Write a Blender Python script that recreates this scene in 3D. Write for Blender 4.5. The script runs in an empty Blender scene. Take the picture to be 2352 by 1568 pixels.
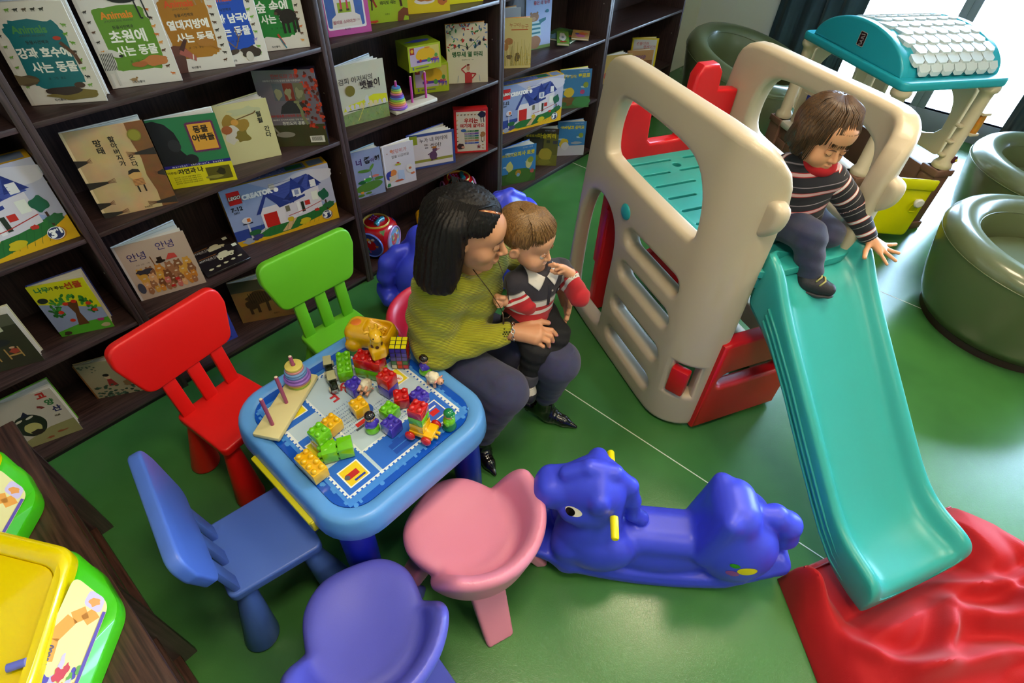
import bpy, bmesh, math, random
import numpy as np
from mathutils import Vector, Matrix, Euler
PI = math.pi
rad = math.radians
SC = bpy.context.scene
COL = SC.collection

# ---------------------------------------------------------------- camera
cam_d = bpy.data.cameras.new('camera'); cam = bpy.data.objects.new('camera', cam_d); COL.objects.link(cam)
cam_d.sensor_width = 36; cam_d.lens = 19.14; cam_d.clip_start = 0.02; cam_d.clip_end = 200
_r = Vector((0.656, -0.754, 0.033)); _u = Vector((0.520, 0.483, 0.705)); _f = Vector((0.547, 0.446, -0.708))
cam.matrix_world = Matrix(((_r.x, _u.x, -_f.x, -0.280), (_r.y, _u.y, -_f.y, -2.051), (_r.z, _u.z, -_f.z, 1.883), (0, 0, 0, 1)))
SC.camera = cam
# ---------------------------------------------------------------- colour management, world, lights
SC.view_settings.view_transform = 'Standard'; SC.view_settings.look = 'None'
SC.view_settings.gamma = 1; SC.view_settings.exposure = -0.28; SC.view_settings.use_curve_mapping = False
W = bpy.data.worlds.new('daylight'); SC.world = W; W.use_nodes = True
_bg = W.node_tree.nodes['Background']; _bg.inputs[0].default_value = (0.48, 0.72, 1.0, 1); _bg.inputs[1].default_value = 55.0
SC.cycles.use_denoising = True
SC.cycles.max_bounces = 6; SC.cycles.diffuse_bounces = 3; SC.cycles.glossy_bounces = 3; SC.cycles.transmission_bounces = 4
SC.cycles.sample_clamp_indirect = 8; SC.cycles.caustics_reflective = False; SC.cycles.caustics_refractive = False
WX = 5.40      # inner face of the window wall
def area_light(name, loc, rot, sx, sy, power, col=(1, 1, 1), portal=False, spread=180):
    l = bpy.data.lights.new(name, 'AREA'); l.shape = 'RECTANGLE'; l.size = sx; l.size_y = sy; l.energy = power; l.color = col
    l.cycles.is_portal = portal; l.spread = rad(spread)
    o = bpy.data.objects.new(name, l); o.location = loc; o.rotation_euler = rot; COL.objects.link(o); return o
area_light('window_portal', (WX + .12, -2.6, 1.45), (0, rad(90), 0), 2.9, 4.6, 1, portal=True)
sun_d = bpy.data.lights.new('sun', 'SUN'); sun_d.energy = 13.0; sun_d.angle = rad(1.5); sun_d.color = (1.0, .95, .86)
sun = bpy.data.objects.new('sun', sun_d); COL.objects.link(sun); sun.rotation_euler = Vector((-.70, -.20, -.65)).to_track_quat('-Z', 'Y').to_euler()
CEIL = 3.1
for i, (x, y) in enumerate([(0.1, -1.9), (2.0, -1.9), (0.1, -3.9), (2.0, -3.9)]):
    area_light('ceiling_panel_light', (x, y, CEIL - .045), (0, 0, 0), .58, .58, 30, (1.0, 0.80, 0.54), spread=140)

# ---------------------------------------------------------------- materials
def lin(h):
    h = h.lstrip('#'); v = [int(h[i:i+2], 16) / 255 for i in (0, 2, 4)]
    return tuple((c / 12.92 if c <= .04045 else ((c + .055) / 1.055) ** 2.4) for c in v) + (1,)
MATS = {}
def M(hexc, rough=.5, metal=0, coat=0, bump=0, bscale=200, sss=0, name=None, trans=0, spec=.5, sheen=0, var=0, vscale=8):
    k = (hexc, rough, metal, coat, bump, bscale, sss, trans, spec, sheen, var)
    if k in MATS: return MATS[k]
    m = bpy.data.materials.new(name or 'mat_' + hexc.strip('#')); m.use_nodes = True
    nt = m.node_tree; b = nt.nodes['Principled BSDF']
    b.inputs['Base Color'].default_value = lin(hexc); b.inputs['Roughness'].default_value = rough
    b.inputs['Metallic'].default_value = metal; b.inputs['Coat Weight'].default_value = coat
    b.inputs['Specular IOR Level'].default_value = spec
    if sheen: b.inputs['Sheen Weight'].default_value = sheen
    if trans: b.inputs['Transmission Weight'].default_value = trans
    if sss:
        b.inputs['Subsurface Weight'].default_value = sss; b.inputs['Subsurface Radius'].default_value = (1, .35, .2)
        b.inputs['Subsurface Scale'].default_value = .01
    if bump or var:
        tc = nt.nodes.new('ShaderNodeTexCoord')
    if bump:
        n = nt.nodes.new('ShaderNodeTexNoise'); n.inputs['Scale'].default_value = bscale; n.inputs['Detail'].default_value = 2
        nt.links.new(tc.outputs['Object'], n.inputs['Vector'])
        bp = nt.nodes.new('ShaderNodeBump'); bp.inputs['Strength'].default_value = bump; bp.inputs['Distance'].default_value = .002
        nt.links.new(n.outputs['Fac'], bp.inputs['Height']); nt.links.new(bp.outputs['Normal'], b.inputs['Normal'])
    if var:
        n = nt.nodes.new('ShaderNodeTexNoise'); n.inputs['Scale'].default_value = vscale; n.inputs['Detail'].default_value = 5
        nt.links.new(tc.outputs['Object'], n.inputs['Vector'])
        mx = nt.nodes.new('ShaderNodeMix'); mx.data_type = 'RGBA'; mx.blend_type = 'MULTIPLY'
        mx.inputs['A'].default_value = lin(hexc); mx.inputs['Factor'].default_value = var
        nt.links.new(n.outputs['Color'], mx.inputs['B']); nt.links.new(mx.outputs['Result'], b.inputs['Base Color'])
    MATS[k] = m; return m
def N(m, t, **kw):
    n = m.node_tree.nodes.new(t)
    for k, v in kw.items(): setattr(n, k, v)
    return n
def wood_mat(name, c1, c2, axis, rough=.38):
    m = bpy.data.materials.new(name); m.use_nodes = True; nt = m.node_tree; b = nt.nodes['Principled BSDF']; L = nt.links.new
    tc = N(m, 'ShaderNodeTexCoord'); mp = N(m, 'ShaderNodeMapping')
    s = [90, 90, 90]; s[axis] = 3.0; mp.inputs['Scale'].default_value = s
    L(tc.outputs['Object'], mp.inputs['Vector'])
    n = N(m, 'ShaderNodeTexNoise'); n.inputs['Scale'].default_value = 1.6; n.inputs['Detail'].default_value = 6; n.inputs['Roughness'].default_value = .6
    L(mp.outputs['Vector'], n.inputs['Vector'])
    r = N(m, 'ShaderNodeValToRGB'); r.color_ramp.elements[0].color = lin(c1); r.color_ramp.elements[1].color = lin(c2)
    r.color_ramp.elements[0].position = .36; r.color_ramp.elements[1].position = .64
    L(n.outputs['Fac'], r.inputs['Fac']); L(r.outputs['Color'], b.inputs['Base Color'])
    b.inputs['Roughness'].default_value = rough
    bp = N(m, 'ShaderNodeBump'); bp.inputs['Strength'].default_value = .12; bp.inputs['Distance'].default_value = .001
    L(n.outputs['Fac'], bp.inputs['Height']); L(bp.outputs['Normal'], b.inputs['Normal'])
    return m
WOODX = wood_mat('dark_wood_x', '#241818', '#463230', 0); WOODZ = wood_mat('dark_wood_z', '#241818', '#463230', 2)
WOODY = wood_mat('dark_wood_y', '#2c1a12', '#53352a', 1)

# ---------------------------------------------------------------- object helpers
def tag(o, label=None, cat=None, group=None, kind=None):
    if label: o['label'] = label
    if cat: o['category'] = cat
    if group: o['group'] = group
    if kind: o['kind'] = kind
    return o
def empty(name, loc=(0, 0, 0), rz=0, label=None, cat=None, group=None, rx=0, ry=0):
    o = bpy.data.objects.new(name, None); COL.objects.link(o); o.location = loc; o.rotation_euler = (rx, ry, rz)
    o.empty_display_size = .05
    return tag(o, label, cat, group)
def smooth(me, ang=40):
    me.polygons.foreach_set('use_smooth', [True] * len(me.polygons))
    if ang < 180: me.set_sharp_from_angle(angle=rad(ang))
def link(name, me, mats, parent=None, sm=40):
    if not isinstance(mats, (list, tuple)): mats = [mats]
    me.materials.clear()
    for m in mats: me.materials.append(m)
    if sm: smooth(me, sm)
    o = bpy.data.objects.new(name, me); COL.objects.link(o)
    if parent: o.parent = parent
    return o
def pydata(name, V, F, mats, parent=None, mi=None, sm=40):
    me = bpy.data.meshes.new(name); me.from_pydata([tuple(map(float, v)) for v in V], [], [tuple(map(int, f)) for f in F])
    o = link(name, me, mats, parent, sm)
    if mi is not None: me.polygons.foreach_set('material_index', np.asarray(mi, dtype=np.int32))
    me.update(); return o
class MB:
    """collects shapes into one mesh"""
    def __init__(s): s.V = []; s.F = []; s.mi = []
    def add(s, V, F, mi=0, T=None):
        b = len(s.V)
        if T is not None: V = [tuple(T @ Vector(v)) for v in V]
        s.V += [tuple(v) for v in V]; s.F += [tuple(b + i for i in f) for f in F]; s.mi += [mi] * len(F); return s
    def bm(s, bm, mi=0, T=None):
        bm.verts.index_update(); s.add([v.co[:] for v in bm.verts], [[v.index for v in f.verts] for f in bm.faces], mi, T); bm.free(); return s
    def box(s, lo, hi, bev=0, mi=0, T=None, seg=2):
        bm = bmesh.new(); bmesh.ops.create_cube(bm, size=1)
        for v in bm.verts: v.co = Vector([lo[i] + (v.co[i] + .5) * (hi[i] - lo[i]) for i in range(3)])
        if bev: bmesh.ops.bevel(bm, geom=list(bm.edges), offset=bev, segments=seg, affect='EDGES', profile=.5)
        return s.bm(bm, mi, T)
    def lathe(s, prof, n=24, mi=0, T=None, cap=True):
        V = []; F = []
        for (r, z) in prof:
            for i in range(n): a = 2 * PI * i / n; V.append((r * math.cos(a), r * math.sin(a), z))
        for j in range(len(prof) - 1):
            for i in range(n): k = (i + 1) % n; F.append((j*n+i, j*n+k, (j+1)*n+k, (j+1)*n+i))
        if cap:
            F.append(tuple(range(n))[::-1]); F.append(tuple((len(prof)-1)*n + i for i in range(n)))
        return s.add(V, F, mi, T)
    def tube(s, pts, r, n=10, mi=0, cap=True, T=None, flat=1.0):
        pts = [Vector(p) for p in pts]; V = []; F = []; up = None
        rs = r if isinstance(r, (list, tuple)) else [r] * len(pts)
        for i, p in enumerate(pts):
            d = (pts[min(i+1, len(pts)-1)] - pts[max(i-1, 0)]).normalized()
            if up is None: up = Vector((0, 0, 1)) if abs(d.z) < .9 else Vector((1, 0, 0))
            a = d.cross(up).normalized(); b = a.cross(d).normalized(); up = b
            for k in range(n):
                t = 2 * PI * k / n; V.append(p + a * (rs[i] * math.cos(t)) + b * (rs[i] * flat * math.sin(t)))
        for j in range(len(pts) - 1):
            for i in range(n): k = (i + 1) % n; F.append((j*n+i, j*n+k, (j+1)*n+k, (j+1)*n+i))
        if cap: F.append(tuple(range(n))[::-1]); F.append(tuple((len(pts)-1)*n + i for i in range(n)))
        return s.add(V, F, mi, T)
    def sphere(s, c, r, mi=0, n=16, sc=(1, 1, 1), T=None, R=None):
        V = []; F = []; m = n // 2
        for j in range(m + 1):
            t = PI * j / m
            for i in range(n):
                a = 2 * PI * i / n; q = Vector((sc[0]*r*math.sin(t)*math.cos(a), sc[1]*r*math.sin(t)*math.sin(a), sc[2]*r*math.cos(t)))
                if R is not None: q = R @ q
                V.append(q + Vector(c))
        for j in range(m):
            for i in range(n): k = (i + 1) % n; F.append((j*n+i, (j+1)*n+i, (j+1)*n+k, j*n+k))
        return s.add(V, F, mi, T)
    def build(s, name, mats, parent=None, sm=40):
        s.mi += [0] * (len(s.F) - len(s.mi)); o = pydata(name, s.V, s.F, mats, parent, s.mi, sm)
        bm = bmesh.new(); bm.from_mesh(o.data); bmesh.ops.remove_doubles(bm, verts=bm.verts, dist=1e-6)
        bmesh.ops.recalc_face_normals(bm, faces=bm.faces); bm.to_mesh(o.data); bm.free(); 
        if sm: smooth(o.data, sm)
        return o
def rr(w, h, r, n=6, cx=0, cy=0):
    """rounded rectangle outline"""
    rs = r if isinstance(r, (list, tuple)) else [r] * 4; P = []
    for (sx, sy, a0), q in zip([(1, 1, 0), (-1, 1, 90), (-1, -1, 180), (1, -1, 270)], rs):
        for i in range(n + 1):
            a = rad(a0 + 90 * i / n); P.append((cx + sx * (w/2 - q) + q * math.cos(a), cy + sy * (h/2 - q) + q * math.sin(a)))
    return P
def curve_me(splines, depth, bev, res=3, cyclic=True):
    """flat shape (first outline, then holes) made solid with rounded edges; lies in XY, centred on z"""
    cu = bpy.data.curves.new('c', 'CURVE'); cu.dimensions = '2D'; cu.fill_mode = 'BOTH'
    for P in splines:
        P = [p for i, p in enumerate(P) if math.hypot(p[0] - P[i-1][0], p[1] - P[i-1][1]) > 4e-4]
        sp = cu.splines.new('POLY'); sp.points.add(len(P) - 1)
        for i, p in enumerate(P): sp.points[i].co = (p[0], p[1], 0, 1)
        sp.use_cyclic_u = True
    cu.extrude = max(depth / 2 - bev, 0); cu.bevel_depth = bev; cu.bevel_resolution = res; cu.offset = -bev
    o = bpy.data.objects.new('c', cu); COL.objects.link(o)
    dg = bpy.context.evaluated_depsgraph_get(); me = bpy.data.meshes.new_from_object(o.evaluated_get(dg))
    bpy.data.objects.remove(o); bpy.data.curves.remove(cu)
    bm = bmesh.new(); bm.from_mesh(me); bmesh.ops.remove_doubles(bm, verts=bm.verts, dist=1e-5); bm.to_mesh(me); bm.free()
    return me
def chaikin(P, n=2):
    for _ in range(n):
        Q = []
        for i in range(len(P)):
            a = P[i]; b = P[(i + 1) % len(P)]
            Q += [(a[0]*.75+b[0]*.25, a[1]*.75+b[1]*.25), (a[0]*.25+b[0]*.75, a[1]*.25+b[1]*.75)]
        P = Q
    return P
def solid(name, splines, depth, bev, mat, parent=None, T=None, sm=50, res=3):
    me = curve_me(splines, depth, bev, res)
    if T is not None: me.transform(T)
    return link(name, me, mat, parent, sm)
def frame(o, x, y, z=None):
    x = Vector(x).normalized(); y = Vector(y); y = (y - x * y.dot(x)).normalized(); z = x.cross(y)
    return Matrix(((x.x, y.x, z.x, o[0]), (x.y, y.y, z.y, o[1]), (x.z, y.z, z.z, o[2]), (0, 0, 0, 1)))
def copy_tree(o, parent=None):
    c = o.copy(); COL.objects.link(c)
    if parent: c.parent = parent
    for ch in [k for k in bpy.data.objects if k.parent == o]: copy_tree(ch, c)
    return c

# ---------------------------------------------------------------- signed-distance modelling (organic bodies)
F32 = np.float32
def rc(p, a, b, ra, rb):
    a = np.array(a, F32); b = np.array(b, F32); ba = b - a; t = np.clip(((p - a) @ ba) / max(float(ba @ ba), 1e-9), 0, 1)
    d = p - a - t[:, None] * ba
    return np.sqrt((d * d).sum(1)) - (ra + (rb - ra) * t)
def ell(p, c, r, R=None):
    q = p - np.array(c, F32)
    if R is not None: q = q @ np.array(R, F32)
    r = np.array(r, F32); k0 = np.sqrt(((q / r) ** 2).sum(1)); k1 = np.sqrt(((q / r ** 2) ** 2).sum(1)) + 1e-9
    return k0 * (k0 - 1) / k1
def rbox(p, c, hs, r, R=None):
    q = p - np.array(c, F32)
    if R is not None: q = q @ np.array(R, F32)
    q = np.abs(q) - (np.array(hs, F32) - r); return np.sqrt((np.maximum(q, 0) ** 2).sum(1)) + np.minimum(q.max(1), 0) - r
def smin(a, b, k):
    if k <= 0: return np.minimum(a, b)
    h = np.maximum(k - np.abs(a - b), 0) / k; return np.minimum(a, b) - h * h * k * .25
def smax(a, b, k): return -smin(-a, -b, k)
def rot3(rx=0, ry=0, rz=0): return np.array(Euler((rad(rx), rad(ry), rad(rz))).to_matrix(), F32)
def surfnet(fn, lo, hi, h):
    lo = np.array(lo, F32); n = np.ceil((np.array(hi) - lo) / h).astype(int) + 1
    ax = [lo[i] + h * np.arange(n[i], dtype=F32) for i in range(3)]
    yz = np.stack(np.meshgrid(ax[1], ax[2], indexing='ij'), -1).reshape(-1, 2)
    V = np.empty(n, F32); st = max(1, 400000 // len(yz))
    for i in range(0, n[0], st):
        xs = ax[0][i:i+st]; P = np.empty((len(xs), len(yz), 3), F32); P[:, :, 0] = xs[:, None]; P[:, :, 1:] = yz[None]
        V[i:i+st] = fn(P.reshape(-1, 3)).reshape(len(xs), n[1], n[2])
    V[0] = V[-1] = 1; V[:, 0] = V[:, -1] = 1; V[:, :, 0] = V[:, :, -1] = 1
    S = V < 0; acc = np.zeros(tuple(n - 1) + (3,), F32); cnt = np.zeros(tuple(n - 1), F32)
    for a in range(3):
        b, c = [(1, 2), (0, 2), (0, 1)][a]
        sl0 = [slice(None)] * 3; sl1 = [slice(None)] * 3; sl0[a] = slice(0, -1); sl1[a] = slice(1, None)
        v0 = V[tuple(sl0)]; v1 = V[tuple(sl1)]; cr = (v0 < 0) != (v1 < 0); t = np.where(cr, v0 / np.where(cr, v0 - v1, 1), 0)
        for db in (0, 1):
            for dc in (0, 1):
                s = [slice(None)] * 3; s[b] = slice(db, n[b] - 1 + db); s[c] = slice(dc, n[c] - 1 + dc)
                m = cr[tuple(s)]; cnt += m; acc[..., a] += np.where(m, t[tuple(s)], 0); acc[..., b] += m * db; acc[..., c] += m * dc
    act = cnt > 0; idx = -np.ones(act.shape, int); idx[act] = np.arange(act.sum())
    cells = np.argwhere(act); P = (cells + acc[act] / cnt[act][:, None]) * h + lo
    F = []
    for a in range(3):
        b, c = [(1, 2), (2, 0), (0, 1)][a]
        sl0 = [slice(1, -1)] * 3; sl1 = [slice(1, -1)] * 3; sl0[a] = slice(0, -1); sl1[a] = slice(1, None)
        s0 = S[tuple(sl0)]; s1 = S[tuple(sl1)]
        for flip in (0, 1):
            e = np.argwhere((s0 & ~s1) if not flip else (~s0 & s1))
            if not len(e): continue
            off = np.ones(3, int); off[a] = 0; e = e + off
            def g(db, dc):
                q = e.copy(); q[:, b] -= db; q[:, c] -= dc; return idx[q[:, 0], q[:, 1], q[:, 2]]
            q = np.stack([g(1, 1), g(0, 1), g(0, 0), g(1, 0)], 1)
            F.append(q if not flip else q[:, ::-1])
    return P, np.concatenate(F)
def sdf(name, fn, lo, hi, h, mats, parent=None, mi=None, attr=None, keep=True):
    V, F = surfnet(fn, lo, hi, h)
    # one projection step onto the true surface
    V = V.astype(F32); e = h * .5; d = fn(V); g = np.stack([fn(V + np.eye(3, dtype=F32)[i] * e) - fn(V - np.eye(3, dtype=F32)[i] * e) for i in range(3)], 1)
    g /= (np.sqrt((g ** 2).sum(1)) + 1e-9)[:, None]; V = V - g * np.clip(d, -h * .6, h * .6)[:, None]
    me = bpy.data.meshes.new(name); me.vertices.add(len(V)); me.vertices.foreach_set('co', V.ravel())
    me.loops.add(F.size); me.loops.foreach_set('vertex_index', F.ravel().astype(np.int32)); me.polygons.add(len(F))
    me.polygons.foreach_set('loop_start', np.arange(0, F.size, 4, dtype=np.int32)); me.update(calc_edges=True)
    o = link(name, me, mats, parent, 180)
    if mi is not None:
        me.polygons.foreach_set('material_index', mi(V[F].mean(1)).astype(np.int32))
    if attr:
        for k, f in attr.items():
            a = me.attributes.new(k, 'FLOAT', 'POINT'); a.data.foreach_set('value', f(V).astype(F32))
    return o

# ---------------------------------------------------------------- flat pictures and lettering on surfaces
def text_me(body, size, bold=0.0, align='CENTER', sx=1.0, shear=0, sp=1.0):
    cu = bpy.data.curves.new('t', 'FONT'); cu.body = body; cu.size = size; cu.align_x = align; cu.align_y = 'CENTER'; cu.offset = bold
    cu.shear = shear; cu.space_character = sp; cu.resolution_u = 3
    o = bpy.data.objects.new('t', cu); COL.objects.link(o)
    dg = bpy.context.evaluated_depsgraph_get(); me = bpy.data.meshes.new_from_object(o.evaluated_get(dg))
    bpy.data.objects.remove(o); bpy.data.curves.remove(cu)
    V = [(v.co.x * sx, v.co.y) for v in me.vertices]; F = [tuple(p.vertices) for p in me.polygons]; bpy.data.meshes.remove(me); return V, F
class Art:
    """thin printed shapes in a u,v plane, each later layer slightly higher; frame T maps (u, v, height)"""
    def __init__(s, T, step=.00025): s.T = T; s.step = step; s.k = 1; s.V = []; s.F = []; s.mi = []; s.mats = []
    def _m(s, m):
        if isinstance(m, str): m = M(m, .45)
        if m not in s.mats: s.mats.append(m)
        return s.mats.index(m)
    def poly(s, P, m):
        b = len(s.V); z = s.k * s.step; s.k += 1
        s.V += [s.T @ Vector((p[0], p[1], z)) for p in P]; s.F.append(tuple(range(b, b + len(P)))); s.mi.append(s._m(m)); return s
    def rect(s, x0, y0, x1, y1, m): return s.poly([(x0, y0), (x1, y0), (x1, y1), (x0, y1)], m)
    def ell(s, x, y, rx, ry, m, n=20, a=0):
        c, q = math.cos(a), math.sin(a)
        return s.poly([(x + rx*math.cos(2*PI*i/n)*c - ry*math.sin(2*PI*i/n)*q, y + rx*math.cos(2*PI*i/n)*q + ry*math.sin(2*PI*i/n)*c) for i in range(n)], m)
    def blob(s, x, y, rx, ry, m, seed=0, j=.25, n=14):
        r = random.Random(seed); P = []
        for i in range(n): k = 1 + j * (r.random() - .5) * 2; P.append((x + rx*k*math.cos(2*PI*i/n), y + ry*k*math.sin(2*PI*i/n)))
        return s.poly(chaikin(P, 1), m)
    def line(s, P, w, m):
        mi = s._m(m); z = s.k * s.step; s.k += 1
        for a, b in zip(P[:-1], P[1:]):
            dx, dy = b[0]-a[0], b[1]-a[1]; L = math.hypot(dx, dy) or 1; nx, ny = -dy/L*w/2, dx/L*w/2; q = len(s.V)
            s.V += [s.T @ Vector(t) for t in ((a[0]+nx, a[1]+ny, z), (a[0]-nx, a[1]-ny, z), (b[0]-nx, b[1]-ny, z), (b[0]+nx, b[1]+ny, z))]
            s.F.append((q, q+1, q+2, q+3)); s.mi.append(mi)
        return s
    def text(s, body, x, y, size, m, bold=0, sx=1, a=0, align='CENTER', shear=0, sp=1.0):
        V, F = text_me(body, size, bold, align, sx, shear, sp); c, q = math.cos(a), math.sin(a); b = len(s.V); z = s.k * s.step; s.k += 1; mi = s._m(m)
        s.V += [s.T @ Vector((x + v[0]*c - v[1]*q, y + v[0]*q + v[1]*c, z)) for v in V]; s.F += [tuple(b + i for i in f) for f in F]; s.mi += [mi] * len(F); return s
    def vtext(s, body, x, y, size, m, bold=0, pitch=1.1):
        for i, ch in enumerate(body): s.text(ch, x, y - i * size * pitch, size, m, bold)
        return s
    def build(s, name, parent):
        if not s.V: return
        lim = .0016; q = min(1.0, lim / (s.k * s.step)); n = (s.T.to_3x3() @ Vector((0, 0, 1))).normalized(); o = s.T.translation
        if q < 1: s.V = [v - n * ((v - o).dot(n) * (1 - q)) for v in s.V]
        return pydata(name, s.V, s.F, s.mats, parent, s.mi, 0)
# ================================================================ the room
def structure(o): o['kind'] = 'structure'; return o
def floor_material():
    m = bpy.data.materials.new('green_vinyl'); m.use_nodes = True; L = m.node_tree.links.new; b = m.node_tree.nodes['Principled BSDF']
    tc = N(m, 'ShaderNodeTexCoord'); n = N(m, 'ShaderNodeTexNoise'); n.inputs['Scale'].default_value = 2.2; n.inputs['Detail'].default_value = 3
    L(tc.outputs['Object'], n.inputs['Vector'])
    r = N(m, 'ShaderNodeValToRGB'); r.color_ramp.elements[0].color = lin('#376a34'); r.color_ramp.elements[1].color = lin('#427a3c')
    r.color_ramp.elements[0].position = .35; r.color_ramp.elements[1].position = .65
    L(n.outputs['Fac'], r.inputs['Fac']); L(r.outputs['Color'], b.inputs['Base Color'])
    b.inputs['Roughness'].default_value = .26; b.inputs['Specular IOR Level'].default_value = .5
    v = N(m, 'ShaderNodeTexVoronoi'); v.inputs['Scale'].default_value = 120; v.feature = 'DISTANCE_TO_EDGE'
    n2 = N(m, 'ShaderNodeTexNoise'); n2.inputs['Scale'].default_value = 60; n2.inputs['Detail'].default_value = 2
    L(tc.outputs['Object'], n2.inputs['Vector'])
    mx = N(m, 'ShaderNodeMix', data_type='VECTOR'); mx.inputs['Factor'].default_value = .03
    L(tc.outputs['Object'], mx.inputs['A']); L(n2.outputs['Color'], mx.inputs['B']); L(mx.outputs['Result'], v.inputs['Vector'])
    cr = N(m, 'ShaderNodeMath', operation='MINIMUM'); cr.inputs[1].default_value = .12; L(v.outputs['Distance'], cr.inputs[0])
    bp = N(m, 'ShaderNodeBump'); bp.inputs['Strength'].default_value = .13; bp.inputs['Distance'].default_value = .004
    L(cr.outputs[0], bp.inputs['Height']); L(bp.outputs['Normal'], b.inputs['Normal'])
    return m
WALL = M('#e6dcc2', .8, bump=.1, bscale=90)
BX0, BX1, BY = -3.0, WX, .45
structure(MB().box((BX0 - .1, -6.1, -.06), (WX + .14, BY + .1, 0)).build('floor', floor_material(), sm=0))
for x in (1.109, 2.869):
    structure(MB().box((x - .0022, -6, -.001), (x + .0022, BY, .0006)).build('trim_%d' % (1 + (x > 2)), M('#d8dcc4', .5), sm=0))
structure(MB().box((BX0 - .1, -6.1, CEIL), (WX + .14, BY + .1, CEIL + .06)).build('ceiling', M('#f2efe6', .9), sm=0))
structure(MB().box((BX0, BY, 0), (WX, BY + .1, CEIL)).build('wall_back', WALL, sm=0))
structure(MB().box((BX0 - .1, -6, 0), (BX0, BY, CEIL)).build('wall_left', WALL, sm=0))
structure(MB().box((BX0, -6.1, 0), (WX, -6, CEIL)).build('wall_front', WALL, sm=0))
def glass_mat():
    m = bpy.data.materials.new('window_glass'); m.use_nodes = True; nt = m.node_tree; nt.nodes.clear(); L = nt.links.new
    o = N(m, 'ShaderNodeOutputMaterial'); t = N(m, 'ShaderNodeBsdfTransparent'); g = N(m, 'ShaderNodeBsdfGlossy'); f = N(m, 'ShaderNodeFresnel'); x = N(m, 'ShaderNodeMixShader')
    g.inputs['Roughness'].default_value = .02; L(f.outputs[0], x.inputs[0]); L(t.outputs[0], x.inputs[1]); L(g.outputs[0], x.inputs[2]); L(x.outputs[0], o.inputs[0]); return m
GLASS = glass_mat()
# window wall: low sill, head and two piers, glass doors between
GY0, GY1 = -4.9, -.30
w = MB().box((WX, GY1, 0), (WX + .14, BY, CEIL)).box((WX, -6, 0), (WX + .14, GY0, CEIL)).box((WX, GY0, 2.92), (WX + .14, GY1, CEIL))
structure(w.build('wall_right', M('#ece8dc', .8), sm=0))
FR = M('#8f93a0', .45, metal=.3)
for i, (y0, y1) in enumerate([(-.30, -1.63), (-1.63, -2.96), (-2.96, -4.29), (-4.29, -4.9)]):
    fr = MB(); x0, x1 = WX + .03, WX + .09
    fr.box((x0, y1, 0), (x1, y0, .16), .004).box((x0, y1, 2.84), (x1, y0, 2.92), .004)
    fr.box((x0, y0 - .055, .16), (x1, y0, 2.84), .004).box((x0, y1, .16), (x1, y1 + .055, 2.84), .004)
    f = structure(fr.build('window_%d' % (i + 1), FR))
    g = MB().box((WX + .057, y1 + .055, .16), (WX + .063, y0 - .055, 2.84)).build('glass_pane', GLASS, f)
# outside terrace: pale boards
tm = bpy.data.materials.new('pale_terrace'); tm.use_nodes = True; _b = tm.node_tree.nodes['Principled BSDF']; _b.inputs['Roughness'].default_value = .7
tc = N(tm, 'ShaderNodeTexCoord'); wv = N(tm, 'ShaderNodeTexWave', bands_direction='Y'); wv.inputs['Scale'].default_value = 1.6
tm.node_tree.links.new(tc.outputs['Object'], wv.inputs['Vector']); rp = N(tm, 'ShaderNodeValToRGB')
rp.color_ramp.elements[0].position = .0; rp.color_ramp.elements[0].color = lin('#b8b4ac'); rp.color_ramp.elements[1].position = .03; rp.color_ramp.elements[1].color = lin('#f4f2ee')
tm.node_tree.links.new(wv.outputs['Fac'], rp.inputs['Fac']); tm.node_tree.links.new(rp.outputs['Color'], _b.inputs['Base Color'])
structure(MB().box((WX + .14, -9, -.12), (WX + 8, 4, -.04)).build('terrace', tm, sm=0))
# curtains
def curtain(y0, y1, label, seed):
    r = random.Random(seed); V = []; F = []; n = int(abs(y1 - y0) / .012); zs = [.05, .5, 1.0, 1.6, 2.2, 3.0]
    for z in zs:
        for i in range(n + 1):
            t = i / n; y = y0 + (y1 - y0) * t
            d = .045 * math.sin(t * abs(y1-y0) * 42 + .8 * math.sin(t * 9 + seed)) + .012 * math.sin(t * 150 + z)
            V.append((WX - .075 + d, y + .01 * math.sin(z * 3 + t * 20), z))
    for j in range(len(zs) - 1):
        for i in range(n): F.append((j*(n+1)+i, j*(n+1)+i+1, (j+1)*(n+1)+i+1, (j+1)*(n+1)+i))
    o = pydata('curtain', V, F, M('#2c4350', .75, sheen=.3, bump=.1), None, None, 180)
    m = o.modifiers.new('thick', 'SOLIDIFY'); m.thickness = .003
    return tag(o, label, 'curtain', 'dark teal curtains')
curtain(-.29, -.96, 'dark teal curtain gathered between cream wall and playhouse', 1)
curtain(-2.24, -3.3, 'dark teal curtain beside the window behind the green tub seats', 5)

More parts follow.
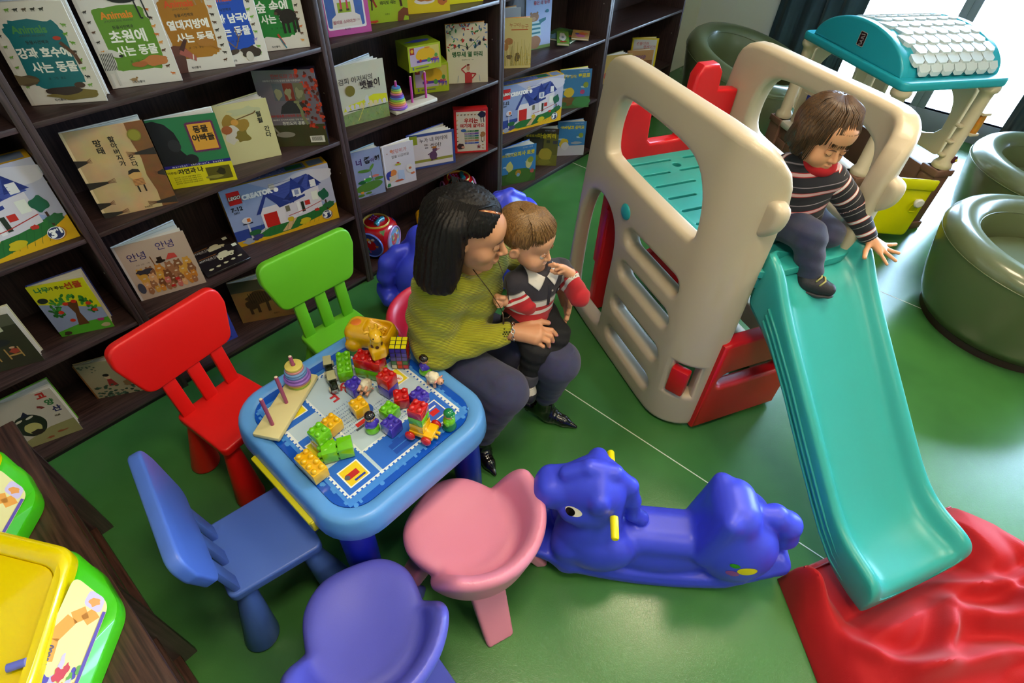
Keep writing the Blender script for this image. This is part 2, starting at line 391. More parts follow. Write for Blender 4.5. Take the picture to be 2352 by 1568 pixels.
# ================================================================ long dark wood bookcase
SX = [0.0, .986, 2.024, 3.058, 4.084]; TZ = .0169; UW = .0410; DEPTH = .34
SZ = [.0444, .4121, .7892, 1.1673, 1.545, 1.92]
def bookcase(name, x0, x1, label):
    """one bay: two side panels, back, shelves; front plane y=0"""
    bc = empty(name, (x0, 0, 0), 0, label, 'bookcase', 'bays of the long dark bookcase')
    w = x1 - x0
    for sx in (0, w - UW / 2):
        MB().box((sx + .0004, 0, 0), (sx + UW / 2 - .0004, DEPTH, 1.95), .001).build('side_panel', WOODZ, bc)
    MB().box((UW / 2, DEPTH - .012, .02), (w - UW / 2, DEPTH, 1.94)).build('back_panel', WOODZ, bc)
    for z in SZ:
        MB().box((UW / 2, .002, z - TZ), (w - UW / 2, DEPTH - .012, z), .0012).build('shelf', WOODX, bc)
    MB().box((UW / 2, .018, 0), (w - UW / 2, .036, SZ[0] - TZ)).build('plinth', M('#161010', .6), bc)
    for z, y in ((.62, .05), (.98, .27), (.98, .05), (.25, .27), (1.36, .05)):
        MB().lathe([(.003, 0), (.003, .002)], 8, 0, Matrix.Translation((w - UW / 2, y, z)) @ Matrix.Rotation(rad(-90), 4, 'Y')).build('shelf_pin', M('#b8b0a4', .3, metal=.8), bc)
    return bc
BAYS = [(-1.055, -.0205), (-.0205, 1.0065), (1.0065, 2.0445), (2.0445, 3.0785), (3.0785, 4.104)]
NB = ['bookcase bay at the far left, holding the tree book and toy brick box', 'bookcase bay behind the red and green chairs, full of animal picture books', 'bookcase bay behind the seated woman, holding the stacking ring toy', 'bookcase bay behind the climbing frame holding blue cartoon books', 'rightmost bookcase bay beside the cream wall']
for (a, b), l in zip(BAYS, NB): bookcase('bookcase', a, b, l)

# ================================================================ low bookcase at the left, open towards the room
lb = empty('low_bookcase', (-.49, -.42, 0), 0, 'low dark wood bookcase in the left foreground, toy tables on top', 'bookcase')
LY = -2.3 + .42
MB().box((-.36, LY, .582), (.012, .0, .60), .002).build('top_board', WOODY, lb)
for z in (.40, .215, .05): MB().box((-.34, LY, z - .018), (-.035, -.018, z), .001).build('shelf', WOODY, lb)
for y in (0, -.60, -1.2, LY + .018): MB().box((-.36, y - .018, 0), (-.001, y, .581), .001).build('side_panel', WOODZ, lb)
MB().box((-.372, LY, 0), (-.36, 0, .582)).build('back_panel', WOODY, lb)
MB().box((-.05, LY, 0), (-.04, -.018, .032)).build('plinth', M('#161010', .6), lb)

# ================================================================ climbing frame with slide
B0 = Vector((1.590, -.916, 0)); D = Vector((-.466, -.885, 0)).normalized(); E_ = Vector((.885, -.466, 0)).normalized(); Z_ = Vector((0, 0, 1))
def cl(s, w, z): return B0 + D * s + E_ * w + Z_ * z
BEIGE = M('#c6b59a', .42, bump=.12, bscale=350, coat=.1); RED = M('#c8101a', .35, bump=.1, bscale=350); TEAL = M('#2f9f9a', .35, bump=.08, bscale=350)
cf = empty('climbing_frame', B0, 0, 'beige and red plastic climbing frame with teal platform and slide', 'climbing frame')
def cf_solid(name, splines, depth, bev, mat, w0, sm=50, res=4, bend=0):
    """outline in (s, z); extruded from w0 to w0 + depth; the front end curls inwards"""
    T = Matrix.Translation(-B0) @ frame(cl(0, w0 + depth / 2, 0), D, Z_)
    me = curve_me(splines, depth, bev, res)
    if bend:
        bm = bmesh.new(); bm.from_mesh(me)
        for k in range(12): bmesh.ops.bisect_plane(bm, geom=bm.verts[:] + bm.edges[:] + bm.faces[:], plane_co=(.72 + .018 * k, 0, 0), plane_no=(1, 0, 0))
        for v in bm.verts:
            x, y, z = v.co; R_ = .125
            if x > .72:      # z of the flat mesh points outwards for the near panel (towards -E_) when bend = 1
                th = (x - .72) / R_; off = z * 1.0
                # local z axis is D x Z_, i.e. pointing away from E_
                v.co.x = .72 + (R_ + off * bend) * math.sin(th); v.co.z = off * math.cos(th) - bend * (R_ - R_ * math.cos(th))
        bm.to_mesh(me); bm.free()
    me.transform(T); return link(name, me, mat, cf, sm)
OUT = [(-.075, 0), (-.095, .06), (-.092, .3), (-.05, .8), (-.012, 1.12), (.0, 1.19), (.05, 1.235), (.13, 1.245), (.45, 1.245), (.72, 1.247), (.80, 1.235), (.88, 1.185), (.915, 1.10), (.92, .98), (.92, .8), (.925, .5), (.92, .3), (.915, .06), (.89, 0)]
def win(x0, x1, z0, z1, r): return rr(x1 - x0, z1 - z0, r, 6, (x0 + x1) / 2, (z0 + z1) / 2)
def slots():
    return [rr(.36, .075, .037, 6, .525, z) for z in (.655, .497, .313, .137)]
ARCH = chaikin([(-.045, .1), (-.045, .35), (-.03, .55), (.02, .68), (.09, .715), (.17, .705), (.24, .65), (.27, .55), (.262, .35), (.268, .13), (.25, .088), (-.02, .088)], 2)
WINA = chaikin([(.095, .9), (.09, 1.0), (.13, 1.11), (.2, 1.13), (.5, 1.125), (.62, 1.1), (.68, 1.02), (.70, .93), (.70, .865), (.66, .857), (.13, .875)], 2)
TABH = [(.78, .20), (.86, .20), (.86, .36), (.78, .36)]
cf_solid('side_panel', [chaikin(OUT, 1), WINA, ARCH] + slots() + [TABH], .075, .022, BEIGE, 0, bend=1)
WINB = chaikin([(.17, .94), (.165, 1.05), (.2, 1.14), (.28, 1.17), (.62, 1.165), (.72, 1.13), (.775, 1.06), (.785, .95), (.775, .87), (.70, .88), (.25, .92)], 2)
cf_solid('side_panel', [chaikin(OUT, 1), WINB, ARCH] + slots(), .075, .022, BEIGE, .60, bend=-1)
# steps moulded on the far panel front edge and knob on the near one
for w0 in (.085, .535):
    cf_solid('panel_knob', [chaikin([(.80, .97), (.86, .955), (.91, 1.0), (.92, 1.06), (.90, 1.09), (.80, 1.095)], 2)], .055, .02, BEIGE, w0)
MB().box((-.036, -.065, -.02), (.036, .065, .02), .008).build('locking_tab', M('#c8141c', .35), cf).matrix_local = Matrix.Translation(-B0) @ frame(cl(.818, .045, .275), D * .85 + E_ * .5, Z_)
bt = MB().sphere((0, 0, 0), .033, 0, 20, (1, .35, 1)).build('button', M('#2aa7ae', .3), cf, 180); bt.matrix_local = Matrix.Translation(cl(.312, .0, .745) - B0) @ Matrix.Rotation(math.atan2(D.y, D.x), 4, 'Z')
# platform with slots
PZ = .83
def planform(name, splines, z0, z1, bev, mat, parent, sm=50):
    T = Matrix.Translation(-B0) @ frame(cl(0, 0, (z0 + z1) / 2), D, E_)
    me = curve_me(splines, z1 - z0, bev, 3); me.transform(T); return link(name, me, mat, parent, sm)
sl = []
for r, s in enumerate([.13, .22, .31, .40, .49, .58, .67, .76]):
    for (a, b) in ((.115, .24), (.285, .41), (.455, .575)) if r % 2 else ((.115, .30), (.36, .575)):
        sl.append(rr(.014, b - a, .0068, 4, s, (a + b) / 2))
sl.append(rr(.035, .035, .017, 6, .175, .30)); sl.append(rr(.035, .035, .017, 6, .72, .40))
planform('platform', [rr(.90, .515, [.14, .02, .02, .14], 8, .45, .3425)] + sl, PZ - .028, PZ, .0035, TEAL, cf)
planform('platform_base', [rr(.88, .515, [.14, .02, .02, .14], 8, .45, .3425)], PZ - .075, PZ - .035, .003, M('#2a8f8c', .5), cf)
# red end panels
def end_solid(name, splines, depth, bev, mat, s0):
    T = Matrix.Translation(-B0) @ frame(cl(s0, 0, 0), E_, Z_)
    return solid(name, splines, depth, bev, mat, cf, T, 50, 4)
U = [(.072, .30), (.072, 1.06), (.155, 1.06), (.20, 1.05), (.21, .90), (.225, .885), (.36, .885), (.375, .92), (.375, 1.13), (.40, 1.17), (.47, 1.17), (.495, 1.14), (.50, 1.07), (.60, 1.06), (.60, .30), (.45, .30), (.43, .45), (.34, .52), (.25, .45), (.23, .30)]
end_solid('back_panel', [U, rr(.22, .10, .045, 6, .335, .70)], .06, .014, RED, .045)
LO = [(.072, .01), (.072, .60), (.24, .61), (.27, .56), (.40, .56), (.43, .61), (.60, .60), (.60, .01), (.50, .01), (.47, .14), (.42, .20), (.25, .20), (.20, .14), (.17, .01)]
end_solid('lower_back_panel', [LO, chaikin([(.25, .30), (.42, .30), (.42, .45), (.25, .45)], 3)], .05, .014, RED, .06)
FB = [(.13, .02), (.13, .50), (.16, .51), (.52, .51), (.56, .50), (.56, .02)]
end_solid('front_panel', [FB, rr(.34, .085, .04, 6, .335, .30)], .06, .016, RED, .872)
# slide
prof = [(.83, PZ - .02), (.90, PZ - .03), (.96, PZ - .07), (1.02, .70), (1.15, .575), (1.30, .43), (1.42, .32), (1.50, .255), (1.57, .215), (1.64, .20), (1.70, .20), (1.725, .185), (1.735, .15)]
wallh = [.075, .085, .055, .045, .05, .06, .06, .055, .055, .06, .05, .03, .02]
botz = [.68, .65, .62, .59, .49, .35, .245, .175, .12, .10, .095, .10, .11]
def slide():
    V = []; rows = []; w0, w1 = .165, .580
    for i, ((s, z), h, bz) in enumerate(zip(prof, wallh, botz)):
        fl = .012 * max(0, (s - 1.45) / .3)   # mouth flares a little
        a, b = w0 - fl, w1 + fl; c = []
        base = [(a, bz), (a - .002, z + h * .7), (a + .006, z + h), (a + .028, z + h + .004), (a + .045, z + h - .01), (a + .055, z + h * .45), (a + .068, z + .010), (a + .095, z + .001), (a + .14, z), ((a + b) / 2, z - .004)]
        sec = base + [(a + b - x, y) for x, y in base[:-1][::-1]]
        rows.append(sec)
        for x, y in sec: V.append(cl(s, x, y) - B0)
    n = len(rows[0]); F = []
    for j in range(len(rows) - 1):
        for i in range(n - 1): F.append((j*n+i, j*n+i+1, (j+1)*n+i+1, (j+1)*n+i))
    m = len(rows); b0 = len(V)
    for j in range(m):   # closed underside
        V.append(cl(prof[j][0], w0 + .03, min(botz[j] + .01, prof[j][1] - .02)) - B0); V.append(cl(prof[j][0], w1 - .03, min(botz[j] + .01, prof[j][1] - .02)) - B0)
    for j in range(m - 1):
        F += [(j*n, (j+1)*n, b0+2*j+2, b0+2*j), (j*n+n-1, b0+2*j+1, b0+2*j+3, (j+1)*n+n-1), (b0+2*j, b0+2*j+2, b0+2*j+3, b0+2*j+1)]
    F.append(tuple(range(n)) + (b0 + 1, b0)); F.append(tuple((m-1)*n + i for i in range(n)) + (b0+2*m-1, b0+2*m-2))
    o = pydata('slide', V, F, TEAL, cf, None, 180)
    bm = bmesh.new(); bm.from_mesh(o.data); bmesh.ops.recalc_face_normals(bm, faces=bm.faces); bm.to_mesh(o.data); bm.free(); smooth(o.data, 60)
    s = o.modifiers.new('s', 'SUBSURF'); s.levels = s.render_levels = 2
    for k in (.0, .016, .032):   # three ribs along the near flank
        pts = [cl(prof[j][0], .163 - .0, (botz[j] + prof[j][1] + wallh[j] * .5) / 2 - .02 + k * 1.6) - B0 for j in range(2, 10)]
        MB().tube(pts, .0045, 8).build('slide_rib', TEAL, cf, 180)
slide()
# ================================================================ children's chairs
def chair(name, col, loc, rz, label):
    m = M(col, .42, bump=.05, bscale=500, coat=.05)
    t = empty(name, loc, rz, label, 'chair', "children's plastic chairs with three-slat backs")
    seat = [(-.137, -.135), (.137, -.135), (.128, .135), (-.128, .135)]
    P = []
    for i, (x, y) in enumerate(seat):
        for k in range(6):
            a = rad([225, 315, 45, 135][i] - 45 + 90 * k / 5); P.append((x * .83 + .022 * math.cos(a) * 1, y * .83 + .022 * math.sin(a)))
    solid('seat', [P], .036, .008, m, t, Matrix.Translation((0, 0, .282)))
    lean = rad(7)
    BT = Matrix.Translation((0, .108, .30)) @ Matrix.Rotation(-lean, 4, 'X') @ Matrix.Rotation(rad(90), 4, 'X')
    B = [(-.158, .158), (.158, .158), (.197, .30), (.190, .375), (-.190, .375), (-.197, .30)]
    q = []
    for i in range(6):
        a = Vector(B[i - 1]); b = Vector(B[i]); c = Vector(B[(i + 1) % 6]); r = (.035, .035, .012, .042, .042, .012)[i]
        p0 = b + (a - b).normalized() * r; p1 = b + (c - b).normalized() * r
        for k in range(7): u = k / 6; v = p0 * (1-u)**2 + b * 2*u*(1-u) + p1 * u*u; q.append((v.x, v.y))
    solid('backrest', [q], .034, .008, m, t, BT)
    for x in (-.092, 0, .092):
        o = MB().box((-.024, -.009, -.012), (.024, .009, .19), .004).build('slat', m, t)
        o.matrix_local = Matrix.Translation((x, .108, .30)) @ Matrix.Rotation(-lean, 4, 'X')
    for sx in (-1, 1):
        for sy in (-1, 1):
            l = MB().lathe([(.027, .275), (.027, .25), (.030, .22), (.052, .012), (.050, .003), (.044, 0)], 24)
            V = []
            for (x, y, z) in l.V: k = (1 - z / .27); V.append((x + sx * (.095 + .035 * k), y + sy * (.093 + .038 * k), z))
            l.V = V; l.build('leg', m, t, 60)
    return t
chair('red_chair', '#d8120c', (.003, -.539, 0), rad(9), 'bright red plastic child chair tucked at the toy table')
chair('green_chair', '#63b320', (.50, -.535, 0), rad(-2), 'lime green plastic child chair by the bookcase')
chair('blue_chair', '#4a6cc4', (-.184, -1.042, 0), rad(79.6), 'sky blue plastic child chair left of the toy table')

# ================================================================ play table
TX, TY, TTZ = .237, -1.036, .503
tb = empty('play_table', (TX, TY, 0), rad(-1), 'light blue plastic play table with printed top and dark blue legs', 'table')
LB = M('#5b9ae0', .4, bump=.06, bscale=500, coat=.1)
def rings(levels, n=8):
    V = []; F = []
    for (w, h, r, z) in levels: V += [(x, y, z) for x, y in rr(w, h, r, n)]
    k = 4 * (n + 1)
    for j in range(len(levels) - 1):
        for i in range(k): F.append((j*k+i, j*k+(i+1) % k, (j+1)*k+(i+1) % k, (j+1)*k+i))
    return V, F, k
lv = [(.50, .535, .085, .49), (.50, .535, .085, .496), (.505, .54, .088, .5), (.53, .565, .10, .5035), (.56, .595, .11, .506), (.582, .617, .118, .503), (.592, .627, .122, .495), (.598, .633, .124, .485), (.606, .641, .127, .46), (.612, .647, .13, .425), (.604, .639, .13, .420), (.59, .625, .125, .424)]
V, F, k = rings(lv); mb = MB().add(V, F); mb.F.append(tuple(range(k))); mb.F.append(tuple(range((len(lv)-1)*k, len(lv)*k))[::-1])
mb.build('table_body', LB, tb, 60)
PB = M('#0b4fc0', .22, coat=.4)
V2, F2, k2 = rings([(.50, .535, .085, .494), (.50, .535, .085, .5)]); b2 = MB().add(V2, F2); b2.F.append(tuple(range(k2, 2*k2))); b2.F.append(tuple(range(k2))[::-1]); b2.build('printed_panel', PB, tb)
for sx in (-1, 1):
    for sy in (-1, 1):
        l = MB().lathe([(.050, .43), (.050, .2), (.046, .004), (.043, 0)], 28); l.V = [(x + sx * (.222 + .012 * (1 - z / .43)), y + sy * (.215 + .015 * (1 - z / .43)), z) for x, y, z in l.V]
        l.build('leg', M('#1020a8', .4, bump=.06), tb, 60)
yd = MB().box((-.316, -.17, .385), (-.296, .15, .432), .005).box((-.320, -.165, .424), (-.300, .145, .436), .004)
yd.build('drawer_front', M('#d8d010', .4), tb)
# printed picture (frame: u to +x, v to +y in the table's own axes)
A = Art(Matrix.Translation((0, 0, .5003)), .00018)
A.rect(-.225, -.245, .225, .235, '#3f86dc')
def jig(x0, y0, x1, y1, w, c1, c2, n=26):
    for (a, b, hor, fix) in ((x0, x1, 1, y0), (x0, x1, 1, y1), (y0, y1, 0, x0), (y0, y1, 0, x1)):
        A.poly([(a, fix-w/2), (b, fix-w/2), (b, fix+w/2), (a, fix+w/2)] if hor else [(fix-w/2, a), (fix+w/2, a), (fix+w/2, b), (fix-w/2, b)], c1)
        m = int(abs(b - a) / .016)
        for i in range(m):
            c = a + (b - a) * (i + .5) / m; q = w * .42
            A.rect(*((c - .003, fix - w/2 - .001, c + .003, fix - w/2 + q) if hor else (fix - w/2 - .001, c - .003, fix - w/2 + q, c + .003)), c2) 
r_ = random.Random(3)
for i in range(90):
    x = r_.choice([r_.uniform(-.24, .24), r_.choice([-.225, .225]) + r_.uniform(-.012, .012)]); y = r_.uniform(-.25, .24)
    if abs(x) < .212 and abs(y) < .225: y = r_.choice([-.243, .236]) + r_.uniform(-.008, .008)
    if i % 3: A.rect(x - .004, y - .006, x + .004, y + .006, '#4a90e0')
    else: A.ell(x, y, .007, .007, '#4a90e0', 10)
A.rect(-.205, -.215, .205, .21, '#b9cfe0')
jig(-.208, -.218, .208, .213, .012, '#e4ecf2', '#2060c8')
for (x0, y0, x1, y1) in [(-.205, -.215, -.10, -.10), (.095, -.215, .20, -.10), (.095, .10, .20, .205), (-.205, .10, -.10, .205), (-.205, -.05, -.12, .04), (-.09, -.215, .085, -.13)]:
    A.rect(x0, y0, x1, y1, '#2a6ad0'); 
jig(-.098, -.125, .092, .215, .008, '#dfe8f0', '#2a6ad0')
for (x, y, c) in [(-.155, -.165, '#e8c81c'), (.15, -.165, '#3a62c8'), (.155, .155, '#e0e0e4'), (-.15, .155, '#e8d41c'), (-.165, -.02, '#e6dc20'), (.155, .03, '#e6d428')]:
    A.rect(x - .034, y - .034, x + .034, y + .034, '#f0f0ea').rect(x - .030, y - .030, x + .030, y + .030, c)
A.rect(-.178, -.175, -.140, -.155, '#b81c1c').ell(-.176, -.165, .008, .008, '#555a60').rect(-.165, -.190, -.13, -.183, '#2038a0')
A.rect(.135, -.18, .165, -.16, '#d02020').rect(.13, -.155, .17, -.15, '#f0f0f0')
for k in range(12): a = k * PI / 6; A.rect(.155 + .022*math.cos(a) - .002, .155 + .022*math.sin(a) - .002, .155 + .022*math.cos(a) + .002, .155 + .022*math.sin(a) + .002, '#303060')
A.ell(.155, .155, .014, .014, '#e8c83a').rect(-.03, -.205, .03, -.165, '#1c50b8').rect(-.012, -.165, .012, -.158, '#1c50b8').line([(-.03, -.185), (.03, -.185)], .003, '#3f86dc')
for (x, y, a) in [(-.165, -.02, -PI/3), (.155, .03, 2.2)]:
    A.ell(x, y, .028, .018, '#f4f4f0', 20, a).text('THOMAS', x, y + .004, .0125, '#c01820', .0003, .9, a).text('& FRIENDS', x + .006*math.sin(a), y - .007, .007, '#c01820', .0002, .9, a)
A.text('T & F', .02, .115, .07, '#c03038', .001, .8, PI)
rr_ = random.Random(4)
for cx in (-.075, -.038, .0, .038, .072):
    for j in range(9):
        A.text('%d x %d = %d' % (abs(cx) * 100 // 1 % 8 + 2, j + 1, (abs(cx) * 100 // 1 % 8 + 2) * (j + 1)), cx, .06 - j * .0135 if cx < .03 else -.012 - j * .0125, .0085, '#3458a8')
for j in range(9): A.text('%d x %d' % (3, j + 1), .045, .09 - j*.0, .0001, '#3458a8') if 0 else None
A.ell(0, .0, .035, .028, '#2a56b0', 18, -.6).ell(.0, .0, .02, .02, '#9aa6b4').rect(-.05, -.045, -.01, -.03, '#c02828').rect(-.06, -.055, -.02, -.047, '#404858')
A.build('printed_picture', tb)

# ================================================================ moulded stools
def stool(name, col, loc, rz, label, mat=None):
    t = empty(name, loc, rz, label, 'stool', 'moulded plastic stools with wraparound backs')
    m = mat or M(col, .40, bump=.10, bscale=420, coat=.05)
    def body(p):
        x, y, z = p[:, 0], p[:, 1], p[:, 2]
        seat = rbox(p, (0, -.02, .238), (.178, .20, .036), .03)
        cyl = ((np.abs(x) / .172) ** 2.3 + (np.abs(y + .03) / .186) ** 2.3) ** (1 / 2.3) * .175 - .175
        seat = smax(seat, cyl, .045); seat = smax(seat, -ell(p, (0, -.03, .345), (.165, .20, .088)), .02)
        r = np.sqrt(x ** 2 + (y - .0) ** 2); ang = y / (r + 1e-6)
        k = np.clip((ang + .42) / .85, 0, 1); k = k * k * (3 - 2 * k); top = .405 * k + .18 * (1 - k)
        rad_ = .166 + .24 * (z - .22)
        ring = np.abs(r - rad_) - (.027 - .03 * np.clip(z - .25, 0, .2)); band = np.maximum(z - top, .195 - z); back = smax(ring, band, .04); back = smax(back, -(y + .085), .05)
        return smin(seat, back, .03)
    sdf('seat', body, (-.25, -.24, .15), (.24, .24, .41), .006, m, t)
    for sx, sy in ((-1, 1), (1, 1), (-1, -1), (1, -1)):
        def leg(p, sx=sx, sy=sy):
            a = np.array([sx * .085, sy * .09 , .235]); b = np.array([sx * .150, sy * .175 + .01, .0]); ba = b - a; tt = np.clip((a[2] - p[:, 2]) / .235, 0, 1)
            q = p - (a + tt[:, None] * ba); R = math.atan2(sy * .9, sx * .6); c, s_ = math.cos(R), math.sin(R)
            u = q[:, 0] * c + q[:, 1] * s_; v = -q[:, 0] * s_ + q[:, 1] * c; hw = .056 - .012 * tt
            d = np.stack([np.abs(u) - .010, np.abs(v) - hw + .01], 1)
            dd = np.sqrt((np.maximum(d, 0) ** 2).sum(1)) + np.minimum(d.max(1), 0) - .012
            return smax(smax(dd, p[:, 2] - .235, .01), -p[:, 2], .006)
        lo = (min(0, sx * .22) - .01, min(0, sy * .26) - .01, -.01); hi = (max(0, sx * .22) + .01, max(0, sy * .26) + .01, .25)
        sdf('leg', leg, lo, hi, .006, m, t)
    return t
stool('pink_stool', '#e08aa8', (.258, -1.485, 0), rad(193), 'pale pink moulded stool in front of the toy table')
stool('violet_stool', '#5a5cc8', (-.140, -1.480, 0), rad(156), 'violet blue moulded stool at the bottom edge of the photo')
stool('crimson_stool', '#c41c3c', (.80, -.80, 0), rad(-2), 'crimson moulded stool under the seated woman')

# ================================================================ rocking animals
def rocker_body(p):
    q = p.copy(); q[:, 1] = np.abs(q[:, 1]); x, y, z = q[:, 0], q[:, 1], q[:, 2]
    lift = .11 * (x / .45) ** 2 * (np.abs(x) > 0); zb = z - lift
    hw = .118 - .045 * np.clip((x - .25) / .22, 0, 1) - .02 * np.clip((-x - .28) / .12, 0, 1)
    d = np.stack([np.abs(x - .01) - .43, y - hw + .012, np.abs(zb - .022) - .010], 1)
    base = np.sqrt((np.maximum(d, 0) ** 2).sum(1)) + np.minimum(d.max(1), 0) - .012
    rail = np.stack([np.abs(x) - .30, np.abs(y - .098) - .006, np.abs(zb - .045) - .01], 1); rail = np.sqrt((np.maximum(rail, 0) ** 2).sum(1)) + np.minimum(rail.max(1), 0) - .008
    b = smin(base, rail, .02)
    trunk = smin(rbox(q, (0, 0, .14), (.20, .085, .10), .06), ell(q, (0, 0, .10), (.2, .10, .08)), .03); b = smin(b, trunk, .03)
    sh = ell(q, (-.25, .035, .20), (.115, .085, .13)); b = smin(b, sh, .03)
    b = smin(b, ell(q, (-.20, .080, .165), (.115, .06, .10)), .018)
    b = smin(b, rc(q, (-.32, .07, .16), (-.31, .085, .06), .05, .035), .03)
    b = smin(b, rc(q, (-.24, 0, .30), (-.245, 0, .43), .095, .092), .04)
    hd = rc(q, (-.265, 0, .45), (-.385, 0, .405), .088, .058); nose = rbox(q, (-.395, 0, .41), (.045, .058, .055), .035, rot3(0, 15, 0)); b = smin(b, smin(hd, nose, .03), .03)
    b = smin(b, ell(q, (-.29, .06, .375), (.075, .04, .055)), .02)
    # crest with cross-shaped forelock and ears
    pts = [(-.35, .495), (-.285, .535), (-.21, .52), (-.15, .455), (-.125, .37), (-.11, .29), (-.075, .262)]
    for (a, c), (e, g) in zip(pts[:-1], pts[1:]): b = smin(b, rc(q, (a, 0, c), (e, 0, g), .026, .026), .012)
    b = smin(b, rc(q, (-.255, 0, .525), (-.25, .075, .485), .030, .028), .014); b = smin(b, ell(q, (-.25, .088, .465), (.03, .02, .04)), .012)
    # rump and backrest
    b = smin(b, ell(q, (.245, .03, .215), (.125, .105, .15)), .03)
    b = smin(b, ell(q, (.25, .055, .215), (.125, .088, .150)), .02)
    back = rbox(q, (.20, 0, .30), (.075, .100, .150), .07); b = smin(b, back, .04)
    b = smin(b, rc(q, (.135, .082, .19), (.165, .075, .41), .025, .03), .02)
    # curled tail
    for (a, c, r0), (e, g, r1) in zip([(.28, .36, .03), (.34, .355, .038), (.395, .31, .044), (.415, .235, .042)], [(.34, .355, .038), (.395, .31, .044), (.415, .235, .042), (.40, .17, .03)]): b = smin(b, rc(q, (a, 0, c), (e, 0, g), r0, r1), .012)
    b = smin(b, rbox(q, (.40, 0, .115), (.06, .075, .045), .03, rot3(0, -25, 0)), .02)
    return b
def rocker(loc, rz, label):
    t = empty('rocking_animal', loc, rz, label, 'rocking toy', 'blue plastic rocking animals')
    BL = M('#3a46dc', .42, bump=.08, bscale=420)
    sdf('body', rocker_body, (-.47, -.19, -.02), (.50, .19, .58), .0085, BL, t)
    for s in (-1, 1):
        MB().tube([(-.195, s * .085, .405), (-.195, s * .10, .405), (-.195, s * .152, .405), (-.195, s * .157, .405)], [.013, .0135, .0125, .009], 16).build('handle', M('#e6dc00', .35), t, 50)
        def shell(pt, n, r1, r2, mat, nm, off):
            P = Vector(pt); n = Vector(n).normalized(); a = n.cross(Vector((0, 0, 1))).normalized(); b = n.cross(a); V = []; F = []; K = 20
            rows = [1, .66, .33, 0]
            for kk in rows:
                for i in range(K):
                    th = 2 * PI * i / K; q = P + a * (r1 * kk * math.cos(th)) + b * (r2 * kk * math.sin(th)); w_ = np.array([[*q]], F32)
                    for _ in range(5): w_ = w_ - np.array([[*n]], F32) * rocker_body(w_)[:, None] * .8
                    V.append(Vector(w_[0]) + n * off)
            for j in range(3):
                for i in range(K): F.append((j*K+i, j*K+(i+1) % K, (j+1)*K+(i+1) % K, (j+1)*K+i))
            return pydata(nm, V, F, mat, t, None, 180)
        e = shell((-.325, s * .12, .425), (-.1, s, .25), .027, .017, M('#ece6d8', .3), 'eye', .0012)
        p_ = shell((-.335, s * .12, .422), (-.1, s, .25), .015, .0145, M('#080808', .2), 'pupil', .0022); p_.parent = e
        shell((.262, s * .2, .262), (.1, s, .30), .032, .020, M('#d8cc10', .4), 'spot_sticker', .0012)
        shell((.212, s * .2, .282), (.0, s, .30), .016, .010, M('#2a8a1a', .4), 'spot_sticker', .0012)
        shell((.216, s * .2, .238), (.0, s, .30), .021, .015, M('#8a3a9a', .4), 'spot_sticker', .0012)
    t.scale = (.95, .95, .97)
    return t
RK = rocker((.70, -1.915, 0), math.atan2(-.808, .59), 'blue plastic rocking animal with yellow handles on the open floor')
r2 = copy_tree(RK); r2.location = (1.285, -.42, 0); r2.rotation_euler.z = rad(158); r2['label'] = 'blue plastic rocking animal half hidden behind the seated woman'

# ================================================================ round tub seats
def tub(loc, rz, label, tilt=0.0):
    t = empty('tub_seat', loc, rz, label, 'tub seat', 'round green padded tub seats')
    m = M('#5e6644', .28, bump=.05, bscale=60, coat=.4)
    def r(s, x, y):
        return s
    MB().lathe([(.375, 0), (.375, .012), (.372, .035), (.33, .035)], 64).build('plinth', M('#2a1614', .4), t, 40)
    def lat(prof, nm, mat, n=72, cap=False):
        V = []; F = []
        for (rd, z, k) in prof:
            for i in range(n): a = 2 * PI * i / n; V.append((rd * math.cos(a), rd * math.sin(a), z + tilt * k * (math.sin(a) * .5 + .5)))
        for j in range(len(prof) - 1):
            for i in range(n): F.append((j*n+i, j*n+(i+1) % n, (j+1)*n+(i+1) % n, (j+1)*n+i))
        if cap: F.append(tuple((len(prof)-1)*n + i for i in range(n)))
        return pydata(nm, V, F, mat, t, None, 60)
    side = [(.36, .035, 0), (.385, .045, 0), (.42, .10, .1), (.45, .19, .3), (.478, .30, .7), (.492, .365, .95), (.494, .39, 1)]
    rim = [(.494, .39, 1), (.497, .40, 1), (.490, .425, 1), (.470, .452, 1), (.44, .468, 1), (.41, .468, 1), (.375, .456, 1), (.352, .434, 1), (.345, .415, 1)]
    inner = [(.345, .415, 1), (.338, .39, .9), (.33, .34, .6), (.328, .25, 0)]
    lat(side, 'side_cover', m); lat(rim, 'rim_cushion', m); lat(inner, 'inner_cover', m)
    seat = [(.327, .25, 0), (.327, .30, 0), (.318, .325, 0), (.29, .343, 0), (.20, .352, 0), (.08, .356, 0), (.002, .357, 0)]
    lat(seat, 'seat_cushion', m, cap=True)
    for (rd, z) in ((.4965, .395), (.3465, .418)):
        pts = [(rd * math.cos(2*PI*i/72), rd * math.sin(2*PI*i/72), z + tilt * (math.sin(2*PI*i/72) * .5 + .5)) for i in range(73)]
        MB().tube(pts, .0028, 6, cap=False).build('piping', m, t, 180)
    return t
tub((3.03, -2.66, 0), rad(20), 'nearest round green tub seat at the right edge of the photo', .05)
tub((4.03, -2.61, 0), rad(20), 'round green tub seat just behind the nearest one, by the window', .05)
tub((4.28, -.545, 0), rad(0), 'round green tub seat in the corner by the cream wall', .21)

# ================================================================ playhouse
ph = empty('playhouse', (3.205, -1.70, 0), rad(-37), 'small plastic playhouse with turquoise roof and beige posts by the window', 'playhouse')
TQ = M('#22a6b8', .35, coat=.2); PBE = M('#cdbb9c', .42, coat=.1); BRN = M('#7a5646', .5, bump=.1, bscale=60)
PW, PD = .66, .90
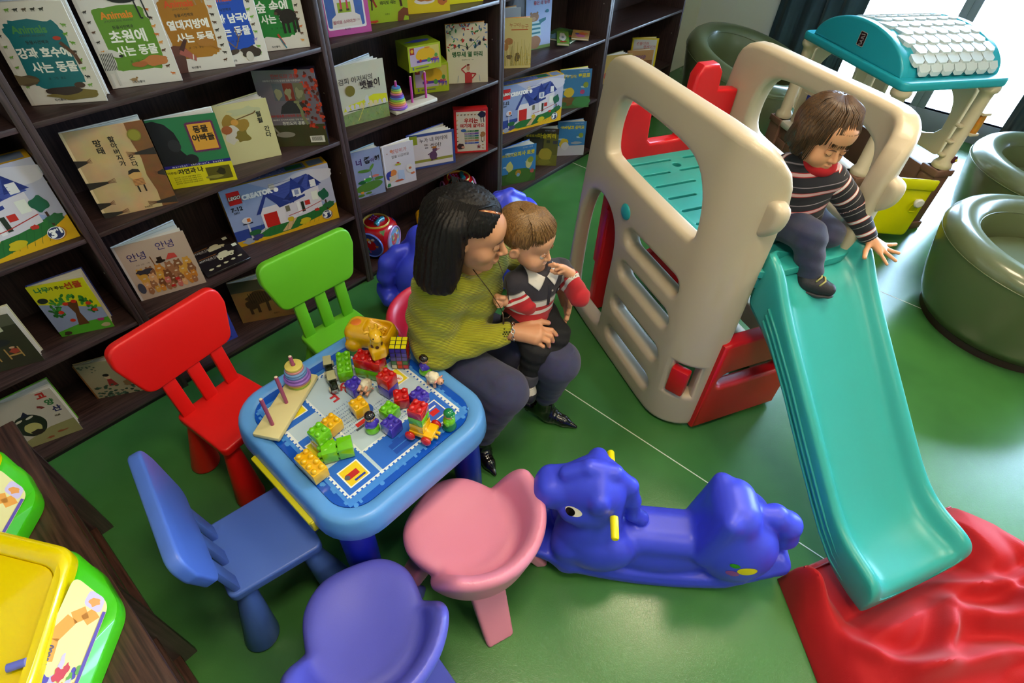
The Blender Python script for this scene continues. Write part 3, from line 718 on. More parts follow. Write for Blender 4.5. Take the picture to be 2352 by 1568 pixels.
# roof slab
solid('roof_slab', [rr(PW, PD, .04, 6, PW / 2, PD / 2)], .045, .012, TQ, ph, Matrix.Translation((0, 0, .895)))
# arched gables (solid half discs) and the tiled barrel between them
arc = [(.075 + (PD - .15) * (.5 - .5 * math.cos(PI * i / 28)), .17 * math.sin(PI * i / 28)) for i in range(29)]
GT = lambda x: frame((x, 0, .915), (0, 1, 0), (0, 0, 1))
for x, nm in ((.045, 'gable'), (PW - .045, 'gable')): solid(nm, [arc], .05, .012, TQ, ph, GT(x))
V = []; F = []
for j, x in enumerate((.05, PW - .05)):
    for (y, z) in arc: V.append((x, y, .915 + z * .955))
for i in range(28): F.append((i, i + 1, 29 + i + 1, 29 + i))
pydata('roof_barrel', V, F, TQ, ph, None, 180)
tl = MB()
for r in range(1, 13):
    th0 = PI * (r - .5) / 13; th1 = PI * (r + .62) / 13
    for c in range(7):
        x0 = .07 + (c + (r % 2) * .5) * .072; x1 = min(x0 + .066, PW - .07)
        if x1 - x0 < .02: continue
        def P(th, x, o): return (x, .43 - (PD - .15) / 2 * 1.0 * math.cos(th), .915 + .163 * math.sin(th) + o)
        side = th0 < PI / 2; ths = [th0, th0 + (th1 - th0) * .55, th1] 
        V0 = [P(ths[0], x0 + .014, .012), P(ths[0], x1 - .014, .012), P(ths[0] + .07, x1, .012), P(ths[2], x1, .004), P(ths[2], x0, .004), P(ths[0] + .07, x0, .012)]
        V1 = [(a, b, z - .02) for a, b, z in V0]
        tl.add(V0 + V1, [(0, 1, 2, 3, 4, 5)] + [(i, (i + 1) % 6 + 0, 6 + (i + 1) % 6, 6 + i) for i in range(6)])
tl.build('roof_tiles', M('#cfd8da', .5), ph, 30)  # near-white tiles: bleaching by strong sunlight is put into their colour
for (x, y) in ((.05, .05), (PW - .05, .05), (.05, PD - .05), (PW - .05, PD - .05)):
    MB().lathe([(.050, .40), (.054, .412), (.050, .43), (.036, .445), (.034, .80), (.036, .83), (.048, .84), (.052, .855), (.048, .875), (.036, .88)], 24).build('post', PBE, ph, 50).location = (x, y, 0)
for (a, b, c, d_) in ((0, 0, .11, .11), (PW - .11, 0, PW, .11), (0, PD - .11, .11, PD), (PW - .11, PD - .11, PW, PD)):
    MB().box((a, b, 0), (c, d_, .40), .008).box((a - .01, b - .01, 0), (c + .01, d_ + .01, .05), .006).box((a - .008, b - .008, .36), (c + .008, d_ + .008, .40), .006).build('corner_base', BRN, ph)
bw = MB().box((.02, .10, 0), (.07, PD - .10, .36), .006)
for r in range(5):
    for c in range(6): bw.box((.016, .115 + c * .108 + (r % 2) * .04, .02 + r * .068), (.03, .115 + c * .108 + .098 + (r % 2) * .04, .08 + r * .068), .004) if .115 + c * .108 + .098 + (r % 2) * .04 < PD - .1 else None
bw.build('brick_wall', BRN, ph)
MB().box((PW - .07, .10, 0), (PW - .02, PD - .10, .36), .006).build('brick_wall', BRN, ph); MB().box((.1, PD - .07, 0), (PW - .1, PD - .02, .36), .006).build('brick_wall', BRN, ph)
MB().box((.0, .09, .36), (.10, PD - .09, .40), .01).build('counter', M('#d8cfc0', .4), ph)
# window frames above the low walls
solid('window_frame', [rr(PD - .2, .40, .03, 4, PD / 2, .2), chaikin([(.17, .06), (.17, .27), (.28, .36), (.43, .375), (.58, .36), (.69, .27), (.69, .06)], 2)], .03, .008, PBE, ph, frame((PW - .05, 0, .44), (0, 1, 0), (0, 0, 1)))
solid('window_frame', [rr(PW - .2, .40, .03, 4, PW / 2, .2), chaikin([(.15, .06), (.15, .27), (.22, .36), (.31, .375), (.40, .36), (.47, .27), (.47, .06)], 2)], .03, .008, PBE, ph, frame((0, PD - .05, .44), (1, 0, 0), (0, 0, 1)))
MB().box((.055, .50, .40), (.085, PD - .12, .62), .008).box((.05, .52, .50), (.09, PD - .16, .60), .006).build('kitchen_panel', PBE, ph)
MB().box((.048, .62, .53), (.052, .70, .60), .001).box((.044, .645, .55), (.05, .675, .58), .001, 1).build('picture_sticker', [M('#2a3a9a', .4), M('#d03020', .4)], ph)
# lantern, hooks and bell button on the right post
px_, py_ = PW - .05, .05
lo_ = MB().box((px_ + .02, py_ - .045, .60), (px_ + .075, py_ + .0, .615), .004).build('lantern', PBE, ph)
MB().box((px_ + .02, py_ - .045, .715), (px_ + .075, py_ + .0, .73), .004).build('lantern_cap', PBE, lo_)
MB().lathe([(.020, .615), (.022, .66), (.020, .715)], 10).build('lantern_glow_panel', M('#e8962a', .4, var=.7, vscale=40), lo_).location = (px_ + .047, py_ - .022, 0)
for z in (.47, .55, .64): MB().box((px_ - .062, py_ - .02, z), (px_ - .028, py_ + .02, z + .018), .008).build('hook', PBE, ph)
kb = MB().lathe([(.024, 0), (.024, .01), (.016, .016)], 20).build('bell_button', M('#4a1028', .35), ph); kb.matrix_local = Matrix.Translation((px_ + .028, py_ - .025, .455)) @ Matrix.Rotation(rad(90), 4, 'X') @ Matrix.Rotation(rad(20), 4, 'Y')
MB().sphere((0, 0, .016), .009, 0, 12).build('bell_centre', M('#d8c020', .4), kb)
dr = solid('door', [rr(.34, .36, .03, 5, .17, .20)], .04, .012, M('#e4e000', .38, coat=.2), ph)
dr.matrix_local = Matrix.Translation((.11, -.012, .03)) @ Matrix.Rotation(rad(-18), 4, 'Z') @ Matrix.Rotation(rad(90), 4, 'X')
MB().box((.0, .33, .018), (.34, .395, .034), .01).build('door_top_rail', M('#e4e000', .38, coat=.2), dr)
MB().lathe([(.010, 0), (.012, .02), (.026, .025), (.027, .036), (.02, .042)], 24).build('door_knob', M('#e4e0d8', .35), dr).location = (.285, .26, .018)
MB().box((.27, .19, .018), (.31, .235, .024), .008).build('latch_plate', M('#dcd600', .38), dr)
lg = Art(frame((.018, PD * .5 - .0, .915), (0, -1, 0), (0, 0, 1)))
lg.poly(rr(.055, .07, .006, 3, .02, .085), '#c8c0c0').poly(rr(.049, .064, .005, 3, .02, .085), '#2a0c18')
for k in range(3): lg.line([(.004 + k*.006, .105 - k*.018), (.03, .11 - k*.018), (.032, .10 - k*.018), (.01, .092 - k*.018)], .0025, '#e8e0e0')
lg.build('maker_emblem', ph)

# ================================================================ red floor cushion under the slide mouth
def cushion():
    P00 = np.array([.925, -2.30]); P10 = np.array([1.60, -2.66]); P01 = np.array([.25, -2.95]); P11 = np.array([1.75, -3.6]); n = 130
    u, v = np.meshgrid(np.linspace(0, 1, n), np.linspace(0, 1, n), indexing='ij'); rs = np.random.RandomState(5)
    X = ((1-u)*(1-v))[..., None]*P00 + (u*(1-v))[..., None]*P10 + ((1-u)*v)[..., None]*P01 + (u*v)[..., None]*P11
    edge = np.minimum(np.minimum(u, 1-u) * .75, np.minimum(v, 1-v) * 1.0)
    h = .15 * (1 - np.exp(-(edge / .05) ** 1.0)); x, y = X[..., 0], X[..., 1]
    for (ax, ay, dx, dy, w_, a_, L) in [(.80, -2.5, .5, -.85, .030, .055, .7), (1.10, -2.72, .75, -.62, .034, .06, .9), (1.0, -2.9, .9, -.4, .030, .045, .7), (1.3, -2.8, .35, -.93, .035, .055, .8), (1.52, -2.8, .1, -1, .03, .04, .8), (.6, -2.72, .8, -.6, .03, .04, .6), (.75, -2.62, .95, -.3, .028, .05, .5), (1.2, -2.62, .6, -.8, .02, .03, .6), (.9, -2.45, .9, -.42, .022, .04, .35)]:
        L0 = math.hypot(dx, dy); dx /= L0; dy /= L0; s = (x-ax)*dx + (y-ay)*dy; t = -(x-ax)*dy + (y-ay)*dx + .05*np.sin(s*9); k = np.clip(s/.08, 0, 1)*np.clip((L-s)/.2, 0, 1)
        h += a_ * k * np.exp(-(t/w_)**2) * np.clip(edge/.05, 0, 1) - .4*a_*k*np.exp(-((t-w_*2)/(w_*1.2))**2) * np.clip(edge/.05, 0, 1)
    for i in range(40):
        fx, fy = rs.normal(0, 16, 2); h += .0016 * np.sin(fx*x + fy*y + rs.rand()*6) * np.clip(edge/.05, 0, 1)
    # peak at the near corner where the cloth folds up
    h += .13 * np.exp(-(((x-.93)/.07)**2 + ((y+2.37)/.07)**2)) * np.clip(edge/.01, 0, 1)
    # hollow where the slide rests
    s = (x-B0.x)*D.x + (y-B0.y)*D.y; w_ = (x-B0.x)*E_.x + (y-B0.y)*E_.y
    ins = np.clip((1.80-s)/.07, 0, 1)*np.clip((w_-.07)/.07, 0, 1)*np.clip((.71-w_)/.07, 0, 1)
    h = np.where(ins > 0, h*(1-ins) + np.minimum(h, .055)*ins, h); h = np.maximum(h, .004)
    V = np.concatenate([np.stack([x, y, h], -1).reshape(-1, 3), np.stack([x, y, 0*h+.002], -1).reshape(-1, 3)]); idx = np.arange(n*n).reshape(n, n); m = n*n; F = []
    for i in range(n-1):
        for j in range(n-1): F.append((idx[i, j], idx[i+1, j], idx[i+1, j+1], idx[i, j+1])); F.append((m+idx[i, j], m+idx[i, j+1], m+idx[i+1, j+1], m+idx[i+1, j]))
    for i in range(n-1):
        F += [(idx[i, 0], m+idx[i, 0], m+idx[i+1, 0], idx[i+1, 0]), (idx[i, -1], idx[i+1, -1], m+idx[i+1, -1], m+idx[i, -1]), (idx[0, i], idx[0, i+1], m+idx[0, i+1], m+idx[0, i]), (idx[-1, i], m+idx[-1, i], m+idx[-1, i+1], idx[-1, i+1])]
    o = pydata('floor_cushion', V, F, M('#a8040e', .72, bump=.2, bscale=500, sheen=.1, spec=.3), None, None, 60)
    tag(o, 'large crumpled red fabric floor cushion under the slide mouth', 'cushion')
    seam = [(x[i, 4], y[i, 4], h[i, 4] + .004) for i in range(4, n-4, 3)]
    MB().tube(seam, .0035, 6).build('seam_piping', M('#90060e', .5), o, 180)
cushion()
# ================================================================ books and boxes in the bookcase
Z3, Z2, Z1, Z0 = 1.1673, .7892, .4121, .0444
PAPER = M('#d9d4c8', .7)
def book(label, z, a, yaw, w, h, cover, art, op=20, back=None, tilt=2, group='picture books standing in the bookcase', spine=None, thick=.011, fan=3):
    t = empty('picture_book', (a[0], a[1], z + .0006), rad(yaw), label, 'book', group, rx=rad(-tilt))
    cm = M(cover, .32, coat=.3); bm_ = M(back or cover, .35, coat=.2)
    MB().box((0, 0, 0), (w, .0026, h), .0008, seg=1).build('front_cover', cm, t)
    if spine: MB().box((-.001, -.0004, .001), (.012, 0, h - .001)).build('spine_strip', M(spine, .4), t)
    pg = MB().box((.003, .0026, .004), (w - .004, .0026 + thick * .5, h - .004))
    for k in range(fan):
        R = Matrix.Rotation(rad(op * (k + 1) / (fan + 1)), 4, 'Z'); y0 = .003 + thick * .5
        pg.add([R @ Vector((.004, y0, .005)), R @ Vector((w - .006, y0, .005)), R @ Vector((w - .006, y0, h - .006)), R @ Vector((.004, y0, h - .006)), R @ Vector((.004, y0 + .0012, .005)), R @ Vector((w - .006, y0 + .0012, .005)), R @ Vector((w - .006, y0 + .0012, h - .006)), R @ Vector((.004, y0 + .0012, h - .006))], [(0, 1, 2, 3), (7, 6, 5, 4), (3, 2, 6, 7), (1, 5, 6, 2), (0, 4, 5, 1), (0, 3, 7, 4)])
    R = Matrix.Translation((0, thick * .5, 0)) @ Matrix.Rotation(rad(op), 4, 'Z')
    pg.box((.004, .0, .004), (w - .004, thick * .5, h - .004), T=R)
    pg.build('pages', PAPER, t)
    MB().box((0, thick * .5, 0), (w, thick * .5 + .0026, h), .0008, seg=1, T=R).build('back_cover', bm_, t)
    A = Art(frame((0, -.0001, 0), (1, 0, 0), (0, 0, 1))); A.T = Matrix(((1, 0, 0, 0), (0, 0, -1, -.0001), (0, 1, 0, 0), (0, 0, 0, 1)))
    art(A, w, h); A.build('cover_picture', t); return t
def beast(A, x, y, s, m, flip=1):
    A.ell(x, y, s, s * .5, m, 12).ell(x + flip * s * 1.0, y + s * .45, s * .38, s * .32, m, 10)
    for k in (-.7, -.35, .35, .7): A.rect(x + k * s - s * .09, y - s * 1.05, x + k * s + s * .09, y, m)
    A.line([(x - flip * s * .9, y + s * .2), (x - flip * s * 1.4, y + s * .1)], s * .12, m)
def small(A, w, h, seed, cols, x0=.86, n=9):
    r = random.Random(seed)
    for i in range(n): beast(A, w * (x0 + .05 * r.random()), h * (.10 + .085 * i), w * .028, r.choice(cols), r.choice((-1, 1)))
    for i in range(7): beast(A, w * (.12 + .1 * i), h * .93, w * .026, r.choice(cols), 1)
    for i in range(7): beast(A, w * .085, h * (.2 + .1 * i), w * .022, r.choice(cols), 1)
def animals(field, t1, sub, ac, cols, seed, big):
    def f(A, w, h):
        r = random.Random(seed); P = []
        for i in range(40):
            a = 2 * PI * i / 40; k = 1 + .05 * r.uniform(-1, 1); c, s = math.cos(a), math.sin(a)
            P.append((w * .50 + w * .345 * k * math.copysign(abs(c) ** .35, c), h * .50 + h * .335 * k * math.copysign(abs(s) ** .35, s)))
        A.rect(.001, .001, w - .001, h - .001, '#dcd6ce').rect(.001, .001, .010, h - .001, '#cfc8c0').poly(P, field)
        A.text('Animals', w * .46, h * .745, w * .13, ac, .0008).text(sub, w * .46, h * .69, w * .035, '#3a4038')
        A.text('동물사전백과', w * .48, h * .625, w * .05, '#20241c', .0002)
        A.text(t1, w * .50, h * .52, w * (.19 if len(t1) < 5 else .14), '#f2f0ea', .0012, .95).text('사는 동물', w * .54, h * .375, w * .15, '#f2f0ea', .0009, .95)
        A.text('글 · 그림 · 옮김', w * .5, h * .27, w * .035, '#20241c').text('직선통아', w * .40, h * .045, w * .04, '#20242c', .0002)
        small(A, w, h, seed, cols); big(A, w, h)
    return f
def b_otter(A, w, h):
    A.blob(w*.62, h*.10, w*.34, h*.055, '#7a6a30', 3).blob(w*.55, h*.14, w*.24, h*.05, '#3a2a22', 4).ell(w*.74, h*.19, w*.07, h*.03, '#4a3226').blob(w*.14, h*.26, w*.13, h*.05, '#5a4a34', 5).poly([(w*.0, h*.22), (w*.27, h*.25), (w*.26, h*.27), (w*.0, h*.33)], '#6a5a3c').line([(w*.75, h*.62), (w*.86, h*.50), (w*.88, h*.40)], w*.05, '#5a3a26').ell(w*.74, h*.66, w*.05, h*.02, '#b0341c')
def b_zebra(A, w, h):
    A.blob(w*.10, h*.28, w*.10, h*.12, '#d0ccc4', 2, .1).ell(w*.22, h*.37, w*.10, h*.035, '#d0ccc4', 14, -.5).rect(w*.03, h*.03, w*.06, h*.22, '#c8c4bc').rect(w*.12, h*.03, w*.15, h*.22, '#c8c4bc')
    for k in range(8): A.line([(w*(.02+.022*k), h*.20), (w*(.04+.022*k), h*.38)], w*.010, '#20201e')
    A.ell(w*.30, h*.34, w*.03, h*.014, '#20201e').blob(w*.72, h*.26, w*.20, h*.055, '#b8703a', 3).blob(w*.52, h*.235, w*.11, h*.035, '#a85f30', 4).ell(w*.62, h*.94, w*.24, h*.085, '#1c1a1c').line([(w*.74, h*.9), (w*.76, h*.70), (w*.79, h*.70)], w*.02, '#26242a').line([(w*.84, h*.9), (w*.86, h*.70), (w*.89, h*.70)], w*.02, '#26242a'); beast(A, w*.34, h*.08, w*.045, '#9a7a50')
def b_hippo(A, w, h):
    A.poly([(0, h*.0), (w*.26, h*.0), (w*.30, h*.18), (w*.12, h*.32), (0, h*.30)], '#5a3830').blob(w*.22, h*.25, w*.16, h*.07, '#6a4034', 7).poly([(w*.22, h*.22), (w*.44, h*.12), (w*.46, h*.17), (w*.30, h*.30)], '#a85a50').poly([(w*.24, h*.27), (w*.36, h*.38), (w*.40, h*.36), (w*.30, h*.24)], '#4a2a24').line([(w*.40, h*.14), (w*.42, h*.2)], w*.015, '#e8e0d0').blob(w*.66, h*.32, w*.13, h*.05, '#a8702c', 8).line([(w*.62, h*.34), (w*.86, h*.22)], w*.02, '#a8702c').ell(w*.70, h*.93, w*.10, h*.05, '#a08060').line([(w*.66, h*.9), (w*.70, h*.72)], w*.02, '#a08060').line([(w*.76, h*.9), (w*.80, h*.74)], w*.02, '#a08060')
def b_deer(A, w, h):
    A.blob(w*.74, h*.13, w*.17, h*.07, '#3a2c26', 9).ell(w*.70, h*.08, w*.06, h*.06, '#c8c0b4').ell(w*.46, h*.15, w*.10, h*.03, '#4a3a30', 14, .2)
    for k in (-1, 1): A.line([(w*.52, h*.19), (w*(.50 + .10*k), h*.30), (w*(.46 + .12*k), h*.42)], w*.016, '#7a5a40').line([(w*(.50 + .10*k), h*.30), (w*(.56 + .12*k), h*.38)], w*.012, '#7a5a40')
def b_bear(A, w, h):
    A.blob(w*.72, h*.40, w*.15, h*.085, '#241a16', 5, .1).ell(w*.58, h*.46, w*.065, h*.04, '#2a1e18').ell(w*.53, h*.445, w*.03, h*.018, '#5a4434')
    for k in (.62, .70, .80, .86): A.rect(w*(k-.022), h*.20, w*(k+.022), h*.38, '#1e1612')
    A.line([(w*.48, h*.20), (w*.56, h*.06)], w*.035, '#b03a20').line([(w*.50, h*.15), (w*.58, h*.02)], w*.02, '#2a7a90').blob(w*.12, h*.12, w*.13, h*.05, '#7a8078', 4)
ic1 = ['#6aa030', '#3a3a34', '#5a4a3a', '#70a040']; ic2 = ['#c86a28', '#5a3a24', '#d08a3a', '#38302a']
book('teal river and lake animal picture book, leftmost on the top shelf', Z3, (.040, .131), -33, .207, .272, '#d8d2ca', animals('#146c74', '강과 호수에', 'of RIVERS and LAKES', '#4a8a48', ic1, 1, b_otter), 14, '#d6d8da')
book('green savanna animal picture book with zebra on the top shelf', Z3, (.262, .103), -22.3, .207, .272, '#d8d2ca', animals('#5f8c28', '초원에', 'of PLAINS AND PRAIRIES', '#e08020', ic2, 2, b_zebra), 14, '#c8ccd4')
book('ochre tropical animal picture book with hippo on the top shelf', Z3, (.452, .102), -21.7, .207, .272, '#d8d2ca', animals('#a8701c', '열대지방에', 'of HOT PLACES', '#d04818', ic2, 3, b_hippo), 12)
book('blue polar animal picture book with reindeer on the top shelf', Z3, (.570, .072), -19, .207, .272, '#d8d2ca', animals('#1c4ab0', '북극과 남극에', 'of POLAR REGIONS', '#b04838', ic1 + ['#9a8ac0'], 4, b_deer), 12)
book('green forest animal picture book with bear on the top shelf', Z3, (.765, .108), -22, .207, .272, '#d8d2ca', animals('#1c7a2c', '숲 속에', 'of FORESTS', '#c8a020', ic2, 5, b_bear), 12)
def a_tan(A, w, h):
    A.rect(0, 0, w, h, M('#d8b884', .35, var=.5, vscale=14)).rect(0, 0, .008, h, '#dcc498')
    A.poly([(w, 0), (w, h), (w*.77, h), (w*.76, h*.8), (w*.79, h*.6), (w*.76, h*.4), (w*.80, h*.2), (w*.78, 0)], M('#8a5a30', .35, var=.5, vscale=30))
    for (x, y, f, s) in [(0, .66, 1, .20), (0, .40, 1, .36), (0, .155, 1, .22), (0, .03, 1, .34), (1, .66, -1, .36), (1, .40, -1, .13), (1, .06, -1, .38)]:
        A.poly([(w*x, h*(y-.05)), (w*(x+f*s*.75), h*(y-.012)), (w*(x+f*s*.75), h*(y+.012)), (w*x, h*(y+.035))], '#2c241e')
        for k in range(4): A.line([(w*(x+f*s*.72), h*(y-.008+.006*k)), (w*(x+f*s), h*(y-.015+.016*k))], w*.008, '#6a4028')
    A.vtext('망태', w*.36, h*.83, w*.105, '#1c1410', .0007, 1.0).vtext('할아버지가', w*.54, h*.85, w*.085, '#1c1410', .0005, 1.02).vtext('온다', w*.68, h*.62, w*.085, '#1c1410', .0004, 1.1)
    A.ell(w*.83, h*.86, w*.085, w*.085, '#7a7420', 26).ell(w*.83, h*.86, w*.07, w*.07, '#8a8428', 26)
    A.ell(w*.62, h*.43, w*.085, h*.055, '#c89a5a').poly([(w*.54, h*.44), (w*.56, h*.485), (w*.62, h*.50), (w*.69, h*.485), (w*.70, h*.45), (w*.62, h*.46)], '#241c18').rect(w*.56, h*.30, w*.70, h*.385, '#c88a50')
    for k in range(5): A.rect(w*.56, h*(.305+.016*k), w*.70, h*(.310+.016*k), '#503020')
    A.rect(w*.58, h*.22, w*.60, h*.30, '#241c18').rect(w*.66, h*.22, w*.68, h*.30, '#241c18').text('한림출판', w*.6, h*.03, w*.03, '#3a2c20')
book('tan picture book of an old man with black hands on the middle shelf', Z2, (.053, .081), -18.6, .235, .295, '#d8b884', a_tan, 15, '#cfc6ba', 5)
def a_gor(A, w, h):
    A.rect(0, 0, w, h, '#2a7a4c').rect(0, 0, w, h*.30, '#d6cc10').rect(0, h*.30, w, h*.345, '#241a80')
    A.poly([(0, h*.345), (0, h*.97), (w*.10, h*.98), (w*.24, h*.92), (w*.33, h*.80), (w*.36, h*.66), (w*.33, h*.55), (w*.42, h*.42), (w*.45, h*.345)], '#16161a').ell(w*.27, h*.62, w*.09, h*.09, '#2c2c32').ell(w*.44, h*.40, w*.10, h*.075, '#1c1c20')
    n = 34; P = []
    for i in range(n * 4):
        t = i / (n * 4); q = t * 4; k = int(q); u = q - k; o = .022 if i % 2 else 0; X0, X1, Y0, Y1 = w*.53, w*.91, h*.50, h*.90
        P.append([(X0 + (X1-X0)*u, Y0 - o*w*1.2), (X1 + o*w*1.2, Y0 + (Y1-Y0)*u), (X1 - (X1-X0)*u, Y1 + o*w*1.2), (X0 - o*w*1.2, Y1 - (Y1-Y0)*u)][k])
    A.poly(P, '#6a1a5a').rect(w*.545, h*.515, w*.895, h*.885, '#dca038').text('동물', w*.72, h*.80, w*.12, '#1a1410', .0009).text('아빠들', w*.72, h*.68, w*.12, '#1a1410', .0009)
    A.text("marubol  children's  books", w*.5, h*.322, w*.045, '#e8e8f0', .0001, 1, sp=1.5).text('자연과 나', w*.36, h*.235, w*.095, '#1a1a10', .0006).text('마루벌의', w*.1, h*.235, w*.05, '#1a1a10').rect(w*.58, h*.05, w*.95, h*.25, '#5a5410').blob(w*.80, h*.17, w*.07, h*.055, '#2c280c', 3).blob(w*.70, h*.10, w*.14, h*.03, '#8a8430', 4)
    for k in range(4): A.text('글쓴이와 그린이의 동물 아빠들 이야기', w*.28, h*(.16-.03*k), w*.026, '#3a3610')
book('green picture book with a black gorilla and yellow band', Z2, (.306, .106), -25.9, .226, .255, '#2a7a4c', a_gor, 16, '#d8dcd8', 3)
def a_bei(A, w, h):
    A.rect(0, 0, w, h, '#c9c08c').blob(w*.28, h*.62, w*.22, h*.2, '#9a7a30', 2, .35).blob(w*.2, h*.5, w*.14, h*.14, '#c8c0b0', 5, .3).blob(w*.36, h*.45, w*.15, h*.12, '#7a6a28', 7, .4).blob(w*.55, h*.85, w*.32, h*.07, '#b8b890', 9, .4).ell(w*.12, h*.6, w*.1, h*.07, '#a05a30').ell(w*.3, h*.7, w*.07, h*.05, '#c89040').line([(w*.35, h*.74), (w*.7, h*.80), (w*.74, h*.83)], w*.02, '#6a4a20')
    A.vtext('훨훨', w*.78, h*.76, w*.115, '#20201a', .0005, 1.05).vtext('간다', w*.86, h*.50, w*.115, '#20201a', .0005, 1.05)
book('pale beige folk tale picture book to the right of the gorilla one', Z2, (.553, .123), -17.1, .196, .232, '#c9c08c', a_bei, 20, '#c9c08c', 1)
def a_dino(A, w, h):
    A.rect(0, 0, w, h, M('#7a7480', .3, var=.4, vscale=10, coat=.4)).rect(0, 0, w, h*.30, M('#4a4a24', .4, var=.6, vscale=20)).poly([(w*.35, h*.55), (w*.55, h*.66), (w*.75, h*.56), (w*.8, h*.45), (w*.3, h*.45)], '#2c2c30')
    r = random.Random(5)
    for i in range(70): A.blob(w*(1 - .30*r.random()**1.3), h*(.25 + .75*r.random()), w*.03, w*.03, r.choice(['#a02a14', '#c03a18', '#7a2010', '#4a1c10']), i, .5, 8)
    for k, c in enumerate(('#58606a', '#7a2c1c', '#6a6a50')): x = w*(.27 + .17*k); A.rect(x, h*.62, x + w*.16, h*.84, c).blob(x + w*.07, h*.71, w*.055, h*.07, '#8a8a6a', k, .4)
    A.text('한반도의 공룡', w*.5, h*.92, w*.075, '#a83830', .0003).text('EBS에서 인기리에 방영된 공룡 다큐멘터리', w*.45, h*.87, w*.035, '#d8d0c8').text('2009 방송통신위원회 방송대상', w*.42, h*.42, w*.05, '#b02c24', .0002).text('EBS에서 인기리에 방영된 공룡 다큐멘터리', w*.45, h*.37, w*.035, '#e0dcd4').text('한반도의 공룡', w*.48, h*.32, w*.065, '#d8d8d0', .0003)
    A.line([(w*.62, h*.58), (w*.66, h*.5), (w*.66, h*.4), (w*.72, h*.3)], w*.05, '#7a7e58').ell(w*.61, h*.60, w*.05, h*.02, '#7a7e58').ell(w*.30, h*.17, w*.16, h*.04, '#8a8478').line([(w*.2, h*.18), (w*.12, h*.28)], w*.03, '#8a8478').rect(w*.70, h*.05, w*.95, h*.14, '#d8d4cc')
    for k in range(14): A.rect(w*(.73+.013*k), h*.07, w*(.737+.013*k), h*.13, '#20201c')
def flat_box(name, label, cat, z, a, yaw, w, h, d, cols, art, tilt=0, group=None, top=None):
    t = empty(name, (a[0], a[1], z + .0006), rad(yaw), label, cat, group, rx=rad(-tilt))
    MB().box((0, 0, 0), (w, d, h), .0012, seg=1).build('carton', M(cols, .3, coat=.3), t)
    A = Art(None); A.T = Matrix(((1, 0, 0, 0), (0, 0, -1, -.0001), (0, 1, 0, 0), (0, 0, 0, 1))); art(A, w, h); A.build('front_picture', t)
    if top: A = Art(Matrix(((1, 0, 0, 0), (0, 1, 0, 0), (0, 0, 1, h + .0001), (0, 0, 0, 1)))); top(A, w, d); A.build('top_picture', t)
    return t
flat_box('boxed_book_set', 'shrink-wrapped dinosaur book set with autumn leaves on its front', 'book set', Z2, (.749, .153), -39.4, .236, .305, .045, '#1c1c30', a_dino, 2, 'picture books standing in the bookcase', lambda A, w, d: A.rect(0, 0, w, d, '#201c34'))
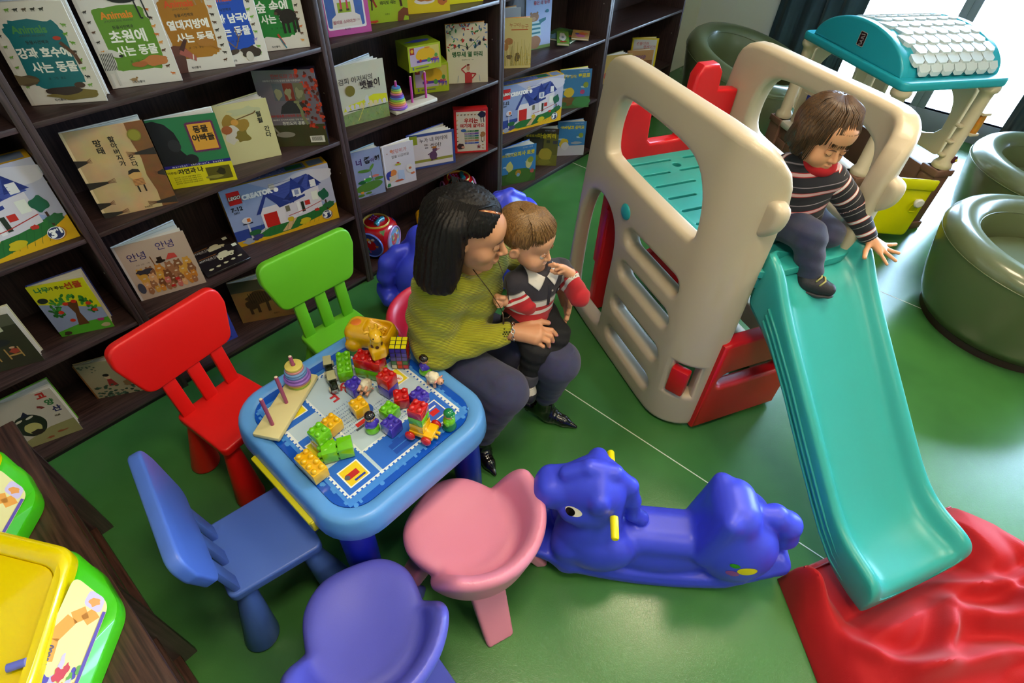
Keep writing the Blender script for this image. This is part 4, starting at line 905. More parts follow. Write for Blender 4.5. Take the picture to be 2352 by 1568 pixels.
# --- toy brick boxes
def a_lego(A, w, h):
    A.rect(0, 0, w, h, M('#8a98c0', .3, coat=.3)).poly([(w*.25, h), (w, h), (w, h*.25), (w*.7, h*.55)], '#a8a8c0').blob(w*.75, h*.85, w*.3, h*.12, '#c0bcc8', 3).rect(0, h*.10, w*.4, h*.28, '#2c3f88').poly([(0, 0), (w, 0), (w, h*.30), (w*.82, h*.16), (w*.5, h*.07), (0, h*.10)], '#d0a010')
    A.poly([(w*.13, h*.10), (w*.46, h*.27), (w*.93, h*.33), (w*.97, h*.26), (w*.82, h*.14), (w*.55, h*.05), (w*.30, h*.04)], '#24662c').poly([(w*.13, h*.11), (w*.16, h*.09), (w*.40, h*.25), (w*.36, h*.27)], '#b8b8b8').poly([(w*.42, h*.06), (w*.50, h*.06), (w*.62, h*.28), (w*.57, h*.29)], '#c8a070')
    for k in range(16): A.line([(w*(.2+.045*k), h*.06), (w*(.26+.045*k), h*.30)], .0012, '#1c5424')
    A.rect(w*.28, h*.20, w*.52, h*.55, '#d4ccd0').poly([(w*.48, h*.22), (w*.52, h*.55), (w*.86, h*.70), (w*.86, h*.30), (w*.7, h*.25)], '#ccc4cc').rect(w*.30, h*.20, w*.425, h*.44, '#b81c14')
    for k in range(8): A.rect(w*.30, h*(.22+.028*k), w*.425, h*(.222+.028*k), '#8c140c')
    A.poly([(w*.24, h*.46), (w*.36, h*.78), (w*.50, h*.76), (w*.60, h*.52), (w*.46, h*.48), (w*.44, h*.56), (w*.37, h*.72), (w*.28, h*.46)], '#26347a').poly([(w*.38, h*.80), (w*.78, h*.92), (w*.88, h*.68), (w*.78, h*.66), (w*.5, h*.58), (w*.6, h*.5)], '#3a4890').poly([(w*.57, h*.60), (w*.63, h*.92), (w*.74, h*.66), (w*.70, h*.62)], '#20307a').poly([(w*.76, h*.70), (w*.80, h*.90), (w*.90, h*.70)], '#1c2a70').rect(w*.61, h*.60, w*.69, h*.72, '#d8d4d4').rect(w*.63, h*.62, w*.67, h*.70, '#8088a8').rect(w*.79, h*.68, w*.845, h*.80, '#d8d4d4').rect(w*.42, h*.80, w*.47, h*.90, '#c8bca8').poly([(w*.56, h*.50), (w*.72, h*.56), (w*.72, h*.60), (w*.57, h*.56)], '#26347a')
    for k in range(5): A.line([(w*.42, h*(.70+.045*k)), (w*.80, h*(.72+.045*k))], .0015, '#2c3a80')
    A.rect(w*.62, h*.28, w*.65, h*.50, '#e0dcdc').rect(w*.66, h*.30, w*.69, h*.48, '#243024').rect(w*.70, h*.40, w*.75, h*.48, '#b82820').rect(w*.78, h*.45, w*.84, h*.60, '#d8d8cc').line([(w*.52, h*.30), (w*.68, h*.33), (w*.86, h*.40)], .003, '#a82820').rect(w*.51, h*.38, w*.55, h*.48, '#6a6450')
    A.rect(w*.135, h*.10, w*.15, h*.36, '#c0bcc4').rect(w*.10, h*.355, w*.19, h*.375, '#20203a').blob(w*.145, h*.42, w*.045, h*.055, '#c8c4cc', 1, .05).rect(w*.145, h*.39, w*.175, h*.45, '#c86420').blob(w*.19, h*.18, w*.055, h*.06, '#245c34', 4).rect(w*.895, h*.22, w*.91, h*.40, '#3a2418').blob(w*.895, h*.50, w*.06, h*.11, '#1c5a40', 7, .35, 10).blob(w*.93, h*.30, w*.05, h*.06, '#245c34', 8).blob(w*.66, h*.13, w*.055, h*.05, '#c0a818', 5).blob(w*.53, h*.24, w*.028, h*.045, '#c0a020', 6).blob(w*.80, h*.27, w*.025, h*.03, '#b02c20', 9)
    A.rect(w*.05, h*.72, w*.16, h*.93, '#c01818').text('LEGO', w*.105, h*.825, w*.043, '#181410', .0028, .95, shear=.2).text('LEGO', w*.105, h*.825, w*.043, '#f0ece0', .0008, .95, shear=.2)
    A.text('CREATOR', w*.30, h*.795, w*.062, '#e8e4e4', .0022, .95).ell(w*.475, h*.79, w*.022, w*.022, '#e8e4e4').text('7-12', w*.095, h*.64, w*.055, '#14141c', .0009).text('5891', w*.085, h*.58, w*.028, '#14141c', .0002)
    A.ell(w*.89, h*.125, w*.055, h*.085, '#a86c10', 24).ell(w*.885, h*.13, w*.05, h*.08, '#e0dce0', 24).ell(w*.885, h*.13, w*.046, h*.072, '#24305c', 24).text('3', w*.868, h*.125, w*.075, '#f0f0f0', .0022).text('IN', w*.893, h*.165, w*.022, '#f0f0f0', .0006).text('1', w*.918, h*.145, w*.06, '#f0f0f0', .0015)
    A.blob(w*.10, h*.07, w*.055, h*.05, '#9098a8', 3, .3).blob(w*.19, h*.09, w*.05, h*.045, '#3a3a6a', 5, .3)
def t_lego(A, w, d):
    A.rect(0, 0, w, d, '#c89a18').rect(w*.03, d*.15, w*.80, d*.85, '#5a6498').rect(w*.83, d*.15, w*.97, d*.85, '#7080a0').rect(w*.62, d*.3, w*.78, d*.75, '#1c5a2c')
    r = random.Random(2)
    for i in range(60): x = w*r.uniform(.05, .6); y = d*r.uniform(.2, .8); A.rect(x, y, x + .006, y + .003, r.choice(['#20284c', '#c8c8d0', '#a8b0c8']))
GL = 'toy brick boxes in the bookcase'
flat_box('brick_box', 'toy brick house box on the lower shelf between the green and red chairs', 'box', Z1, (.473, .156), -14.1, .468, .28, .075, '#c89a18', a_lego, 1, GL, t_lego)
flat_box('brick_box', 'toy brick house box at the far left edge of the photo', 'box', Z2 - .0, (-.512, .062), -4, .468, .28, .075, '#c89a18', a_lego, 1, GL, t_lego)
flat_box('brick_box', 'toy brick house box beside the blue cartoon penguin book', 'box', Z1, (2.148, .100), -16.7, .462, .28, .075, '#c89a18', a_lego, 1, GL, t_lego)
def a_hi(A, w, h):
    A.rect(0, 0, w, h, '#bfa898').rect(0, 0, .008, h, '#c8c0c0').text('안녕', w*.25, h*.76, w*.15, '#241c68', .0002).text('안녕', w*.68, h*.84, w*.15, '#241c68', .0002).text('이토 고민 · 그림', w*.28, h*.62, w*.03, '#4a3a3a').line([(w*.43, h*.45), (w*.41, h*.72)], w*.015, '#7a4a24')
    r = random.Random(8); cs = ['#7a4a2c', '#c88030', '#c86a60', '#d09a40', '#a06a48', '#8a5a3c', '#d8a070']
    for row, (y, n, s) in enumerate([(.44, 6, .085), (.33, 7, .075), (.22, 8, .062), (.13, 9, .05)]):
        for i in range(n):
            x = w*(.20 + .68*i/(n-1)) + w*.02*r.uniform(-1, 1); c = r.choice(cs); A.blob(x, h*y, w*s*.8, h*s*1.3, c, i + row*9, .12).ell(x, h*(y + s*.8), w*s*.6, w*s*.5, c, 12).ell(x - w*s*.35, h*(y + s*.8) + w*s*.5, w*s*.2, w*s*.22, c, 8).ell(x + w*s*.35, h*(y + s*.8) + w*s*.5, w*s*.2, w*s*.22, c, 8).ell(x, h*(y + s*.55), w*s*.3, w*s*.2, '#d8c0a8', 8)
    A.blob(w*.52, h*.60, w*.07, h*.03, '#241812', 2, .1).rect(w*.485, h*.60, w*.555, h*.68, '#241812').poly([(w*.60, h*.60), (w*.67, h*.70), (w*.75, h*.68), (w*.77, h*.60)], '#c84840').blob(w*.24, h*.50, w*.10, h*.05, '#3a343c', 6, .5).ell(w*.10, h*.22, w*.05, h*.10, '#44485a').rect(w*.60, h*.2, w*.66, h*.25, '#c02828').rect(w*.50, h*.10, w*.56, h*.14, '#b82020')
book('cream picture book of a crowd of small animals beside the left upright', Z1, (.023, .104), -16.9, .242, .25, '#bfa898', a_hi, 22, '#e0e0e6', 1, fan=2)
def a_tig(A, w, h):
    A.rect(0, 0, w, h, M('#9a7440', .4, var=.5, vscale=18)).rect(0, h*.75, w, h, '#4a4838').blob(w*.42, h*.58, w*.22, h*.16, '#4a3420', 3, .2).blob(w*.28, h*.42, w*.11, h*.13, '#3c2a1a', 4, .2).rect(w*.33, h*.2, w*.38, h*.45, '#3c2a1a').rect(w*.5, h*.2, w*.55, h*.48, '#3c2a1a').rect(w*.2, h*.18, w*.25, h*.4, '#3c2a1a')
    for k in range(9): A.line([(w*(.28+.04*k), h*.45), (w*(.26+.04*k), h*.70)], w*.010, '#14100c')
    A.text('호랑이', w*.62, h*.12, w*.04, '#2a2014').text('비룡소', w*.9, h*.08, w*.03, '#2a2014')
book('brown tiger picture book on the bottom shelf behind the green chair', Z0, (.352, .137), -30.3, .262, .24, '#9a7440', a_tig, 15, '#b0a078', 0)
def a_blu(A, w, h): A.rect(0, 0, w, h, '#3848b0').poly([(0, 0), (w*.75, 0), (w*.5, h*.25), (0, h*.35)], '#a8a8d0').blob(w*.62, h*.13, w*.10, h*.06, '#d8d8e0', 2).blob(w*.72, h*.30, w*.08, h*.05, '#18182c', 4).line([(w*.5, h*.1), (w*.7, h*.18)], .004, '#18182c').text('사계절', w*.82, h*.07, w*.05, '#18203c').blob(w*.12, h*.10, w*.09, h*.08, '#a02828', 5)
book('blue picture book half hidden behind the red chair back', Z0, (.09, .095), -7, .20, .255, '#3848b0', a_blu, 16, '#7080c8', 0)
def a_girl(A, w, h):
    A.rect(0, 0, w, h, '#a89c80').rect(0, 0, .006, h, '#8a5a2c').blob(w*.38, h*.56, w*.045, h*.065, '#d0b090', 3, .05).blob(w*.38, h*.62, w*.05, h*.045, '#181414', 4, .1).poly([(w*.32, h*.30), (w*.47, h*.30), (w*.42, h*.50), (w*.35, h*.50)], '#a02c2c')
    r = random.Random(4)
    for i in range(60): A.blob(w*r.uniform(.05, 1), h*(r.random()**2*.32 + .02), w*.03, h*.025, r.choice(['#3c5a48', '#4a6a58', '#2c4438']), i, .4, 8)
    for i in range(16): A.blob(w*r.uniform(.05, .3), h*r.uniform(.75, .95), w*.02, h*.015, '#4a5a4c', i, .4, 8)
    A.blob(w*.62, h*.32, w*.06, h*.09, '#8a6a44', 9, .2)
book('girl among bushes picture book on the bottom shelf, beside the red chair', Z0, (-.295, .155), -32, .225, .20, '#a89c80', a_girl, 10, '#a89468', 0)
def a_tree(A, w, h):
    A.rect(0, 0, w, h, '#c8c414').poly([(0, 0), (w, 0), (w, h*.42), (w*.6, h*.52), (w*.3, h*.60), (0, h*.66)], '#8a94b8').poly([(0, 0), (w, 0), (w, h*.22), (w*.5, h*.2), (0, h*.1)], '#4c9a24').poly([(w*.42, h*.16), (w*.62, h*.16), (w*.58, h*.4), (w*.66, h*.62), (w*.44, h*.62), (w*.50, h*.4)], '#5a3418')
    r = random.Random(3)
    for i in range(60): a = r.uniform(-.6, 3.7); q = r.uniform(.6, 1.1); A.ell(w*(.52 + .36*q*math.cos(a)), h*(.50 + .24*q*math.sin(a)), w*.05, h*.02, r.choice(['#1c5a1c', '#2c7428', '#3c8a30']), 8, r.uniform(0, 3))
    for (x, y) in [(.28, .46), (.44, .60), (.6, .62), (.82, .54), (.86, .40), (.38, .28)]: A.ell(w*x, h*y, w*.05, h*.032, '#c02c14', 14)
    A.text('나무', w*.22, h*.90, w*.14, '#1c7a3c', .0008).text('가 주는', w*.47, h*.90, w*.09, '#283018', .0004).text('선물', w*.76, h*.90, w*.17, '#a83818', .001).ell(w*.12, h*.72, w*.09, h*.05, '#1c241c', 16).blob(w*.88, h*.08, w*.09, h*.04, '#b0a078', 3, .1).blob(w*.15, h*.05, w*.07, h*.035, '#3a2c20', 5).blob(w*.85, h*.2, w*.06, h*.03, '#b02870', 6, .4)
book('yellow apple tree picture book on the left bay shelf', Z1, (-.260, .111), -27.2, .171, .232, '#c8c414', a_tree, 20, '#303c84', 1, fan=4)
def a_chr(A, w, h):
    A.rect(0, 0, w, h, M('#3c3c2c', .45, var=.4, vscale=25)).rect(w*.0, h*.80, w, h, '#585848').poly([(w*.35, h*.66), (w*.80, h*.72), (w*.80, h*.80), (w*.35, h*.76)], '#c0bca8').text('하야', w*.62, h*.735, w*.13, '#383428', .0005).ell(w*.62, h*.52, w*.16, h*.07, '#26282c', 18)
    for x in (.42, .74): A.rect(w*(x-.12), h*.18, w*(x-.10), h*.40, '#b08a50').rect(w*(x+.06), h*.18, w*(x+.08), h*.40, '#b08a50').rect(w*(x-.12), h*.24, w*(x+.08), h*.27, '#b08a50').blob(w*x, h*.33, w*.07, h*.05, '#a04030' if x > .5 else '#4a6a40', 3).ell(w*x, h*.40, w*.04, h*.02, '#c8a080', 10)
book('dark grey picture book of two chairs at the left edge of the photo', Z1, (-.535, .105), -21, .205, .215, '#3c3c2c', a_chr, 14, '#c0b890', 2)
def a_owl(A, w, h):
    A.rect(0, 0, w, h, '#b8aea4').poly([(0, 0), (w, 0), (w, h*.30), (w*.6, h*.28), (0, h*.10)], '#8a8458').blob(w*.38, h*.42, w*.24, h*.22, '#1c2418', 5, .1).blob(w*.38, h*.36, w*.13, h*.12, '#b0a868', 6, .1).blob(w*.40, h*.26, w*.10, h*.06, '#241c14', 8, .2).poly([(w*.30, h*.6), (w*.42, h*.72), (w*.46, h*.62)], '#181830').ell(w*.26, h*.56, w*.07, h*.02, '#c0b8a8', 14, .3).ell(w*.44, h*.58, w*.07, h*.02, '#c0b8a8', 14, .3)
    A.text('고', w*.80, h*.90, w*.16, '#a82420', .0018).text('양', w*.85, h*.74, w*.15, '#2c6a38', .0014).text('산', w*.88, h*.58, w*.15, '#2c2c5c', .0014).text('이르', w*.82, h*.45, w*.05, '#3a3020', .0004)
    for k in range(10): a = .2 + .12*k; A.line([(w*.62 + w*.06*math.cos(a), h*.66 + h*.05*math.sin(a)), (w*.62 + w*.12*math.cos(a), h*.66 + h*.09*math.sin(a))], .002, '#7a3030')
    A.blob(w*.72, h*.13, w*.08, h*.02, '#8a4a2c', 2, .4).blob(w*.50, h*.08, w*.07, h*.02, '#8a4a2c', 3, .4)
book('white and olive picture book with a dark owl at the lower left', Z0, (-.585, .095), -17, .200, .235, '#b8aea4', a_owl, 18, '#5ca020', 5)
def a_pur(A, w, h):
    A.rect(0, 0, w, h, '#b04c94').poly(rr(w*.88, h*.88, .008, 4, w*.46, h*.53), '#d8d4dc').poly(rr(w*.83, h*.84, .008, 4, w*.45, h*.54), M('#4468b8', .5, var=.4, vscale=60)).poly([(w*.12, h*.12), (w*.80, h*.12), (w*.78, h*.26), (w*.68, h*.30), (w*.66, h*.9), (w*.22, h*.9), (w*.24, h*.30), (w*.14, h*.25)], '#d0c8c8').rect(w*.30, h*.32, w*.60, h*.46, '#88a02c').rect(w*.30, h*.46, w*.60, h*.85, '#c8c8d0').rect(w*.36, h*.36, w*.40, h*.58, '#c03c58').rect(w*.50, h*.36, w*.54, h*.58, '#c03c58').blob(w*.45, h*.62, w*.09, h*.08, '#7a8090', 4).rect(w*.33, h*.34, w*.40, h*.37, '#3c3c1c').rect(w*.49, h*.34, w*.56, h*.37, '#3c3c1c').text('윌리엄 스타이그', w*.40, h*.19, w*.075, '#a86a78', .0004).text('글·그림', w*.70, h*.20, w*.04, '#a86a78').text('◎ 보림', w*.45, h*.085, w*.045, '#181c30')
book('pink and blue framed picture book at the top left of the middle bay', Z3, (1.075, .074), -15.5, .184, .25, '#b04c94', a_pur, 14, None, 2)
def a_lime(A, w, h): A.rect(0, 0, w, h, M('#98b420', .4, var=.25, vscale=15)).blob(w*.12, h*.42, w*.08, h*.10, '#3a1c18', 2).line([(w*.12, h*.36), (w*.20, h*.24)], .008, '#8a2818').line([(w*.10, h*.36), (w*.08, h*.2)], .006, '#3a1c18').text('글·그림', w*.50, h*.40, w*.08, '#20281c', .0002).text('데이빗 섀논', w*.50, h*.29, w*.085, '#20281c', .0003).text('지경사', w*.45, h*.12, w*.045, '#20281c').line([(w*.76, h*.6), (w*.84, h*.22)], .010, '#402018').poly([(w*.70, h*.0), (w*.74, h*.14), (w*.88, h*.2), (w, h*.18), (w, h*.06), (w*.9, h*.08), (w*.85, 0)], '#6a3418').blob(w*.12, h*.03, w*.12, h*.025, '#b03c1c', 4, .4)
book('lime green picture book with brown scribbled figure on the top shelf', Z3, (1.310, .105), -19, .175, .25, '#98b420', a_lime, 12, None, 1)
def a_food(A, w, h): A.rect(0, 0, w, h, '#d0b818').ell(w*.4, h*.19, w*.24, h*.05, '#d8d4d8', 20).blob(w*.34, h*.22, w*.12, h*.035, '#a86828', 3, .1).blob(w*.50, h*.22, w*.13, h*.04, '#b47430', 5, .1).blob(w*.42, h*.26, w*.12, h*.03, '#c08038', 7, .1).blob(w*.82, h*.20, w*.12, h*.10, '#b0602c', 8, .2).ell(w*.86, h*.20, w*.04, h*.03, '#301410').blob(w*.08, h*.3, w*.08, h*.09, '#8a8070', 9, .3).ell(w*.24, h*.24, w*.04, h*.025, '#d8d8dc')
book('yellow picture book with a plate of cakes on the top shelf', Z3, (1.525, .108), -24, .20, .25, '#d0b818', a_food, 12, None, 0)
book('plain yellow picture book at the right end of the top shelf, middle bay', Z3, (1.76, .11), -20, .20, .25, '#d4d010', lambda A, w, h: A.rect(0, 0, w, h, '#d4d010').text('시공주니어', w*.5, h*.1, w*.05, '#2a2c10'), 10, None, 0)
def a_boat(A, w, h):
    A.rect(0, 0, w, h, M('#c4c4b4', .4, var=.25, vscale=12)).poly([(0, 0), (w, 0), (w, h*.26), (w*.5, h*.24), (0, h*.2)], M('#8aa068', .45, var=.5, vscale=40)).poly([(w*.02, h*.25), (w*.5, h*.30), (w*.99, h*.27), (w*.99, h*.42), (w*.7, h*.45), (w*.45, h*.38), (w*.1, h*.34)], '#c4c41c').rect(w*.1, h*.235, w*.95, h*.25, '#3c4428')
    r = random.Random(2)
    for i in range(9): A.blob(w*(.12 + .1*i), h*.30, w*.04, h*.05, r.choice(['#c0bcc4', '#b8b4bc', '#c8b890', '#b04820' if i == 6 else '#b0b4b8']), i, .25)
    A.blob(w*.55, h*.38, w*.05, h*.08, '#bcc0c4', 31, .2).line([(w*.30, h*.05), (w*.5, h*.32)], .003, '#c8c060')
    for i in range(70): x = w*r.random(); y = h*r.random()*.2; A.line([(x, y), (x + w*.02*r.uniform(-1, 1), y + h*.03)], .0012, r.choice(['#4a6a2c', '#a8a830', '#5c7c3c']))
    A.text('검피 아저씨의', w*.38, h*.74, w*.125, '#2c2426', .0001).text('뱃놀이', w*.66, h*.63, w*.16, '#241418', .001).text('존 버닝햄 글 · 그림', w*.64, h*.56, w*.03, '#3a3430').ell(w*.23, h*.58, w*.10, w*.10, '#6c6420', 28)
book('pale green boating picture book beside the stacking ring toy', Z2, (1.088, .098), -12, .227, .255, '#c4c4b4', a_boat, 22, '#d8d8e4', 1, fan=2)
def a_par(A, w, h):
    A.rect(0, 0, w, h, '#ccc4b0'); r = random.Random(6)
    for i in range(70): A.ell(w*r.random(), h*(1 - .42*r.random()**1.3), w*.035, h*.012, r.choice(['#1c6a34', '#2c8040', '#5a78b0', '#6a8ab8', '#3a5a8c', '#a82820']), 8, r.uniform(0, 3))
    for i in range(8): A.blob(w*(.2 + .1*i), h*r.uniform(.60, .80), w*.03, h*.035, r.choice(['#181c30', '#a82820', '#1c4a60']), i, .4)
    A.line([(w*.1, h*.6), (w*.35, h*.66), (w*.55, h*.62), (w*.8, h*.8)], .002, '#3c5a30')
    A.text('앵무새 열 마리', w*.50, h*.50, w*.125, '#1c5a2c', .0008).text('퀜틴 블레이크 글 · 그림', w*.5, h*.41, w*.03, '#4a4440').poly([(w*.42, h*.0), (w*.60, h*.0), (w*.60, h*.16), (w*.54, h*.20), (w*.48, h*.20), (w*.42, h*.16)], '#a83030').ell(w*.51, h*.27, w*.04, h*.05, '#b88a70').line([(w*.44, h*.17), (w*.34, h*.25), (w*.46, h*.31)], w*.03, '#a83030').line([(w*.58, h*.17), (w*.70, h*.16), (w*.60, h*.08)], w*.03, '#a83030').blob(w*.51, h*.32, w*.04, h*.015, '#6a2820', 5).line([(w*.80, h*.02), (w*.78, h*.14)], .002, '#6080a8').line([(w*.24, h*.02), (w*.26, h*.14)], .002, '#6080a8')
book('cream parrot picture book with a thin man in red, right of the toy car boxes', Z2, (1.789, .149), -35.5, .214, .278, '#ccc4b0', a_par, 12, '#b87838', 2)
def a_frog(A, w, h):
    A.rect(0, 0, w, h, M('#8e9cc8', .4, var=.2, vscale=20)).text('너', w*.30, h*.76, w*.22, '#3c1460', .0012).text('좋', w*.56, h*.77, w*.22, '#14100c', .0016).text('아', w*.72, h*.755, w*.13, '#3c1460', .0006).text('해', w*.87, h*.77, w*.18, '#14100c', .0012).ell(w*.5, h*.22, w*.44, h*.10, '#4c7a2c', 24, .1).ell(w*.84, h*.35, w*.15, h*.035, '#4c7a2c', 16).line([(w*.66, h*.28), (w*.62, h*.55)], .003, '#4a6a40').ell(w*.42, h*.57, w*.2, h*.035, '#4c7a2c', 16, -.1).ell(w*.66, h*.62, w*.12, h*.03, '#5c8a34', 16, .9).blob(w*.30, h*.34, w*.13, h*.04, '#1c5a30', 3, .1).blob(w*.50, h*.37, w*.13, h*.045, '#3c9a34', 4, .1).ell(w*.57, h*.43, w*.03, h*.02, '#e0e8d8').ell(w*.39, h*.40, w*.025, h*.018, '#e0e8d8').ell(w*.75, h*.42, w*.11, h*.03, '#c07068').ell(w*.45, h*.08, w*.1, h*.025, '#4c7a2c').ell(w*.2, h*.06, w*.12, h*.03, '#4c7a2c').blob(w*.25, h*.12, w*.05, h*.03, '#d08a38', 6, .4).text('봄봄출판사', w*.55, h*.025, w*.045, '#3a3a70')
book('pale blue frog picture book at the left of the lower shelf, middle bay', Z1, (1.078, .114), -15.1, .166, .244, '#8e9cc8', a_frog, 14, '#a0b8c8', 0)
def a_bum(A, w, h):
    A.rect(0, 0, w, h, '#c8c4d0').rect(0, 0, .008, h, '#d4d4e4').text('엉덩이가', w*.52, h*.83, w*.14, '#b04838', .0001).text('집을 나갔어요', w*.55, h*.71, w*.10, '#3a343c', .0001).ell(w*.28, h*.86, w*.045, w*.045, '#c88068').blob(w*.14, h*.82, w*.02, h*.012, '#a07060', 3).blob(w*.2, h*.28, w*.16, h*.15, '#343c98', 4, .2).blob(w*.27, h*.33, w*.10, h*.08, '#c87838', 5, .2).poly([(w*.4, h*.12), (w*.62, h*.10), (w*.62, h*.35), (w*.42, h*.38)], '#a8b8d8').poly([(w*.12, h*.12), (w*.34, h*.16), (w*.34, h*.28), (w*.12, h*.26)], '#c8b8a8').blob(w*.80, h*.36, w*.10, h*.11, '#d0ccc8', 6, .2).ell(w*.82, h*.36, w*.05, h*.03, '#b86038').blob(w*.42, h*.12, w*.16, h*.03, '#b05030', 7, .3).blob(w*.9, h*.22, w*.07, h*.03, '#c06838', 8, .4).blob(w*.45, h*.52, w*.10, h*.03, '#a8a838', 9, .3).blob(w*.45, h*.56, w*.05, h*.015, '#a83028', 10, .3).blob(w*.08, h*.06, w*.06, h*.05, '#2c7a48', 11, .3)
book('white picture book with loose red and black lettering, beside the frog book', Z1, (1.263, .091), -14.8, .171, .222, '#c8c4d0', a_bum, 9, '#d4d0dc', 0)
def a_mole(A, w, h):
    A.rect(0, 0, w, h, '#34488c').rect(w*.04, h*.06, w*.95, h*.93, '#b0a8a4').rect(w*.045, h*.07, w*.945, h*.92, '#ccc6cc').rect(0, h*.72, w*.20, h*.97, '#8a9c20').rect(w*.05, h*.18, w*.94, h*.26, '#8a8c38').text('누가 내 머리에', w*.55, h*.80, w*.10, '#3a3438', .0002).text('똥 쌌어?', w*.52, h*.62, w*.11, '#3a3438', .0002).blob(w*.52, h*.34, w*.085, h*.14, '#5a3c58', 4, .08).ell(w*.56, h*.50, w*.055, h*.06, '#5a3c58').poly([(w*.60, h*.52), (w*.68, h*.51), (w*.60, h*.47)], '#a87070').blob(w*.55, h*.57, w*.05, h*.035, '#a86c28', 6, .15).rect(w*.46, h*.19, w*.50, h*.24, '#4a2c30').rect(w*.55, h*.22, w*.60, h*.25, '#4a2c30').line([(w*.46, h*.42), (w*.40, h*.38)], w*.02, '#5a3c58')
book('landscape blue framed picture book with a small brown cartoon animal', Z1, (1.475, .146), -23.8, .262, .188, '#34488c', a_mole, 22, '#3848a8', 3)
def a_redb(A, w, h):
    A.rect(0, 0, w, h, '#b81c1c').rect(w*.07, h*.04, w*.93, h*.95, '#ccc6b8'); small(A, w, h*.95, 12, ['#c88a38', '#5a3a24', '#a06a30', '#38302a'], .82, 3)
    A.blob(w*.82, h*.88, w*.12, h*.07, '#1c1c38', 3, .15).line([(w*.78, h*.86), (w*.80, h*.70)], .004, '#1c1c38').line([(w*.86, h*.86), (w*.88, h*.70)], .004, '#1c1c38').text('우리는', w*.50, h*.74, w*.15, '#b02c20', .001).text('여기에 살아요', w*.53, h*.63, w*.125, '#b02c20', .0008)
    for k, c in enumerate(['#1c6a38', '#5a3a90', '#1c6c78', '#4c7a34', '#a06030', '#1c48a8']): A.rect(w*.30, h*(.49-.055*k), w*.72, h*(.53-.055*k), c).text('동물도감 시리즈', w*.46, h*(.51-.055*k), w*.045, '#e0dcd4')
    A.blob(w*.84, h*.42, w*.08, h*.06, '#9a6a3c', 5, .2).line([(w*.80, h*.40), (w*.80, h*.26)], .003, '#7a5030').line([(w*.88, h*.40), (w*.88, h*.26)], .003, '#7a5030').blob(w*.17, h*.16, w*.12, h*.08, '#3c2420', 7, .2).ell(w*.24, h*.14, w*.05, h*.03, '#c89080').ell(w*.27, h*.53, w*.08, h*.035, '#3a5ca0', 14)
    for k in range(5): a = 2*PI*k/5 + .3; A.line([(w*.72, h*.14), (w*.72 + w*.06*math.cos(a), h*.14 + w*.06*math.sin(a))], .005, '#7a1c30')
flat_box('slipcase_book_set', 'red slipcase of animal books at the right of the lower shelf', 'book set', Z1, (1.789, .118), -37.8, .191, .245, .05, '#b81c1c', a_redb, 2, 'picture books standing in the bookcase', lambda A, w, d: A.rect(0, 0, w, d, '#b81c1c'))
def a_cow(A, w, h):
    A.rect(0, 0, w, h, '#c8bc80').text('누구야', w*.38, h*.86, w*.15, '#a06030', .0002).text('누구', w*.74, h*.83, w*.15, '#a06030', .0002).rect(w*.25, h*.765, w*.86, h*.785, '#b05020').blob(w*.16, h*.55, w*.16, h*.07, '#a06c3c', 3, .1).blob(w*.06, h*.44, w*.1, h*.08, '#a8743c', 4, .1).blob(w*.48, h*.22, w*.10, h*.09, '#5a4a34', 5, .2).blob(w*.18, h*.24, w*.10, h*.05, '#6a5a44', 6, .3); r = random.Random(3)
    for i in range(50): x = w*r.random(); A.line([(x, h*.05), (x + w*.06*r.uniform(-1, 1), h*r.uniform(.1, .6))], .0012, r.choice(['#8a8a38', '#6a6a2c', '#b09a20']))
    for i in range(30): A.ell(w*r.uniform(.5, 1), h*r.uniform(.05, .3), w*.015, w*.015, '#c0a018', 6)
book('mustard calf picture book at the left of the upper shelf, bay behind the climber', Z2, (2.178, .098), -38, .152, .248, '#c8bc80', a_cow, 10, '#c88438', 4)
def a_bear2(A, w, h):
    A.rect(0, 0, w, h, M('#a0b0d8', .4, var=.15, vscale=12)).rect(0, 0, w, h*.06, '#6a8a50').blob(w*.32, h*.60, w*.19, h*.08, '#8a6448', 3, .08).ell(w*.30, h*.57, w*.09, h*.035, '#a88868').ell(w*.20, h*.67, w*.04, h*.025, '#8a6448').ell(w*.44, h*.67, w*.04, h*.025, '#8a6448').poly([(w*.08, h*.25), (w*.62, h*.25), (w*.56, h*.52), (w*.2, h*.52)], '#a8c0c4').poly([(w*.55, h*.46), (w*.78, h*.52), (w*.78, h*.57), (w*.5, h*.54)], '#2c6a78').blob(w*.35, h*.14, w*.25, h*.13, '#8a6448', 6, .1)
    for k in range(3): A.rect(w*.12, h*(.29+.08*k), w*.58, h*(.325+.08*k), '#2c6a78')
    A.ell(w*.82, h*.68, w*.07, h*.03, '#2c6a80').text('언제까지나 최고로', w*.4, h*.93, w*.08, '#6070a0', .0002).text('좋은 내 동생', w*.60, h*.84, w*.12, '#a03c50', .0005)
book('pale blue picture book of a bear in a striped jumper, upper shelf', Z2, (2.488, .205), -13.8, .19, .29, '#a0b0d8', a_bear2, 8, '#c0c4d0', 2)
book('white open picture book tucked behind the mustard calf book', Z2, (2.20, .19), -25, .16, .27, '#c4c8d4', lambda A, w, h: A.rect(0, 0, w, h, '#c4c8d4').rect(w*.1, h*.1, w*.9, h*.6, '#a8b4c8'), 14, '#c88438', 3)
